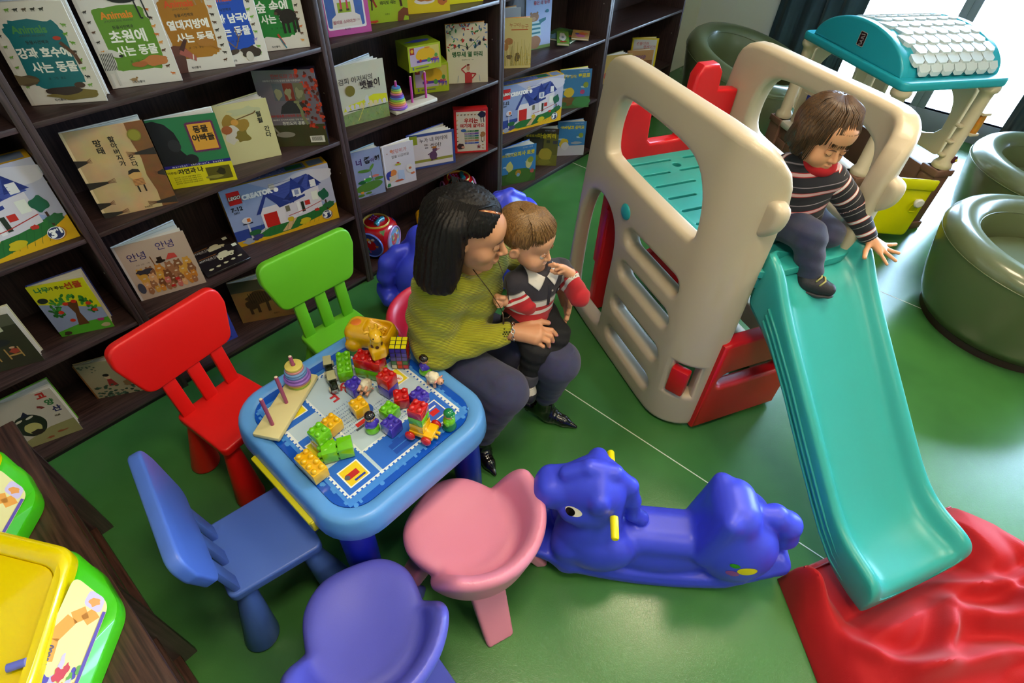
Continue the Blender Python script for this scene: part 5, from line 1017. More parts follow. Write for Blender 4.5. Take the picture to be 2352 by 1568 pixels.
def sky(bot, t1, t2, s1, s2, bush=None, dark=False):
    def f(A, w, h):
        A.rect(0, 0, w, h, '#2c2a24' if dark else M('#3878b8', .35, var=.15, vscale=9)).rect(0, 0, w, h*.30, bot)
        if not dark:
            for (x, y) in ((.2, .85), (.8, .55), (.15, .5)): A.blob(w*x, h*y, w*.12, h*.03, '#a8c0d8', int(x*10), .3)
        else: A.rect(0, h*.3, w*.55, h*.72, '#3a3834').rect(w*.58, h*.3, w, h*.85, '#5c5c2c').rect(w*.66, h*.62, w*.76, h*.70, '#34382c').rect(w*.85, h*.6, w*.98, h*.68, '#3a3c50').poly([(0, h), (w, h), (w, h*.9), (0, h*.9)], '#3a2c28')
        for P in bush or []: A.blob(w*P[0], h*P[1], w*P[2], h*P[3], P[4], int(P[0]*100), .12)
        A.text(t1, w*s1[0], h*s1[1], w*s1[2], '#c0b020', .0006).text(t2, w*s2[0], h*s2[1], w*s2[2], '#c8b820', .0012).text('개구쟁이 그림책', w*.74, h*.945, w*.045, '#a8b0c8', .0001).ell(w*.84, h*.60 if not dark else h*.02, .0001 if dark else w*.085, .0001 if dark else w*.085, '#7c8c34', 22)
    return f
book('blue cartoon picture book with yellow lettering beside the toy brick box', Z1, (2.720, .085), -36, .212, .240, '#3878b8', sky('#3c6a3c', '할 수 있어!', '뽀로로', (.30, .82, .10), (.76, .83, .14), [(.3, .2, .24, .12, '#6a4c28'), (.75, .16, .3, .14, '#3c7c48'), (.32, .42, .18, .12, '#c0a838'), (.12, .12, .14, .06, '#2c5c34'), (.75, .42, .08, .06, '#a83870')]), 14, '#c0b820', 4)
book('blue cartoon picture book with a green hill on the bottom shelf', Z0, (2.192, .108), -23.7, .245, .252, '#3878b8', sky('#33561f', '뽀로로의', '요리사 로봇', (.16, .80, .09), (.64, .80, .13), [(.5, .2, .42, .22, '#3c6424'), (.22, .50, .10, .14, '#b8b46c'), (.80, .52, .10, .14, '#b8b47c'), (.48, .30, .09, .08, '#a07824'), (.48, .24, .05, .05, '#7090b8'), (.9, .28, .06, .06, '#a04848')]), 16, '#4470c0', 2, fan=5)
book('dark olive cartoon picture book in the middle of the bottom shelf', Z0, (2.515, .20), -48, .235, .262, '#4a4428', sky('#6c6c2c', '뽀로로의', '마술피리', (.22, .80, .09), (.66, .80, .15), [(.2, .2, .25, .12, '#6c7c24'), (.66, .32, .20, .17, '#9c9034'), (.62, .1, .2, .08, '#7a7c30')], True), 12, '#5a5240', 2, fan=4)
book('pale blue snowy cartoon picture book at the right of the bottom shelf', Z0, (2.79, .118), -40, .205, .240, '#4a80b8', sky('#b4b4c4', '하늘을', '날고 싶어요', (.22, .84, .09), (.64, .83, .12), [(.25, .36, .16, .16, '#c0a830'), (.3, .30, .14, .12, '#c0c0cc'), (.7, .38, .2, .04, '#9098ac')]), 14, '#6c90c8', 4, fan=4)
def a_pan(A, w, h): A.rect(0, 0, w, h, '#c8b010').rect(w*.06, h*.10, w*.93, h*.96, '#b8b8c0').text('귄둘이와', w*.40, h*.84, w*.13, '#a84848', .0002).text('팬케이크', w*.68, h*.74, w*.13, '#a84848', .0002).blob(w*.5, h*.25, w*.06, h*.05, '#6a6a48', 3).line([(w*.6, h*.24), (w*.72, h*.28)], .004, '#7a6a38')
book('white picture book with yellow border on the rightmost bay', Z1, (3.66, .135), -44, .20, .232, '#c8b010', a_pan, 12, '#c8b010', 4)
def a_kk(A, w, h): A.rect(0, 0, w, h, '#a87c50').text('깜짝이야!', w*.42, h*.72, w*.15, '#542c78', .0009).rect(w*.68, 0, w*.98, h*.6, '#7a4c2c').rect(w*.1, 0, w*.55, h*.45, '#98587c').rect(w*.16, 0, w*.45, h*.38, '#c0bcc0').rect(w*.6, 0, w*.95, h*.2, '#3c3c98')
book('brown picture book with purple lettering on the rightmost bay', Z1, (3.565, .10), -34, .205, .172, '#a87c50', a_kk, 12, None, 4)
def a_lf(A, w, h):
    A.rect(0, 0, w, h, '#b8a060')
    for i in range(9): A.blob(w*(.1+.1*i), h*(.3 + .3*((i*7) % 3)/2), w*.08, h*.1, ['#b05c48', '#b8a888', '#8a6a40'][i % 3], i, .3)
book('fawn patterned picture book at the left of the rightmost bay', Z1, (3.30, .13), -30, .22, .19, '#b8a060', a_lf, 24, '#787848', 4)
# flat lying books, upper shelf of the bay behind the climber
def flat_book(label, loc, yaw, w, d, h, col, spots, rz_tilt=0):
    t = empty('picture_book', loc, rad(yaw), label, 'book', 'books lying flat on the upper shelf', ry=rz_tilt)
    MB().box((0, 0, 0), (w, d, .002), .0005, seg=1).build('back_cover', M(col, .35), t); MB().box((.002, .003, .002), (w - .003, d - .003, h - .002)).build('pages', PAPER, t)
    MB().box((0, 0, h - .002), (w, d, h), .0005, seg=1).build('front_cover', M(col, .3, coat=.3), t)
    A = Art(Matrix(((1, 0, 0, 0), (0, 1, 0, 0), (0, 0, 1, h + .0001), (0, 0, 0, 1))))
    for (x, y, r1, r2, c) in spots: A.blob(w*x, d*y, w*r1, d*r2, c, int(x*50), .3)
    A.build('cover_picture', t)
flat_book('green meadow picture book lying flat beside the bear book', (2.80, .095, Z2 + .001), 12, .24, .20, .012, '#3c6a44', [(.3, .6, .25, .25, '#6a94b8'), (.7, .4, .2, .2, '#2c4a2c'), (.45, .25, .08, .06, '#a83020'), (.8, .75, .12, .1, '#4c7a30')])
flat_book('small lime edged board book lying on top of the green meadow one', (2.73, .055, Z2 + .0135), 38, .24, .075, .014, '#6c9a3c', [(.5, .5, .35, .3, '#c4c4c0'), (.5, .5, .1, .12, '#7a8a90'), (.12, .5, .05, .3, '#a83820')])
flat_book('pink and orange board book lying at the right end of the upper shelf', (2.90, .03, Z2 + .0135), 32, .17, .11, .012, '#b8945c', [(.3, .5, .15, .3, '#b05888'), (.6, .4, .15, .25, '#c06030'), (.75, .7, .12, .15, '#c8b048'), (.5, .7, .1, .12, '#5c4aa0')])
# black wooden-kit boxes lying on the lower shelf
def kit(label, loc, yaw, rx):
    t = empty('model_kit_box', loc, rad(yaw), label, 'box', 'black model kit boxes on the lower shelf', rx=rad(rx))
    MB().box((0, 0, 0), (.19, .115, .010), .001, seg=1).build('carton', M('#1c1618', .3, coat=.3), t)
    A = Art(Matrix(((1, 0, 0, 0), (0, 1, 0, 0), (0, 0, 1, .0101), (0, 0, 0, 1))))
    A.text('ANTIQUE CAR', .052, .080, .013, '#b8b0a8', .0001).text('WOODEN CRAFT ASSEMBLY', .05, .092, .006, '#a86828')
    A.blob(.115, .070, .036, .014, '#b8b090', 2, .15).blob(.115, .084, .020, .010, '#b8b090', 4, .15)
    for (x, y) in ((.09, .058), (.138, .062)): A.ell(x, y, .009, .009, '#c0b898').ell(x, y, .004, .004, '#5a5440')
    for k in range(5): A.blob(.03 + .033*k, .022 + .003*k, .010, .005, '#b0a888', k, .2)
    A.rect(.162, .094, .182, .110, '#c8c8b4').text('PATENT 10-0000', .06, .07, .004, '#b0a8a0'); A.build('lid_picture', t)
kit('black model car kit box lying at the shelf edge', (.268, .040, Z1 + .012), -3, 14)
kit('black model car kit box lying behind the first one', (.272, .125, Z1 + .002), -1, 12)

# ================================================================ stacking ring toys
def ring_toy(loc, yaw, label, board, peg, tower, gap=.086, L=.26, Wd=.085, first=0):
    t = empty('stacking_ring_toy', loc, rad(yaw), label, 'stacking toy', 'wooden stacking ring toys with three pegs')
    MB().box((-L/2, -Wd/2, 0), (L/2, Wd/2, .018), .005).build('base_board', M(board, .45), t)
    for k in (-1, 0, 1): p = MB().lathe([(.0058, .018), (.0058, .134), (.0052, .1385)], 16).build('peg', M(peg, .4), t, 40); p.location = (k * gap, 0, 0); MB().lathe([(.005, .1382), (.0035, .1400), (.0, .1402)], 14, cap=False).build('peg_end', M('#d8ccb0', .5), p)
    z = .018
    for (r, c, hh) in tower:
        o = MB().lathe([(.007, 0), (r - .003, 0), (r, .002), (r, hh - .002), (r - .003, hh), (.007, hh)], 30, cap=False).build('ring', M(c, .4), t, 40); o.location = (first * gap + random.Random(r).uniform(-.001, .001), 0, z); z += hh
ring_toy((.089, -.857, .507), 29.5, 'wooden three-peg ring stacker on the toy table', '#d8cc94', '#a04870',
         [(.036, '#90b83c', .008), (.038, '#c8b848', .008), (.040, '#c88a80', .008), (.042, '#8a60b8', .009), (.037, '#8a60b8', .010), (.034, '#5a84c0', .010), (.033, '#6a94c8', .009), (.028, '#c88488', .009), (.027, '#d0c060', .011)], first=1)
ring_toy((1.462, .062, Z2 + .001), -2, 'white three-peg ring stacker with rainbow cone in the bookcase', '#c8c0b0', '#b03c90',
         [(.046 - .0026 * k, c, .0088) for k, c in enumerate(['#7a54b0', '#b868a8', '#c8785c', '#c0b048', '#80b848', '#5878c0', '#6a44a0', '#c07088', '#c0a848', '#78b060', '#5080b8'])], first=-1, gap=.088, Wd=.075)
# ================================================================ boxed toy buses
def a_bus(A, w, h):
    A.rect(0, 0, w, h, '#98a818').rect(w*.05, h*.22, w*.95, h*.93, '#b0a0b8').poly([(w*.5, h*.93), (w*.95, h*.93), (w*.95, h*.22), (w*.7, h*.22)], '#b8a858').rect(w*.06, h*.68, w*.19, h*.93, '#8a1c1c').ell(w*.125, h*.81, w*.045, h*.07, '#c8a018').blob(w*.52, h*.62, w*.30, h*.25, '#c89c10', 5, .06).rect(w*.25, h*.33, w*.85, h*.42, '#4a348c').ell(w*.62, h*.38, w*.06, h*.09, '#4c8a38').ell(w*.85, h*.52, w*.05, h*.08, '#4c8a38').ell(w*.36, h*.40, w*.035, h*.06, '#a82420').ell(w*.58, h*.87, w*.09, h*.03, '#c07020')
    A.text('PLAY', w*.83, h*.40, w*.07, '#a83050', .0012).text('베베', w*.83, h*.27, w*.12, '#5038a0', .0018).text('2', w*.12, h*.13, w*.09, '#384898', .001).rect(w*.2, h*.10, w*.6, h*.15, '#6a6c50')
tb_ = lambda A, w, d: A.blob(w*.5, d*.5, w*.38, d*.14, '#4a4c98', 3, .2)
G2 = 'boxed toy buses'
flat_box('toy_bus_box', 'yellow-green toy bus carton on top of the other', 'box', Z2 + .137, (1.492, .098), -12.4, .176, .113, .12, '#8a9a18', a_bus, 0, G2, tb_)
flat_box('toy_bus_box', 'yellow-green toy bus carton underneath, standing on the shelf', 'box', Z2, (1.567, .165), -27, .184, .136, .12, '#8a9a18', a_bus, 0, G2, tb_)

# ================================================================ activity cubes and toy buses
def act_cube(loc, rz, label):
    t = empty('activity_cube', loc, rz, label, 'activity cube', 'red activity cubes on the bottom shelf')
    s = .096
    def f(p):
        d = rbox(p, (0, 0, s), (s, s, s), .03); return smax(d, ell(p, (0, 0, s), (s*1.30,)*3), .03)
    sdf('body', f, (-.11, -.11, -.01), (.11, .11, .205), .005, M('#a8101c', .22, coat=.6), t)
    cols = {0: ('#b08ac8', '#6a88b0'), 1: ('#5a7ae0', '#2038a8'), 2: ('#b878b8', '#242858'), 3: ('#5a7ae0', '#2c3c90')}
    for k in range(4):
        R = Matrix.Translation((0, 0, s)) @ Matrix.Rotation(k * PI / 2, 4, 'Z') @ Matrix.Translation((0, -s - .001, 0)) @ Matrix.Rotation(rad(90), 4, 'X')
        ringc, inner = cols[k]
        MB().lathe([(.074, -.006), (.074, .001), (.071, .004), (.067, .002), (.066, -.006)], 36, cap=False).build('face_ring', M(ringc, .3, coat=.4), t).matrix_local = R
        A = Art(R @ Matrix.Translation((0, 0, -.0015))); A.ell(0, 0, .067, .067, inner, 36); r = random.Random(k)
        for i in range(12): A.blob(r.uniform(-.045, .045), r.uniform(-.045, .045), .010, .008, r.choice(['#b03c78', '#c8a030', '#2c8a6a', '#c8c8d8', '#a86020', '#3060b8']), i, .3)
        A.build('face_picture', t)
    MB().lathe([(.072, 2*s - .012), (.072, 2*s), (.069, 2*s + .004), (.065, 2*s + .001), (.064, 2*s - .004), (.0, 2*s - .004)], 36, cap=False).build('top_dial', M('#c8a848', .35, coat=.3), t)
    hs = MB().tube([(-.045, -.02, 2*s + .004), (-.035, -.022, 2*s + .006), (-.01, -.018, 2*s + .007), (.018, -.026, 2*s + .006), (.028, -.03, 2*s + .004)], [.012, .015, .011, .015, .012], 12).build('toy_receiver', M('#1c7a94', .3, coat=.3), t, 60)
    for i in range(3):
        for j in range(3): MB().sphere((-.012 + .02*i + .008*j, .004 + .018*j, 2*s - .002), .0075, 0, 10, (1, 1, .6)).build('key_button', M('#a02c8c' if j < 2 else '#4c2c9c', .3, coat=.3), t, 180)
    for (x, y, c) in ((-1, -1, '#2c6a24'), (1, -1, '#2c2870'), (1, 1, '#8c1020'), (-1, 1, '#2c6a24')):
        n = Vector((x, y, 1.1)).normalized(); P = Vector((0, 0, s)) + n * s * 1.292; a = n.cross(Vector((0, 0, 1))).normalized(); b = a.cross(n)
        pydata('corner_triangle', [P + a*.016 + b*.012, P - a*.016 + b*.012, P - b*.018], [(0, 1, 2)], M(c, .3), t, None, 0)
    return t
act_cube((1.185, .125, Z0 + .002), rad(25), 'red activity cube at the left of the bottom shelf, beside the upright')
act_cube((1.835, .150, Z0 + .002), rad(62), "red activity cube behind the woman's head")
def toy_bus(loc, rz, label, s=1.0):
    t = empty('toy_bus', loc, rz, label, 'toy bus', 'yellow toy buses'); t.scale = (s, s, s); Y = M('#dca408', .25, coat=.5)
    def f(p):
        d = rbox(p, (0, 0, .062), (.085, .05, .045), .035); d = smax(d, -rbox(p, (.032, 0, .11), (.04, .033, .03), .012, rot3(0, 25, 0)), .006)
        for sx in (-.05, .05):
            for sy in (-.048, .048): d = smin(d, ell(p, (sx, sy, .035), (.028, .014, .026)), .01)
        return d
    sdf('body', f, (-.1, -.07, .0), (.1, .07, .12), .0045, Y, t)
    MB().sphere((-.045, 0, .104), .02, 0, 18, (1, 1, .3)).build('roof_button', M('#d8701c', .3, coat=.4), t, 180)
    MB().box((-.075, -.04, .010), (.075, .04, .028), .006).build('chassis', M('#3c2888', .4), t)
    for i in range(3):
        for j in (-1, 0, 1): MB().sphere((.018 + .014*i, .014*j, .087 - .005*i), .0065, 0, 10).build('stud_button', Y, t, 180)
    for sx in (-.05, .05):
        for sy in (-.052, .052):
            MB().lathe([(.019, -.007), (.021, 0), (.019, .007)], 20).build('wheel', M('#4c9a3c', .35), t, 40).matrix_local = Matrix.Translation((sx, sy, .021)) @ Matrix.Rotation(rad(90), 4, 'X')
    return t
toy_bus((1.545, .10, Z0 + .001), rad(-35), 'yellow toy bus on the bottom shelf between the two activity cubes')
toy_bus((.437, -.845, .5065), rad(-60), 'yellow toy bus on the toy table behind the giraffe')

# ================================================================ things on the play table
TT = .5065; U_ = .024
def brick(loc, rz, nx, ny, col, label, name='toy_brick', h=.042, rx=0, parent=None, ry=0):
    k = nx * U_ / 2 - .0006; q = ny * U_ / 2 - .0006; root = empty(name, loc, rad(rz), label, 'toy brick', 'chunky plastic building bricks', rx=rad(rx), ry=rad(ry)) if not parent else parent
    m = M(col, .18, coat=.6)
    MB().box((-k, -q, 0), (k, q, h), .0025).build('brick_body', m, root)
    for i in range(nx):
        for j in range(ny): MB().lathe([(.0085, 0), (.0085, .005), (.0065, .0095), (.003, .0112), (0, .0115)], 16, cap=False).build('stud', m, root, 60).location = ((i - (nx-1)/2) * U_, (j - (ny-1)/2) * U_, h)
    return root
R_, G_, Y_, P_ = '#c0100c', '#6cc010', '#e8b40c', '#4432b4'
brick((.302, -.868, TT), -32+90, 4, 2, G_, 'lime brick with eight studs beside the black toy trucks')
brick((.352, -.945, TT), -32-0, 4, 2, G_, 'lime brick with eight studs under the red one carrying the giraffe').rotation_euler.z = rad(-65)
brick((.352, -.945, TT + .0425), -65, 4, 2, R_, 'red brick with eight studs carrying the giraffe')
brick((.270, -.965, TT), 0, 2, 2, P_, 'purple brick beside the lying sheep and lime brick'); 
brick((.340, -1.045, TT), 8, 2, 2, P_, 'purple brick under the red one, behind the lying sheep')
brick((.340, -1.045, TT + .0425), 8, 2, 2, R_, 'red brick stacked on purple, behind the lying sheep')
brick((.228, -1.040, TT), -8, 2, 2, Y_, 'yellow brick just left of the lying sheep')
brick((.338, -1.110, TT), -35, 2, 2, R_, 'red brick between the red stack and the brick train')
brick((.378, -1.148, TT), 3, 2, 2, P_, 'purple brick leaning beside the brick train wheels')
brick((.279, -1.124, TT), 10, 2, 2, G_, 'lime brick at the side of the dark-haired figure')
brick((.249, -1.168, TT), 5, 2, 2, P_, 'purple brick in front of the lime one beside the figure')
brick((.132, -1.034, TT), 6, 2, 2, Y_, 'yellow brick behind the lime on yellow stack')
brick((.075, -1.068, TT), 6, 2, 2, Y_, 'yellow brick underneath a lime one at the left')
brick((.075, -1.068, TT + .0425), 6, 2, 2, G_, 'lime brick on the yellow one at the left')
brick((.008, -1.110, TT), 90, 4, 2, Y_, 'yellow brick with eight studs nearest the left table edge')
for i, d in enumerate((0, 1)):
    brick((.088 + .040 * d, -1.118 - .022 * d, TT + .024), -29 + 180, 2, 2, G_, ['lime brick lying on its side, studs showing', 'lime brick lying on its side against its twin'][i], ry=90)
# brick train wagon
bt_ = empty('brick_wagon', (.302, -1.238, TT), rad(20), 'tower wagon of red, lime and yellow bricks on red wheels', 'toy wagon')
MB().box((-.026, -.05, .012), (.026, .026, .03), .003).box((-.012, -.062, .010), (-.004, -.048, .02), .002).box((.004, -.062, .010), (.012, -.048, .02), .002).build('wagon_base', M(Y_, .18, coat=.6), bt_)
for sx in (-1, 1):
    for sy in (-.035, .018): MB().sphere((sx * .034, sy, .017), .017, 0, 18, (.6, 1, 1)).build('wheel', M(R_, .15, coat=.8), bt_, 180)
for z, c in ((.03, Y_), (.062, G_), (.094, R_)): MB().box((-.0235, -.0235, z), (.0235, .0235, z + .032), .003).build('brick_layer', M(c, .18, coat=.6), bt_)
for i in (-1, 1):
    for j in (-1, 1): MB().lathe([(.0085, 0), (.0085, .005), (.006, .010), (0, .0115)], 16, cap=False).build('stud', M(R_, .18, coat=.6), bt_, 60).location = (i * .012, j * .012, .126)
# giraffe
gi = empty('toy_giraffe', (.372, -.972, TT + .085 + .011), rad(-20), 'yellow toy giraffe with brown patches standing on the red brick', 'toy giraffe')
def giraffe(p):
    d = rbox(p, (0, 0, .022), (.024, .024, .022), .008); d = smin(d, rc(p, (0, 0, .03), (0, -.004, .082), .022, .016), .012); d = smin(d, ell(p, (0, -.010, .100), (.020, .024, .018)), .008)
    d = smin(d, ell(p, (0, -.026, .094), (.014, .014, .011)), .008); q = p.copy(); q[:, 0] = np.abs(q[:, 0]); d = smin(d, rc(q, (.008, .004, .112), (.010, .004, .128), .004, .0045), .003); return smin(d, ell(q, (.024, .002, .110), (.009, .004, .006)), .004)
sdf('body', giraffe, (-.045, -.05, -.002), (.045, .04, .14), .0032, M('#e8b008', .2, coat=.6), gi)
gp = MB()
for (a, z) in [(-100, .055), (-60, .042), (-130, .036), (-85, .024), (-40, .06), (-150, .058)]:
    r_1 = .0215 if z < .045 else .0195; n = Vector((math.cos(rad(a)), math.sin(rad(a)), 0)); c = n * r_1 + Vector((0, -.002 if z > .045 else 0, z)); 
    o = MB().sphere((0, 0, 0), .0058, 0, 10, (1, .35, 1.15)).build('brown_patch', M('#5a2c0c', .3), gi, 180); o.location = c; o.rotation_euler.z = rad(a + 90)
for s in (-1, 1): MB().sphere((s * .011, -.029, .103), .0032, 0, 10).build('eye', M('#101010', .1), gi, 180)
# puzzle cube tower
pc = empty('puzzle_cube_tower', (.452, -.975, TT), rad(-48), 'tall puzzle cube block with coloured squares and yellow top', 'puzzle cube')
MB().box((-.0285, -.0285, 0), (.0285, .0285, .095), .0015).build('core', M('#281c1c', .3, coat=.3), pc)
rq = random.Random(11)
cl_l = [['#b81020'] * 3, ['#b81020'] * 3, ['#b81020'] * 3, ['#18704c', '#b81020', '#18704c'], ['#b81020', '#3c3480', '#d0d0d0']]
cl_r = [['#3a2c9c'] * 3, ['#3a2c9c', '#3a2c9c', '#4434a8'], ['#3a2c9c'] * 3, ['#18704c', '#b81020', '#18704c'], ['#c8c8cc', '#b81020', '#b81020']]
for r in range(5):
    for c in range(3):
        z0 = .095 - (r + 1) * .019 + .0015; x0 = -.0285 + c * .019 + .0015
        MB().box((x0, -.0292, z0), (x0 + .016, -.0285, z0 + .016), .0003, seg=1).build('sticker', M(cl_r[r][c], .2, coat=.5), pc)
        MB().box((.0285, x0, z0), (.0292, x0 + .016, z0 + .016), .0003, seg=1).build('sticker', M(cl_l[r][c], .2, coat=.5), pc)
        if r < 3: MB().box((x0, -.0285 + r * .019 + .0015, .095), (x0 + .016, -.0285 + r * .019 + .0175, .0957), .0003, seg=1).build('sticker', M('#e4dc08', .25, coat=.5), pc)
# small figures
def figure(loc, rz, label, base, body, hair, hat=None):
    t = empty('toy_figure', loc, rad(rz), label, 'toy figure', 'round-headed toy figures')
    MB().lathe([(.022, 0), (.023, .003), (.019, .016), (.016, .02)], 24).build('base', M(base, .2, coat=.5), t, 50)
    MB().lathe([(.0155, .018), (.0195, .026), (.019, .036), (.012, .045), (.008, .048)], 24).build('torso', M(body, .2, coat=.5), t, 60)
    for s in (-1, 1): MB().sphere((s * .0175, -.004, .030), .007, 0, 12, (.8, .9, 1.5)).build('arm', M(body, .2, coat=.5), t, 180)
    MB().sphere((0, -.001, .058), .0145, 0, 20).build('head', M('#d89a60', .3), t, 180)
    for s in (-1, 1): MB().sphere((s * .005, -.0145, .060), .0016, 0, 8).build('eye', M('#101010', .1), t, 180)
    if hat:
        MB().sphere((0, .0, .066), .0162, 0, 20, (1, 1, .85)).build('hat', M(hat, .2, coat=.5), t, 180); MB().sphere((0, -.010, .064), .013, 0, 16, (1, .9, .25)).build('hat_brim', M(hat, .2, coat=.5), t, 180)
    else: MB().sphere((0, .0015, .0635), .0165, 0, 20, (1, 1, .88)).build('hair', M(hair, .15, coat=.8), t, 180)
figure((.480, -1.065, TT), 10, 'dark-haired purple toy figure at the back right of the toy table', G_, P_, '#1c100c')
figure((.212, -1.120, TT), -10, 'dark-haired purple toy figure among the bricks at the table centre', G_, P_, '#180c18')
figure((.376, -1.285, TT), 15, 'green-hatted toy figure near the right front edge of the table', '#0c6a34', '#6cc010', '', '#0c7a3c')
def sheep(loc, rz, label, lie=False):
    t = empty('toy_sheep', loc, rad(rz), label, 'toy sheep', 'small white toy sheep', rx=rad(80) if lie else 0)
    def f(p):
        d = ell(p, (0, .006, .030), (.019, .024, .019)); r = np.random.RandomState(2)
        for _ in range(26):
            v = r.normal(size=3); v /= np.linalg.norm(v); d = smin(d, ell(p, (v[0]*.017, .006 + v[1]*.021, .030 + v[2]*.017), (.006,)*3), .002)
        return d
    sdf('fleece', f, (-.03, -.03, .0), (.03, .045, .06), .0022, M('#d8d0b8', .4), t)
    MB().sphere((0, -.024, .030), .0135, 0, 18, (.9, 1, 1)).build('head', M('#d8a080', .3, coat=.3), t, 180)
    for s in (-1, 1):
        MB().sphere((s * .014, -.018, .035), .006, 0, 10, (1.2, .6, .6)).build('ear', M('#d08c80', .3), t, 180); MB().sphere((s * .0055, -.0355, .034), .0022, 0, 8).build('eye', M('#101010', .1), t, 180)
        for y in (-.008, .018): MB().lathe([(.0055, 0), (.0055, .018)], 12).build('leg', M('#d8a080', .3), t).location = (s * .010, y, .0)
sheep((.462, -1.128, TT), 8, 'white toy sheep standing by the right table rim')
sheep((.268, -1.006, TT + .022), 120, 'white toy sheep lying on its side among the bricks', True)
def truck(loc, rz, label):
    t = empty('toy_truck', loc, rad(rz), label, 'toy vehicle', 'small black and cream toy trucks')
    MB().box((-.012, -.035, .008), (.012, .035, .014), .002).build('chassis', M('#141414', .3, coat=.3), t); MB().box((-.012, -.004, .014), (.012, .032, .034), .003).build('cab', M('#1c2414', .25, coat=.5), t); MB().box((-.0135, -.006, .034), (.0135, .034, .039), .002).build('roof', M('#b8b488', .4), t)
    MB().box((-.008, -.033, .014), (.008, -.006, .026), .003).build('hood', M('#1c2414', .25, coat=.5), t); MB().box((-.010, -.040, .006), (.010, -.034, .018), .002).build('bumper', M('#a8a8ac', .25, metal=.8), t)
    for sx in (-1, 1):
        for y in (-.022, .022): MB().lathe([(.009, -.0025), (.0095, 0), (.009, .0025)], 16).build('wheel', M('#a8a494', .35), t, 40).matrix_local = Matrix.Translation((sx * .0145, y, .0095)) @ Matrix.Rotation(rad(90), 4, 'Y')
truck((.266, -.828, TT), -30, 'black and cream toy truck, rear one of two by the lime brick')
truck((.236, -.892, TT), -25, 'black and cream toy truck, front one of two by the lime brick')

# ================================================================ activity trays on the low bookcase
def tray(loc, label):
    t = empty('activity_tray', loc, 0, label, 'toy tray', 'yellow and green plastic activity trays')
    GR = M('#46c010', .3, coat=.3); YL = M('#f0d400', .22, coat=.5)
    def rp(P, r=.03, n=7):
        Q = []; K = len(P)
        for i in range(K):
            a = Vector(P[i-1]); b = Vector(P[i]); c = Vector(P[(i+1) % K]); rr_ = min(r, (a-b).length*.45, (c-b).length*.45); p0 = b + (a-b).normalized()*rr_; p1 = b + (c-b).normalized()*rr_
            for k in range(n): u = k/(n-1); q = p0*(1-u)**2 + b*2*u*(1-u) + p1*u*u; Q.append((q.x, q.y))
        return Q
    FO = [(.004, -.005), (.006, .12), (-.03, .20), (-.15, .36), (-.36, .36), (-.44, .05), (-.40, -.36), (-.28, -.30)]; YO = [(.006, .128), (-.09, .30), (-.13, .325), (-.33, .325), (-.40, .05), (-.355, -.32), (-.285, -.27), (-.13, -.07)]
    FO2 = [(.004, -.005), (.006, .12), (-.10, .31), (-.15, .36), (-.36, .36), (-.44, .05), (-.40, -.36), (-.28, -.30)]
    A1 = rp(FO2, .03); A2 = rp([YO[7], YO[0], YO[1], YO[2], YO[3], YO[4], YO[5], YO[6]], .03); k = len(A1)
    lv2 = [(A1, 0, .99), (A1, .008, 1.0), (A1, .034, 1.0), (A1, .040, .992), (A2, .086, 1.0), (A2, .094, .985)]; V = []; F = []
    for P, z, s in lv2: V += [((x + .2) * s - .2, (y - .0) * s, z) for x, y in P]
    for j in range(len(lv2) - 1):
        for i in range(k): F.append((j*k+i, j*k+(i+1) % k, (j+1)*k+(i+1) % k, (j+1)*k+i))
    mb = MB().add(V, F); mb.F.append(tuple(range(k))[::-1]); mb.F.append(tuple(range(5*k, 6*k))); mb.build('green_frame', GR, t, 35)
    Yo = rp([((x + .2) * .985 - .2, y * .985) for x, y in YO], .035); Yi = rp([((x + .21) * .80 - .21, (y - .02) * .80 + .02) for x, y in YO], .04)
    solid('yellow_rim', [Yo, Yi], .056, .018, YL, t, Matrix.Translation((0, 0, .106)), 60, 5); solid('yellow_floor', [Yi], .02, .002, YL, t, Matrix.Translation((0, 0, .114)))
    MB().sphere((-.17, .20, .118), .06, 0, 24, (1, 1, .25)).build('moulded_dome', YL, t, 180)
    P2 = Vector((-.262, -.276, .043)); P1 = Vector((.004, .012, .043)); P3 = Vector((-.13, -.07, .088)); T = frame(P2 + (P1 - P2).cross(P3 - P2).normalized() * .0065, P1 - P2, P3 - P2); L_ = (P1 - P2).length; A = Art(T); h0 = .012; h1 = .105
    A.poly(rp([(.02, h0), (L_ - .012, h0), (L_ + .028, h1 - .012), (.05, h1 - .012)], .02), '#ded490'); r = random.Random(9)
    A.line([(L_ - .05, .028), (L_ - .035, .045), (L_ - .05, .065), (L_ - .09, .085), (L_ - .13, .080)], .024, '#e0941c').poly(rp([(L_ - .035, .022), (L_ - .005, .022), (L_ + .008, .055), (L_ - .022, .058)], .01), '#c8b8dc').blob(L_ - .015, .040, .009, .010, '#e09038', 3, .3)
    for i in range(64):
        y_ = r.uniform(h0 + .008, h1 - .022); A.blob(r.uniform(.05, L_ - .12), y_, r.uniform(.008, .020), r.uniform(.004, .010), r.choice(['#e0941c', '#c02838', '#5c9c34', '#4434a0', '#c8b8dc', '#e8d818', '#1c6a68', '#b8b0e0']), i, .35)
    A.text('DB 70000', L_ - .13, h1 - .025, .014, '#4a4468', .0004); A.rect(.05, h0 + .001, L_ - .03, h0 + .007, '#5038a0'); A.build('sticker', t)
    kb = MB().sphere((0, 0, 0), .030, 0, 20, (1, .85, .6)).build('purple_knob', M('#2c1480', .25, coat=.5), t, 180); kb.location = (-.215, -.165, .098)
    for i, c in enumerate(['#6a70c8', '#8a80d8', '#d87ca0', '#7ab8d8', '#e0a850', '#6a70c8']): MB().tube([(-.135 - .028*i, -.045 - .042*i, .134), (-.160 - .028*i, -.033 - .042*i, .136)], .008, 8).build('raised_letter_shape', M(c, .35), t, 60)
    return t
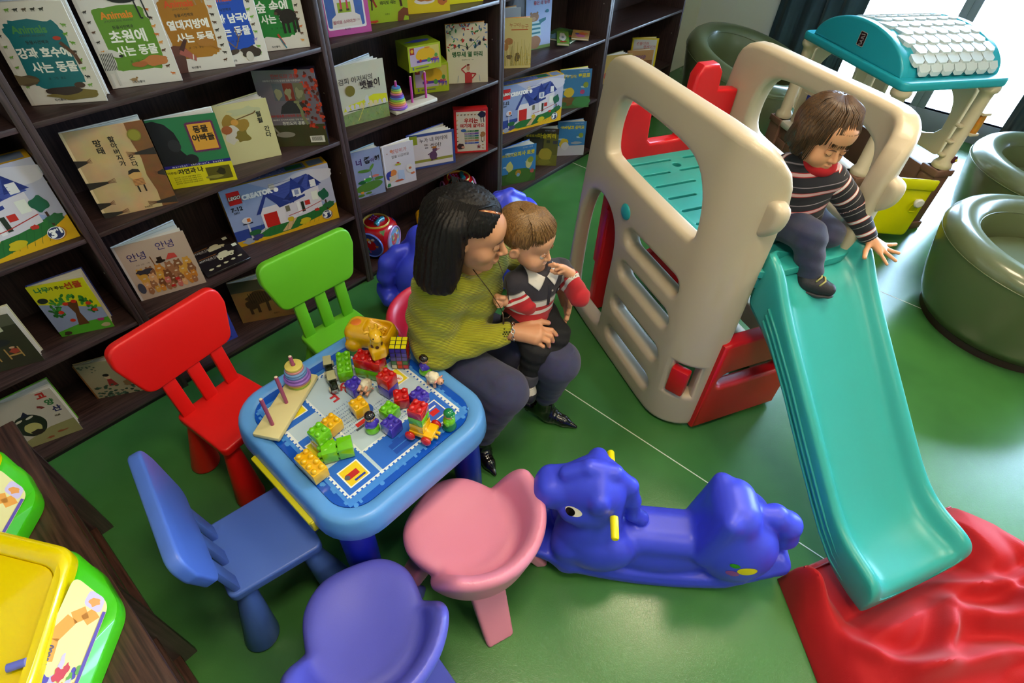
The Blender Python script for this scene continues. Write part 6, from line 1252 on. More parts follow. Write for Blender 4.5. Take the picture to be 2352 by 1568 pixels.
a1 = tray((-.487, -1.175, .602), 'yellow and green activity tray in the left foreground')
a2 = copy_tree(a1); a2.location = (-.509, -.768, .602); a2['label'] = 'green and yellow activity tray at the left edge of the photo, behind the other'
# ================================================================ people
def v3(*a): return np.array(a, F32)
def face_frame(H, f, roll=0):
    f = Vector(f).normalized(); r = f.cross(Vector((0, 0, 1))).normalized(); u = r.cross(f)
    m = Matrix(((-r.x, -f.x, u.x), (-r.y, -f.y, u.y), (-r.z, -f.z, u.z))) @ Matrix.Rotation(rad(roll), 3, 'Y')
    return m
def head_sdf(q, child):
    """q in head space: x to the person's left, -y forwards, z up; adult metres"""
    s = q.copy(); s[:, 0] = np.abs(s[:, 0])
    if child:
        d = ell(q, (0, .014, .040), (.080, .096, .085)); d = smin(d, ell(q, (0, -.030, -.036), (.062, .058, .062)), .035)
        d = smin(d, ell(s, (.034, -.058, -.045), (.032, .026, .030)), .02); d = smin(d, ell(q, (0, -.062, -.082), (.026, .026, .020)), .02)
        d = smin(d, ell(q, (0, -.062, .040), (.058, .032, .045)), .03)
        d = smax(d, -ell(s, (.031, -.098, -.012), (.020, .016, .012)), .014)
        d = smin(d, rc(q, (0, -.088, -.012), (0, -.100, -.036), .006, .0095), .012); d = smin(d, ell(s, (.009, -.092, -.040), (.007, .008, .006)), .006)
        d = smin(d, ell(q, (0, -.088, -.060), (.018, .010, .005)), .006); d = smin(d, ell(q, (0, -.086, -.068), (.015, .010, .006)), .006)
        ear = (.078, .012, -.020)
    else:
        d = ell(q, (0, .012, .032), (.076, .095, .088)); d = smin(d, ell(q, (0, -.028, -.045), (.056, .060, .070)), .035)
        d = smin(d, ell(q, (0, -.060, -.096), (.026, .027, .020)), .025); d = smin(d, ell(s, (.038, -.056, -.034), (.026, .026, .026)), .02)
        d = smin(d, ell(q, (0, -.070, .030), (.052, .024, .034)), .03)
        d = smax(d, -ell(s, (.031, -.097, -.004), (.019, .014, .012)), .014)
        d = smin(d, rc(q, (0, -.084, .002), (0, -.110, -.034), .0075, .0100), .012); d = smin(d, ell(s, (.0105, -.098, -.038), (.0075, .009, .0065)), .006)
        d = smin(d, ell(q, (0, -.091, -.064), (.022, .009, .005)), .006); d = smin(d, ell(q, (0, -.088, -.073), (.018, .010, .006)), .006)
        ear = (.076, .010, -.012)
    e = ell(s, ear, (.008, .019, .027), rot3(0, 12, -18)); e = smax(e, -ell(s, (ear[0] + .010, ear[1] - .002, ear[2] + .002), (.007, .011, .017)), .005)
    return smin(d, e, .008)
def pieces(lst):
    V = []; F = []; n = 0
    for fn, lo, hi, h in lst:
        v, f = surfnet(fn, lo, hi, h); v = v.astype(F32); e = h * .5; d = fn(v)
        g = np.stack([fn(v + np.eye(3, dtype=F32)[i] * e) - fn(v - np.eye(3, dtype=F32)[i] * e) for i in range(3)], 1); g /= (np.sqrt((g ** 2).sum(1)) + 1e-9)[:, None]
        v = v - g * np.clip(d, -h * .6, h * .6)[:, None]; V.append(v); F.append(f + n); n += len(v)
    return np.concatenate(V), np.concatenate(F)
def raw_mesh(name, V, F, mat, parent, T=None):
    me = bpy.data.meshes.new(name); me.vertices.add(len(V)); me.vertices.foreach_set('co', np.asarray(V, F32).ravel()); me.loops.add(F.size); me.loops.foreach_set('vertex_index', F.ravel().astype(np.int32)); me.polygons.add(len(F))
    me.polygons.foreach_set('loop_start', np.arange(0, F.size, 4, dtype=np.int32)); me.update(calc_edges=True); me.validate(); return link(name, me, mat, parent, 180)
def hand_sdf(p, wrist, fingers, thumb, k=1.0):
    d = None
    for i, f in enumerate(fingers):
        a = rc(p, wrist, f[0], .019 * k, .0125 * k); d = a if d is None else smin(d, a, .022 * k)
    for i, f in enumerate(fingers):
        r = (.0098, .0100, .0094, .0082)[i] * k; q = None
        for j in range(len(f) - 1):
            a = rc(p, f[j], f[j + 1], r * (1 - .06 * j), r * (1 - .06 * (j + 1))); q = a if q is None else smin(q, a, .002)
        d = smin(d, q, .006 * k)
    q = None
    for j in range(len(thumb) - 1): a = rc(p, thumb[j], thumb[j + 1], (.0135 - .0015 * j) * k, (.0120 - .0015 * j) * k); q = a if q is None else smin(q, a, .003)
    return smin(d, q, .012 * k)
def ramp_mat(name, stops, period=None, rough=.8, bump=True):
    m = bpy.data.materials.new(name); m.use_nodes = True; L = m.node_tree.links.new; b = m.node_tree.nodes['Principled BSDF']; b.inputs['Roughness'].default_value = rough
    a = N(m, 'ShaderNodeAttribute', attribute_name='t'); src = a.outputs['Fac']
    if period:
        q = N(m, 'ShaderNodeMath', operation='DIVIDE'); q.inputs[1].default_value = period; L(src, q.inputs[0]); fr = N(m, 'ShaderNodeMath', operation='FRACT'); L(q.outputs[0], fr.inputs[0]); src = fr.outputs[0]
    r = N(m, 'ShaderNodeValToRGB'); r.color_ramp.interpolation = 'CONSTANT'; e = r.color_ramp.elements
    while len(e) < len(stops): e.new(.5)
    for i, (x, c) in enumerate(sorted(stops)): e[i].position = x; e[i].color = lin(c)
    L(src, r.inputs['Fac']); L(r.outputs['Color'], b.inputs['Base Color']); b.inputs['Sheen Weight'].default_value = .15
    return m
def seg_t(p, a, b):
    a = v3(*a); b = v3(*b); ba = b - a; return ((p - a) @ ba) / float(np.sqrt(ba @ ba))
def knit(hexc, scale=60, direction='Z'):
    m = bpy.data.materials.new('ribbed_knit'); m.use_nodes = True; L = m.node_tree.links.new; b = m.node_tree.nodes['Principled BSDF']; b.inputs['Base Color'].default_value = lin(hexc); b.inputs['Roughness'].default_value = .85; b.inputs['Sheen Weight'].default_value = .2
    tc = N(m, 'ShaderNodeTexCoord'); mp = N(m, 'ShaderNodeMapping'); mp.inputs['Rotation'].default_value = (rad(25), rad(-20), 0); L(tc.outputs['Object'], mp.inputs['Vector'])
    w = N(m, 'ShaderNodeTexWave', bands_direction=direction); w.inputs['Scale'].default_value = scale; w.inputs['Distortion'].default_value = .6; w.inputs['Detail'].default_value = 1; L(mp.outputs['Vector'], w.inputs['Vector'])
    bp = N(m, 'ShaderNodeBump'); bp.inputs['Strength'].default_value = .8; bp.inputs['Distance'].default_value = .0022; L(w.outputs['Fac'], bp.inputs['Height']); L(bp.outputs['Normal'], b.inputs['Normal'])
    mx = N(m, 'ShaderNodeMix', data_type='RGBA'); L(w.outputs['Fac'], mx.inputs['Factor']); c = lin(hexc); mx.inputs['A'].default_value = (c[0]*.72, c[1]*.72, c[2]*.72, 1); mx.inputs['B'].default_value = c; L(mx.outputs['Result'], b.inputs['Base Color'])
    return m
def locks(name, paths, r, mat, parent, n=5, flat=1.0):
    mb = MB()
    for P in paths: mb.tube(P, [r * (1 - .6 * (i / (len(P) - 1)) ** 2) for i in range(len(P))], n, flat=flat)
    o = pydata(name, mb.V, mb.F, mat, parent, None, 180); return o
def hair_mat(c1, c2, rough=.42):
    m = bpy.data.materials.new('hair'); m.use_nodes = True; L = m.node_tree.links.new; b = m.node_tree.nodes['Principled BSDF']
    oi = N(m, 'ShaderNodeTexCoord'); mp = N(m, 'ShaderNodeMapping'); mp.inputs['Scale'].default_value = (420, 420, 30); n = N(m, 'ShaderNodeTexNoise'); n.inputs['Scale'].default_value = 1; n.inputs['Detail'].default_value = 3
    L(oi.outputs['Object'], mp.inputs['Vector']); L(mp.outputs['Vector'], n.inputs['Vector']); r = N(m, 'ShaderNodeValToRGB'); r.color_ramp.elements[0].color = lin(c1); r.color_ramp.elements[1].color = lin(c2); r.color_ramp.elements[0].position = .35; r.color_ramp.elements[1].position = .7
    L(n.outputs['Fac'], r.inputs['Fac']); L(r.outputs['Color'], b.inputs['Base Color']); b.inputs['Roughness'].default_value = rough
    bp = N(m, 'ShaderNodeBump'); bp.inputs['Strength'].default_value = .5; bp.inputs['Distance'].default_value = .001; L(n.outputs['Fac'], bp.inputs['Height']); L(bp.outputs['Normal'], b.inputs['Normal']); return m
class Person:
    def __init__(s, name, base, label, H, f, hs, child, roll=0):
        s.P = Vector(base); s.root = empty(name, base, 0, label, 'person'); s.H = v3(*H); s.R = face_frame(H, f, roll); s.Rn = np.array(s.R, F32); s.hs = hs; s.child = child; s.OFF = Matrix.Translation(-s.P)
    def hl(s, p): return ((p - s.H) @ s.Rn) / s.hs          # world -> head space
    def hw(s, q): return Vector(s.H.tolist()) + s.R @ (Vector(q) * s.hs)
    def head(s, p): return head_sdf(s.hl(p), s.child) * s.hs
    def sdf(s, name, fn, lo, hi, h, mat, attr=None, parent=None):
        o = sdf(name, fn, lo, hi, h, mat, s.root, attr=attr); o.matrix_local = s.OFF; return o
    def add(s, o): o.parent = s.root; o.matrix_local = s.OFF; return o
    def eyes(s, closed, iris, look=(0, -1, 0), lash='#1a0e0a'):
        T = Matrix.Translation(Vector(s.H.tolist())) @ s.R.to_4x4() @ Matrix.Scale(s.hs, 4)
        sk = s.skin
        for sx in (-1, 1):
            c = Vector((sx * .031, -.078, -.012 if s.child else -.004)); E = s.OFF @ T
            if not closed:
                e = MB().sphere(c, .0122, 0, 20).build('eye', M('#c8beb4', .3), s.root, 180); e.matrix_local = E
                n = Vector(look).normalized(); ir = MB().sphere(c + n * .0058, .0080, 0, 16).build('iris', M(iris, .1, coat=.8), e, 180); 
            # lids
            a = ell_lid(c, .0138, .35 if not closed else -.55, s.root, sk, E)
            z0 = .0035 if not closed else -.0055
            pts = [c + Vector((.0125 * math.sin(t), -.0142 * math.cos(t) , z0 - .0022 * math.cos(2*t) * (1 if closed else -1))) for t in [rad(x) for x in range(-60, 61, 15)]]
            l = MB().tube(pts, .0008, 5).build('lash_line', M(lash, .6), s.root, 180); l.matrix_local = E
            bz = .020 if not s.child else .012
            br = MB().tube([c + Vector((sx * -.014, -.0175, bz)), c + Vector((0, -.0165, bz + .004)), c + Vector((sx * .017, -.006, bz))], [.0015, .0019, .0008], 6).build('eyebrow', M(s.brow, .8), s.root, 180); br.matrix_local = E
        zz = (-.060, -.068) if s.child else (-.064, -.073)
        li = MB().sphere((0, -.0905 if not s.child else -.0895, zz[0]), .017, 0, 18, (1, .48, .22)).sphere((0, -.0885 if not s.child else -.0870, zz[1]), .0145, 0, 18, (1, .55, .30)).build('lips', M('#a85050' if not s.child else '#b86860', .4, sss=.1), s.root, 180); li.matrix_local = s.OFF @ T
def ell_lid(c, r, cut, parent, sk, E):
    V = []; F = []; n = 20; m = 8
    for j in range(m + 1):
        el = math.asin(cut) + (PI/2 - math.asin(cut)) * j / m
        for i in range(n + 1):
            a = PI + PI * i / n; V.append(c + Vector((r * math.cos(el) * math.cos(a), r * math.cos(el) * math.sin(a), r * math.sin(el))))
    for j in range(m):
        for i in range(n): F.append((j*(n+1)+i, j*(n+1)+i+1, (j+1)*(n+1)+i+1, (j+1)*(n+1)+i))
    o = pydata('eyelid', V, F, sk, parent, None, 180); o.matrix_local = E; return o

# ------------------------------------------------ seated woman
WO = Person('seated_woman', (.74, -1.15, 0), 'dark-haired woman in ribbed lime jumper and jeans seated with a baby on her lap', (.654, -1.120, 1.003), (.52, -.84, -.22), 1.0, False, 0)
WO.skin = M('#c48c68', .45, sss=.12, bump=.05, bscale=300); WO.brow = '#3a241a'
WO.root['label'] = 'person with dark bobbed hair in ribbed lime jumper and jeans, seated holding the baby'; WO.root.name = 'person'
def wo_head(p):
    d = WO.head(p); return smin(d, rc(p, (.712, -1.085, .93), (.725, -1.03, .82), .050, .058), .03)
RH = dict(wrist=(.755, -1.203, .587), fingers=[[(.818, -1.272, .604), (.846, -1.306, .597), (.857, -1.318, .578)], [(.806, -1.286, .604), (.828, -1.317, .590), (.834, -1.322, .568)], [(.790, -1.293, .597), (.810, -1.321, .580), (.815, -1.322, .558)], [(.776, -1.290, .585), (.792, -1.314, .566), (.799, -1.314, .547)]], thumb=[(.775, -1.214, .598), (.818, -1.240, .612), (.842, -1.262, .613), (.860, -1.280, .606)])
LH = dict(wrist=(1.065, -1.165, .63), fingers=[[(1.01, -1.235, .645), (.985, -1.275, .640), (.958, -1.295, .630)], [(1.005, -1.245, .625), (.975, -1.285, .617), (.945, -1.302, .610)], [(1.00, -1.25, .605), (.965, -1.290, .597), (.935, -1.305, .590)], [(.995, -1.25, .588), (.958, -1.290, .580), (.928, -1.303, .574)]], thumb=[(1.05, -1.18, .65), (1.02, -1.20, .69), (1.00, -1.215, .70)])
def wo_core(p):
    d = rc(p, (.72, -.93, .43), (.735, -1.0, .72), .11, .11); d = smin(d, rc(p, (.72, -1.03, .78), (.715, -1.06, .86), .07, .05), .04)
    for a, b, r1, r2 in [((.59, -1.04, .78), (.56, -1.05, .56), .045, .036), ((.56, -1.05, .56), (.745, -1.195, .583), .036, .026), ((.91, -.99, .78), (1.05, -1.08, .61), .045, .036), ((1.05, -1.08, .61), (1.065, -1.16, .63), .036, .026), ((.64, -.93, .385), (.636, -1.29, .45), .08, .055), ((.636, -1.29, .45), (.614, -1.18, .12), .050, .034), ((.81, -.92, .385), (.857, -1.345, .46), .08, .055), ((.857, -1.345, .46), (.922, -1.26, .13), .050, .034)]: d = smin(d, rc(p, a, b, r1, r2), .03)
    return d
V, F = pieces([(wo_core, (.45, -1.45, .05), (1.15, -.78, .92), .012), (wo_head, (.56, -1.29, .84), (.82, -.98, 1.15), .0036), (lambda p: hand_sdf(p, **RH), (.70, -1.36, .52), (.89, -1.16, .65), .0030), (lambda p: hand_sdf(p, **LH), (.88, -1.34, .54), (1.11, -1.12, .74), .0034)])
WO.add(raw_mesh('body', V, F, WO.skin, WO.root)); WO.eyes(True, '#3a2818')
def sweater(p):
    d = rc(p, (.72, -.915, .43), (.735, -.985, .69), .150, .145); d = smin(d, rc(p, (.60, -1.03, .775), (.905, -.985, .775), .075, .075), .06)
    d = smin(d, rc(p, (.66, -1.045, .80), (.80, -1.02, .80), .085, .085), .05)
    d = smin(d, rc(p, (.575, -1.04, .775), (.545, -1.045, .55), .070, .062), .05); d = smin(d, rc(p, (.58, -.99, .66), (.57, -.99, .50), .075, .06), .05)
    d = smin(d, rc(p, (.545, -1.045, .545), (.70, -1.16, .575), .062, .047), .04); d = smin(d, rc(p, (.69, -1.152, .573), (.742, -1.192, .583), .045, .036), .006)
    d = smin(d, rc(p, (.92, -.99, .77), (1.055, -1.07, .61), .068, .052), .05); d = smin(d, rc(p, (1.055, -1.07, .61), (1.065, -1.145, .63), .050, .038), .03)
    for k in range(7):   # drapery folds under the arm
        a = .56 + .022 * k; d = d + .0035 * np.sin((p[:, 2] * 70 + p[:, 0] * 46 + 2.2 * np.sin(p[:, 1] * 9)) + k * .0) * (k == 0)
    d = smax(d, -ell(p, (.705, -1.09, .885), (.082, .078, .075)), .02)
    d = smax(d, -rc(p, (.742, -1.192, .583), (.80, -1.24, .59), .030, .03), .004)
    return d
WO.sdf('ribbed_jumper', sweater, (.42, -1.26, .24), (1.14, -.74, .94), .0065, knit('#a2a010'))
def jeans(p):
    d = None
    for a, b, r1, r2 in [((.655, -.90, .375), (.80, -.90, .375), .105, .105), ((.645, -.92, .380), (.638, -1.285, .445), .100, .076), ((.638, -1.29, .44), (.616, -1.20, .15), .074, .052), ((.815, -.92, .380), (.858, -1.34, .458), .100, .076), ((.858, -1.345, .455), (.920, -1.265, .16), .074, .052)]:
        q = rc(p, a, b, r1, r2); d = q if d is None else smin(d, q, .025)
    x, y, z = p[:, 0], p[:, 1], p[:, 2]; kn = np.exp(-(((y + 1.26) / .09) ** 2)); lo = np.clip((.34 - z) / .1, 0, 1)
    return d + .0022 * np.sin(z * 95 + x * 30) * kn + .002 * np.sin(z * 120 + x * 25) * lo
DEN = M('#3a3c60', .85, bump=.5, bscale=900, var=.45, vscale=45, sheen=.15)
WO.sdf('jeans', jeans, (.50, -1.46, .09), (1.0, -.76, .52), .0065, DEN)
for (an, to, he) in [((.615, -1.185, .135), (.570, -1.305, .014), (.632, -1.125, .02)), ((.922, -1.262, .14), (.965, -1.405, .014), (.900, -1.195, .02))]:
    def boot(p, an=an, to=to, he=he):
        A_, T_, H_ = v3(*an), v3(*to), v3(*he); mid = (T_ * .45 + H_ * .55); mid[2] = .035; m2 = T_ * .75 + H_ * .25; m2[2] = .024
        d = rc(p, A_ + v3(0, 0, .05), A_ - v3(0, 0, .05), .044, .038); d = smin(d, rc(p, A_ - v3(0, 0, .06), mid, .036, .034), .02); d = smin(d, rc(p, H_ + v3(0, 0, .045), mid, .032, .033), .02); d = smin(d, rc(p, mid, m2, .033, .024), .01); d = smin(d, rc(p, m2, T_, .024, .007), .01); d = smin(d, rc(p, H_ + v3(0, 0, .04), H_ + v3(0, 0, .002), .020, .014), .01)
        c = np.exp(-((seg_t(p, mid, T_) - .02) / .03) ** 2); return smax(d + .0012 * np.sin(seg_t(p, mid, T_) * 420) * c, .002 - p[:, 2], .003)
    lo = np.minimum(np.minimum(an, to), he) - .06; hi = np.maximum(np.maximum(an, to), he) + .06; lo[2] = -.006; hi[2] = an[2] + .10
    WO.sdf('black_boot', boot, lo, hi, .0045, M('#0c0b0e', .18, coat=.6, bump=.25, bscale=70))
HB = hair_mat('#050303', '#120908', .55); HB.node_tree.nodes['Principled BSDF'].inputs['Specular IOR Level'].default_value = .28
def wo_hair(p):
    q = WO.hl(p); d = ell(q, (0, .020, .042), (.088, .106, .092))
    rt = WO.hw((-.078, .045, .045)); lf = WO.hw((.074, .02, .03)); bk = WO.hw((0, .090, .03))
    c = rc(p, rt, (rt.x - .024, rt.y + .010, .905), .045, .055); c = smin(c, rc(p, bk, (bk.x - .016, bk.y - .008, .905), .060, .056), .06); c = smin(c, rc(p, lf, (lf.x + .0, lf.y + .02, .93), .036, .032), .05)
    c = smin(c, rc(p, (rt.x - .01, rt.y + .045, 1.0), (rt.x - .030, rt.y + .05, .90), .050, .052), .06)
    c = smax(c, .868 - p[:, 2] + .008 * np.sin(p[:, 0] * 90 + p[:, 1] * 70), .012); d = smin(d, c, .03)
    d = smax(d, -np.maximum(np.maximum(q[:, 1] + .010, q[:, 2] - .028), -.3 - q[:, 2]), .03); d = smax(d, -ell(q, (0, -.118, .004), (.084, .074, .092)), .025)
    ang = np.arctan2(p[:, 1] - float(WO.H[1]), p[:, 0] - float(WO.H[0]))
    return d + .0016 * np.sin(ang * 52 + p[:, 2] * 8) + .0010 * np.sin(ang * 131)
WO.sdf('hair', wo_hair, (.44, -1.36, .84), (.80, -.95, 1.15), .0046, HB)
r = random.Random(7); paths = []
top = WO.hw((-.012, -.035, .134))
for i in range(420):
    a = r.uniform(0, 1); side = -1 if r.random() < .8 else 1; y = (.0 + .105 * a) if side < 0 else (.01 + .09 * a); x = -.090 if side < 0 else .084; sh = math.sqrt(max(0, 1 - (max(y, .03) - .03) ** 2 / .0075))
    s0 = WO.hw((r.uniform(-.02, .01), -.050 + .11 * a, .119 - .02 * a)); s1 = WO.hw((x * .66, y - .010, .117)); s2 = WO.hw((x * (.55 + .5 * sh), y, .065)); s3 = WO.hw((x * (.6 + .52 * sh), y + .006, .0))
    e = Vector((s3.x - .022 + .02 * (r.random() - .5), s3.y + .010, (.868 if side < 0 else .91) + .022 * r.random())); m = (s3 + e) / 2 + Vector((-.006, 0, 0)); paths.append([s0, s1, s2, s3, m, e])
WO.add(locks('hair_strands', paths, .0016, HB, WO.root, 4))
hc = MB().tube([WO.hw((-.050, -.070, .118)), WO.hw((-.060, -.050, .122)), WO.hw((-.066, -.028, .122)), WO.hw((-.068, -.015, .119))], [.004, .006, .0045, .002], 10, flat=.6).build('hair_clip', M('#c87850', .15, metal=.7, coat=.5), WO.root, 180); hc.matrix_local = WO.OFF
# bracelet, necklace
br = MB(); cx = Vector((.762, -1.209, .588)); ax = Vector((.06, -.07, .015)).normalized(); a_ = ax.cross(Vector((0, 0, 1))).normalized(); b_ = ax.cross(a_)
for k in range(16):
    t = 2 * PI * k / 16; c = cx + (a_ * math.cos(t) + b_ * math.sin(t)) * .0315; tan = (-a_ * math.sin(t) + b_ * math.cos(t)); rr2 = (a_ * math.cos(t) + b_ * math.sin(t)); nn = ax if k % 2 else rr2
    br.tube([c + tan * (.0088 * math.cos(u)) + nn.cross(tan).normalized() * (.0062 * math.sin(u)) for u in [2*PI*j/10 for j in range(11)]], .0019, 6, cap=False)
o = br.build('chain_bracelet', M('#c8c8cc', .18, metal=1), WO.root, 180); o.matrix_local = WO.OFF
nk = MB().tube([(.655, -1.125, .87), (.680, -1.165, .80), (.715, -1.180, .72), (.745, -1.170, .665), (.768, -1.178, .70), (.765, -1.165, .78), (.757, -1.13, .86)], .0014, 6)
nk.tube([(.745, -1.170, .665), (.742, -1.178, .64), (.738, -1.182, .615), (.725, -1.186, .60)], [.002, .004, .003, .0015], 8).tube([(.742, -1.180, .645), (.756, -1.186, .64), (.764, -1.190, .65)], .0018, 6).tube([(.738, -1.182, .615), (.752, -1.190, .605), (.756, -1.192, .595)], .0018, 6)
o = nk.build('pendant_necklace', M('#5a4a40', .25, metal=.9), WO.root, 180); o.matrix_local = WO.OFF
for f in RH['fingers'] + [RH['thumb']]:
    a, b = Vector(f[-2]), Vector(f[-1]); dd = (b - a).normalized(); up_ = Vector((-.35, -.6, .7)); up_ = (up_ - dd * up_.dot(dd)).normalized()
    nl = MB().sphere((0, 0, 0), .0058, 0, 12, (1, .8, .3)).build('fingernail', M('#c88098', .2, coat=.5), WO.root, 180); X = frame(b + up_ * .0068 + dd * .002, dd, up_.cross(dd)); nl.matrix_local = WO.OFF @ X

# ------------------------------------------------ baby on her lap
BA = Person('person', (.86, -1.18, .5), 'person, a baby in a striped red and charcoal rugby shirt chewing its fist', (.843, -1.176, .906), (.30, -.93, -.20), .86, True, 0)
BA.skin = M('#d69c78', .45, sss=.15); BA.brow = '#8a5c3c'
LHb = dict(wrist=(.928, -1.300, .790), fingers=[[(.900, -1.290, .832), (.884, -1.277, .844), (.879, -1.264, .836)], [(.907, -1.296, .828), (.890, -1.287, .842), (.882, -1.274, .834)], [(.914, -1.300, .820), (.897, -1.297, .834), (.886, -1.286, .826)], [(.918, -1.302, .810), (.902, -1.303, .820), (.890, -1.294, .814)]], thumb=[(.910, -1.286, .800), (.893, -1.280, .808), (.880, -1.274, .818)], k=.62)
RHb = dict(wrist=(.775, -1.165, .690), fingers=[[(.752, -1.138, .712), (.742, -1.150, .716), (.750, -1.158, .708)], [(.748, -1.138, .703), (.737, -1.151, .705), (.746, -1.160, .699)], [(.747, -1.139, .692), (.737, -1.152, .693), (.746, -1.161, .690)], [(.750, -1.141, .682), (.741, -1.153, .681), (.750, -1.161, .680)]], thumb=[(.765, -1.158, .705), (.756, -1.164, .716), (.746, -1.160, .720)], k=.62)
LHb = {k: ([[(q[0] - .009, q[1] + .010, q[2] - .002) for q in f] for f in v] if k == 'fingers' else [(q[0] - .009, q[1] + .010, q[2] - .002) for q in v] if k == 'thumb' else v) for k, v in LHb.items()}
def ba_head(p): return smin(BA.head(p), rc(p, (.872, -1.185, .865), (.878, -1.19, .78), .034, .036), .02)
def ba_core(p):
    d = rc(p, (.865, -1.175, .58), (.88, -1.195, .74), .055, .052)
    for a, b, r1, r2 in [((.80, -1.165, .75), (.815, -1.205, .675), .026, .022), ((.815, -1.205, .675), (.775, -1.165, .69), .022, .016), ((.975, -1.235, .75), (.945, -1.335, .700), .026, .022), ((.945, -1.335, .70), (.928, -1.300, .790), .022, .016), ((.83, -1.18, .56), (.79, -1.285, .53), .040, .034), ((.79, -1.285, .53), (.780, -1.272, .40), .032, .026), ((.91, -1.205, .57), (.885, -1.305, .545), .040, .034)]: d = smin(d, rc(p, a, b, r1, r2), .02)
    return d
V, F = pieces([(ba_core, (.70, -1.40, .36), (1.05, -1.08, .80), .010), (ba_head, (.76, -1.32, .79), (.97, -1.07, 1.03), .0032), (lambda p: hand_sdf(p, **LHb), (.85, -1.34, .75), (.96, -1.23, .87), .0022), (lambda p: hand_sdf(p, **RHb), (.71, -1.20, .65), (.81, -1.11, .74), .0022)])
BA.add(raw_mesh('body', V, F, BA.skin, BA.root)); BA.eyes(False, '#20160f', look=(.35, -1, .05), lash='#4a3020')
ST = [(0, '#b0101c'), (.355, '#cfc8c0'), (.395, '#b0101c'), (.44, '#cfc8c0'), (.50, '#8a847c'), (.515, '#2c2832')]
def shirt_body(p):
    d = rc(p, (.868, -1.178, .595), (.885, -1.198, .735), .083, .074); d = smin(d, rc(p, (.808, -1.17, .752), (.968, -1.232, .752), .038, .038), .04); d = smax(d, -ell(p, (.872, -1.20, .835), (.048, .046, .05)), .012)
    return d + .0016 * np.sin(p[:, 2] * 130 + p[:, 0] * 60) * np.clip((.66 - p[:, 2]) / .05, 0, 1)
rug = ramp_mat('rugby_shirt', ST); BA.sdf('rugby_shirt', shirt_body, (.75, -1.32, .50), (1.04, -1.07, .82), .0045, rug, attr={'t': lambda p: (p[:, 2] + .10 * (p[:, 1] + 1.2) - .515) / .36})
for nm, a, m, b in (('sleeve', (.808, -1.168, .752), (.822, -1.212, .676), (.782, -1.172, .690)), ('sleeve', (.968, -1.232, .752), (.948, -1.334, .702), (.931, -1.303, .778))):
    def slv(p, a=a, m=m, b=b): return smax(smin(rc(p, a, m, .040, .033), rc(p, m, b, .033, .025), .015) + .0012 * np.sin(seg_t(p, a, m) * 190), -rc(p, b, tuple(np.array(b) * 2 - np.array(m)), .019, .019), .003)
    def tt(p, a=a, m=m, b=b): t1 = seg_t(p, a, m); L_ = np.linalg.norm(np.array(m) - np.array(a)); return np.clip(.62 - t1 / L_ * .42, 0, 1) * (t1 < L_ * 1.5)
    lo = np.minimum(np.minimum(a, m), b) - .06; hi = np.maximum(np.maximum(a, m), b) + .06
    BA.sdf(nm, slv, lo, hi, .0040, rug, attr={'t': tt})
# collar: two pointed flaps that follow the shirt, placket with buttons, badge
def drape(pts2, nm, mat, off, base_fn, org, ux, uy, nrm, P, res=14):
    V = []; F = []; org, ux, uy, nrm = Vector(org), Vector(ux).normalized(), Vector(uy).normalized(), Vector(nrm).normalized(); K = len(pts2); c = (sum(p[0] for p in pts2) / K, sum(p[1] for p in pts2) / K); B = []
    for i in range(K):
        a, b = pts2[i], pts2[(i + 1) % K]
        for k in range(res // 2): t = k / (res // 2); B.append((a[0] * (1 - t) + b[0] * t, a[1] * (1 - t) + b[1] * t))
    rings_ = 6
    for j in range(rings_ + 1):
        f = 1 - j / rings_
        for (x, y) in B:
            q = org + ux * (c[0] + (x - c[0]) * f) + uy * (c[1] + (y - c[1]) * f) + nrm * .09; w_ = np.array([[*q]], F32)
            for _ in range(14): w_ = w_ - np.array([[*nrm]], F32) * (base_fn(w_)[:, None] - off) * .75
            V.append(w_[0].copy())
    n = len(B)
    for j in range(rings_):
        for i in range(n): F.append((j*n+i, j*n+(i+1) % n, (j+1)*n+(i+1) % n, (j+1)*n+i))
    o = pydata(nm, V, F, mat, P.root, None, 180); o.matrix_local = P.OFF; md = o.modifiers.new('t', 'SOLIDIFY'); md.thickness = .0022; md.offset = 1; return o
fn_, ux_, uy_ = Vector((-.36, -.90, .25)).normalized(), Vector((.93, -.37, 0)), Vector((0, 0, 1))
WHT = M('#d8d2cc', .8, sheen=.2)
both = lambda p: np.minimum(shirt_body(p), 9)
drape([(-.048, .045), (-.002, .012), (-.030, -.030), (-.058, .002)], 'collar_flap', WHT, .003, both, (.872, -1.225, .770), ux_, uy_, fn_, BA)
drape([(.048, .040), (.004, .012), (.026, -.024), (.056, .008)], 'collar_flap', WHT, .003, both, (.872, -1.225, .770), ux_, uy_, fn_, BA)
drape([(-.006, .012), (.006, .012), (.006, -.082), (-.006, -.082)], 'placket', M('#2c2832', .8), .0012, both, (.874, -1.245, .752), ux_, uy_, fn_, BA)
for z in (.747, .700):
    q = np.array([[.862, -1.30, z]], F32)
    for _ in range(20): q = q - np.array([[*(-fn_ * -1)]], F32) * (shirt_body(q)[:, None] - .0035) * .7
    b = MB().sphere(q[0].tolist(), .0042, 0, 12, (1, .6, 1)).build('button', M('#a8a4a0', .3), BA.root, 180); b.matrix_local = BA.OFF
bd = drape([(-.016, .018), (.014, .018), (.016, -.006), (.0, -.020), (-.016, -.006)], 'badge', M('#14141c', .7), .0016, both, (.925, -1.262, .705), ux_, uy_, fn_, BA)
drape([(-.010, .010), (-.004, .012), (.008, -.006), (.002, -.010)], 'badge_stitching', M('#a8a8b8', .7), .0034, both, (.925, -1.262, .705), ux_, uy_, fn_, BA)
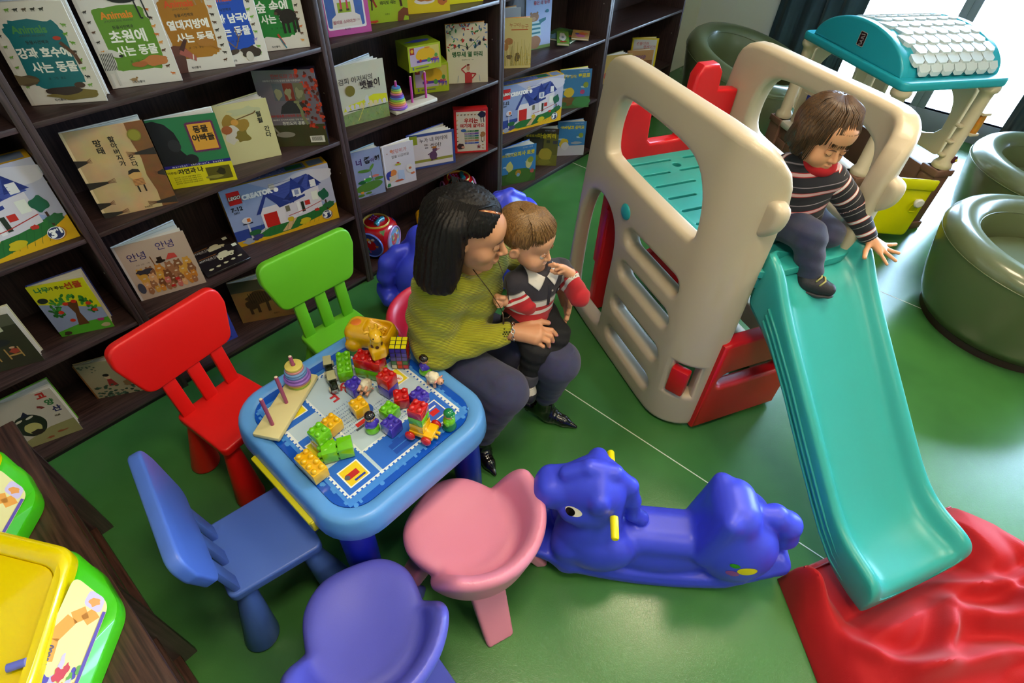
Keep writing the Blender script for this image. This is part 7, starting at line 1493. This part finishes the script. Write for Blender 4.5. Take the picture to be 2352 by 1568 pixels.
def ba_pants(p):
    d = rc(p, (.83, -1.175, .565), (.905, -1.20, .570), .066, .066)
    for a, b, r1, r2 in [((.835, -1.19, .560), (.792, -1.285, .530), .054, .046), ((.792, -1.285, .53), (.780, -1.272, .405), .045, .038), ((.915, -1.205, .570), (.888, -1.300, .548), .056, .048), ((.888, -1.300, .548), (.835, -1.315, .46), .045, .036)]: d = smin(d, rc(p, a, b, r1, r2), .018)
    return d + .0015 * np.sin(p[:, 2] * 150 + p[:, 0] * 70)
BA.sdf('dark_jeans', ba_pants, (.71, -1.40, .34), (1.0, -1.09, .66), .0045, M('#14141a', .85, bump=.4, bscale=800, var=.4, vscale=40))
BA.sdf('turned_up_cuff', lambda p: smax(rc(p, (.780, -1.272, .415), (.7785, -1.270, .380), .043, .041), -rc(p, (.780, -1.27, .40), (.778, -1.27, .34), .034, .034), .003), (.72, -1.33, .33), (.84, -1.21, .46), .004, M('#54525a', .85, bump=.3, bscale=800))
o = MB().tube([(.800, -1.325, .52), (.793, -1.322, .47), (.790, -1.312, .41)], .0009, 5).tube([(.806, -1.323, .52), (.799, -1.320, .47), (.796, -1.310, .41)], .0009, 5).build('jeans_stitching', M('#a8a8a8', .8), BA.root, 180); o.matrix_local = BA.OFF
def shoe(p, a, b, k=1.0, sole=0):
    a, b = v3(*a), v3(*b); m = a * .4 + b * .6
    d = rc(p, a, m, .030 * k, .028 * k); d = smin(d, rc(p, m, b, .028 * k, .022 * k), .01); return d
BA.sdf('shoe', lambda p: shoe(p, (.777, -1.275, .352), (.752, -1.308, .322), .92), (.70, -1.36, .27), (.83, -1.22, .40), .0038, M('#c0bcb4', .5))
BA.sdf('shoe_sole', lambda p: smax(shoe(p, (.777, -1.275, .350), (.752, -1.308, .320), 1.0), ((p - v3(.765, -1.292, .325)) @ v3(.30, .45, .84)), .004), (.69, -1.37, .26), (.83, -1.21, .40), .0038, M('#1a1824', .5))
for k in range(3): 
    o = MB().tube([(.748 + .006*k, -1.285 + .008*k - .018, .362 - .0*k), (.764 + .006*k, -1.300 + .008*k - .008, .362 + .004*k), (.780 + .006*k, -1.295 + .008*k, .360 + .004*k)], .0026, 6).build('shoe_strap', M('#dcd8d0', .5), BA.root, 180); o.matrix_local = BA.OFF
HBb = hair_mat('#523818', '#967040', .45)
def ba_hair(p):
    q = BA.hl(p); d = ell(q, (0, .022, .048), (.0875, .101, .088)); d = smax(d, -ell(q, (0, -.118, -.035), (.082, .088, .100)), .02); d = smax(d, -ell(q, (.095, -.005, -.040), (.05, .055, .05)), .015); d = smax(d, -ell(q, (-.095, -.005, -.040), (.05, .055, .05)), .015); d = smax(d, -(q[:, 2] + .055), .02)
    a = np.arctan2(q[:, 0], q[:, 1] + .02); return (d + .0012 * np.sin(a * 38 + q[:, 2] * 30)) * BA.hs
BA.sdf('hair', ba_hair, (.76, -1.31, .84), (.97, -1.08, 1.02), .0034, HBb)
r = random.Random(9); paths = []
for i in range(230):
    a = r.uniform(-1.25, 1.25); P0 = (.018 * math.sin(a * 2), .05, .130); P1 = (.064 * math.sin(a), .0 - .050 * math.cos(a), .117); P2 = (.086 * math.sin(a), -.015 - .074 * math.cos(a), .078 + .01 * r.random()); P3 = (.088 * math.sin(a) + .004, -.02 - .073 * math.cos(a), .044 + .02 * r.random())
    paths.append([BA.hw(P0), BA.hw(P1), BA.hw(P2), BA.hw(P3)])
BA.add(locks('hair_strands', paths, .0013, HBb, BA.root, 4))

# ------------------------------------------------ toddler on the slide
TO = Person('person', (1.58, -1.74, .83), 'person, a toddler in a dark striped jumper starting down the slide', (1.572, -1.727, 1.185), (-.50, -.80, -.18), .86, True, 6)
TO.skin = M('#d2966c', .5, sss=.12); TO.brow = '#4a3020'
LHt = dict(wrist=(1.660, -1.975, .885), fingers=[[(1.682, -2.020, .872), (1.704, -2.038, .868), (1.724, -2.050, .866)], [(1.668, -2.028, .870), (1.680, -2.052, .862), (1.692, -2.072, .858)], [(1.652, -2.030, .868), (1.652, -2.056, .858), (1.650, -2.076, .852)], [(1.636, -2.024, .866), (1.622, -2.046, .856), (1.612, -2.060, .850)]], thumb=[(1.640, -1.985, .876), (1.605, -1.988, .868), (1.578, -1.995, .862)], k=.66)
def to_head(p): return smin(TO.head(p), rc(p, (1.580, -1.725, 1.14), (1.588, -1.735, 1.06), .038, .042), .02)
def to_core(p):
    d = rc(p, (1.590, -1.730, .90), (1.585, -1.730, 1.05), .065, .058)
    for a, b, r1, r2 in [((1.60, -1.80, 1.06), (1.655, -1.885, .97), .030, .026), ((1.655, -1.885, .97), (1.66, -1.972, .888), .026, .018), ((1.575, -1.66, 1.06), (1.66, -1.60, .97), .030, .026), ((1.555, -1.715, .885), (1.475, -1.828, .915), .045, .038), ((1.475, -1.83, .915), (1.463, -1.885, .80), .036, .028), ((1.625, -1.76, .885), (1.60, -1.86, .875), .045, .036)]: d = smin(d, rc(p, a, b, r1, r2), .02)
    return d
V, F = pieces([(to_core, (1.38, -2.03, .74), (1.76, -1.52, 1.14), .011), (to_head, (1.45, -1.86, 1.03), (1.70, -1.60, 1.31), .0036), (lambda p: hand_sdf(p, **LHt), (1.55, -2.10, .83), (1.75, -1.94, .91), .0024)])
TO.add(raw_mesh('body', V, F, TO.skin, TO.root)); TO.eyes(True, '#20160f', lash='#20140c')
NV = '#14121e'
JS = [(0, NV), (.30, '#a01820'), (.34, '#c8a0a4'), (.50, '#a01820'), (.53, NV), (.80, '#8a8088'), (.84, NV)]
jm = ramp_mat('striped_jumper', JS, .062); js = ramp_mat('striped_sleeve', [(0, NV), (.40, '#a8281c'), (.44, '#d8d0d0'), (.60, '#a8281c'), (.64, NV), (.92, '#a09a98'), (.96, NV)], .052)
def jumper(p):
    d = rc(p, (1.588, -1.735, .925), (1.585, -1.730, 1.035), .092, .080); d = smin(d, rc(p, (1.578, -1.665, 1.052), (1.598, -1.795, 1.055), .048, .048), .04); d = smax(d, -ell(p, (1.572, -1.745, 1.125), (.048, .048, .045)), .01); d = smax(d, .865 + .2 * (p[:, 1] + 1.74) - p[:, 2], .02)
    return d + .002 * np.sin(p[:, 2] * 85 + p[:, 1] * 40)
TO.sdf('striped_jumper', jumper, (1.45, -1.86, .82), (1.70, -1.58, 1.12), .0045, jm, attr={'t': lambda p: p[:, 2] + .25 * (p[:, 1] + 1.7) - .15 * (p[:, 0] - 1.6)})
for a, m, b in (((1.600, -1.795, 1.058), (1.656, -1.884, .972), (1.661, -1.965, .893)), ((1.578, -1.665, 1.055), (1.665, -1.60, .97), (1.70, -1.55, .93))):
    def slv(p, a=a, m=m, b=b): return smax(smin(rc(p, a, m, .047, .040), rc(p, m, b, .040, .029), .015), -rc(p, b, tuple(np.array(b) * 2 - np.array(m)), .021, .021), .003)
    def tt(p, a=a, m=m, b=b): L_ = np.linalg.norm(np.array(m) - np.array(a)); t1 = seg_t(p, a, m); t2 = seg_t(p, m, b); return np.where(t2 > 0, L_ + t2, t1)
    lo = np.minimum(np.minimum(a, m), b) - .06; hi = np.maximum(np.maximum(a, m), b) + .06; TO.sdf('striped_sleeve', slv, lo, hi, .0042, js, attr={'t': tt})
TO.sdf('red_neckband', lambda p: smax(ell(p, (1.566, -1.752, 1.100), (.050, .050, .034)), -ell(p, (1.572, -1.74, 1.12), (.040, .040, .05)), .004), (1.50, -1.82, 1.05), (1.64, -1.68, 1.15), .004, M('#b8101c', .8))
def to_pants(p):
    d = rc(p, (1.555, -1.712, .895), (1.62, -1.755, .895), .072, .072)
    for a, b, r1, r2 in [((1.552, -1.722, .892), (1.476, -1.826, .915), .064, .053), ((1.476, -1.83, .912), (1.464, -1.880, .812), .052, .040), ((1.622, -1.762, .892), (1.605, -1.862, .880), .062, .052)]: d = smin(d, rc(p, a, b, r1, r2), .016)
    return d + .0016 * np.sin(p[:, 2] * 120 + p[:, 0] * 60)
TO.sdf('blue_jeans', to_pants, (1.39, -1.97, .76), (1.72, -1.62, .99), .0045, M('#34385a', .85, bump=.4, bscale=800, var=.6, vscale=22, sheen=.2))
TO.sdf('shoe', lambda p: smin(shoe(p, (1.445, -1.885, .778), (1.462, -1.955, .775), 1.05), rc(p, (1.462, -1.882, .80), (1.463, -1.882, .815), .034, .033), .01), (1.38, -2.01, .72), (1.53, -1.82, .86), .0042, M('#1c1a24', .6, bump=.3, bscale=300))
TO.sdf('shoe_sole', lambda p: smax(shoe(p, (1.443, -1.886, .773), (1.461, -1.957, .770), 1.14), p[:, 2] - .762, .003), (1.38, -2.02, .72), (1.54, -1.81, .80), .0042, M('#38343a', .6))
o = MB().tube([(1.428, -1.93, .795), (1.446, -1.938, .808), (1.470, -1.930, .806), (1.488, -1.92, .795)], .003, 6).tube([(1.430, -1.915, .803), (1.448, -1.922, .815), (1.470, -1.915, .815), (1.488, -1.905, .803)], .003, 6).build('shoe_strap', M('#a8a060', .6), TO.root, 180); o.matrix_local = TO.OFF
HT = hair_mat('#2a1a0e', '#6a4a28', .35)
def to_hair(p):
    q = TO.hl(p); d = ell(q, (0, .020, .040), (.098, .110, .094)); s = q.copy(); s[:, 0] = np.abs(s[:, 0]); d = smin(d, rc(s, (.072, .01, .02), (.070, .012, -.060), .030, .022), .03); d = smin(d, rc(q, (0, .08, .0), (0, .085, -.075), .050, .036), .04)
    d = smax(d, -ell(q, (0, -.132, -.088), (.068, .082, .094)), .012); a = np.arctan2(q[:, 0], q[:, 1] + .0); return (d + .0014 * np.sin(a * 44 + q[:, 2] * 12)) * TO.hs
TO.sdf('hair', to_hair, (1.44, -1.86, 1.06), (1.70, -1.60, 1.31), .0036, HT)
r = random.Random(3); paths = []
for i in range(300):
    a = r.uniform(-2.6, 2.6); lo_ = .005 if abs(a) < .9 else -.07; lo_ += .012 * r.random()
    paths.append([TO.hw(P) for P in ((.02 * math.sin(a), .02, .137), (.07 * math.sin(a), .01 - .075 * math.cos(a), .118), (.097 * math.sin(a), .012 - .105 * math.cos(a), .06), (.098 * math.sin(a), .012 - .108 * math.cos(a), lo_))])
TO.add(locks('hair_strands', paths, .0014, HT, TO.root, 4))
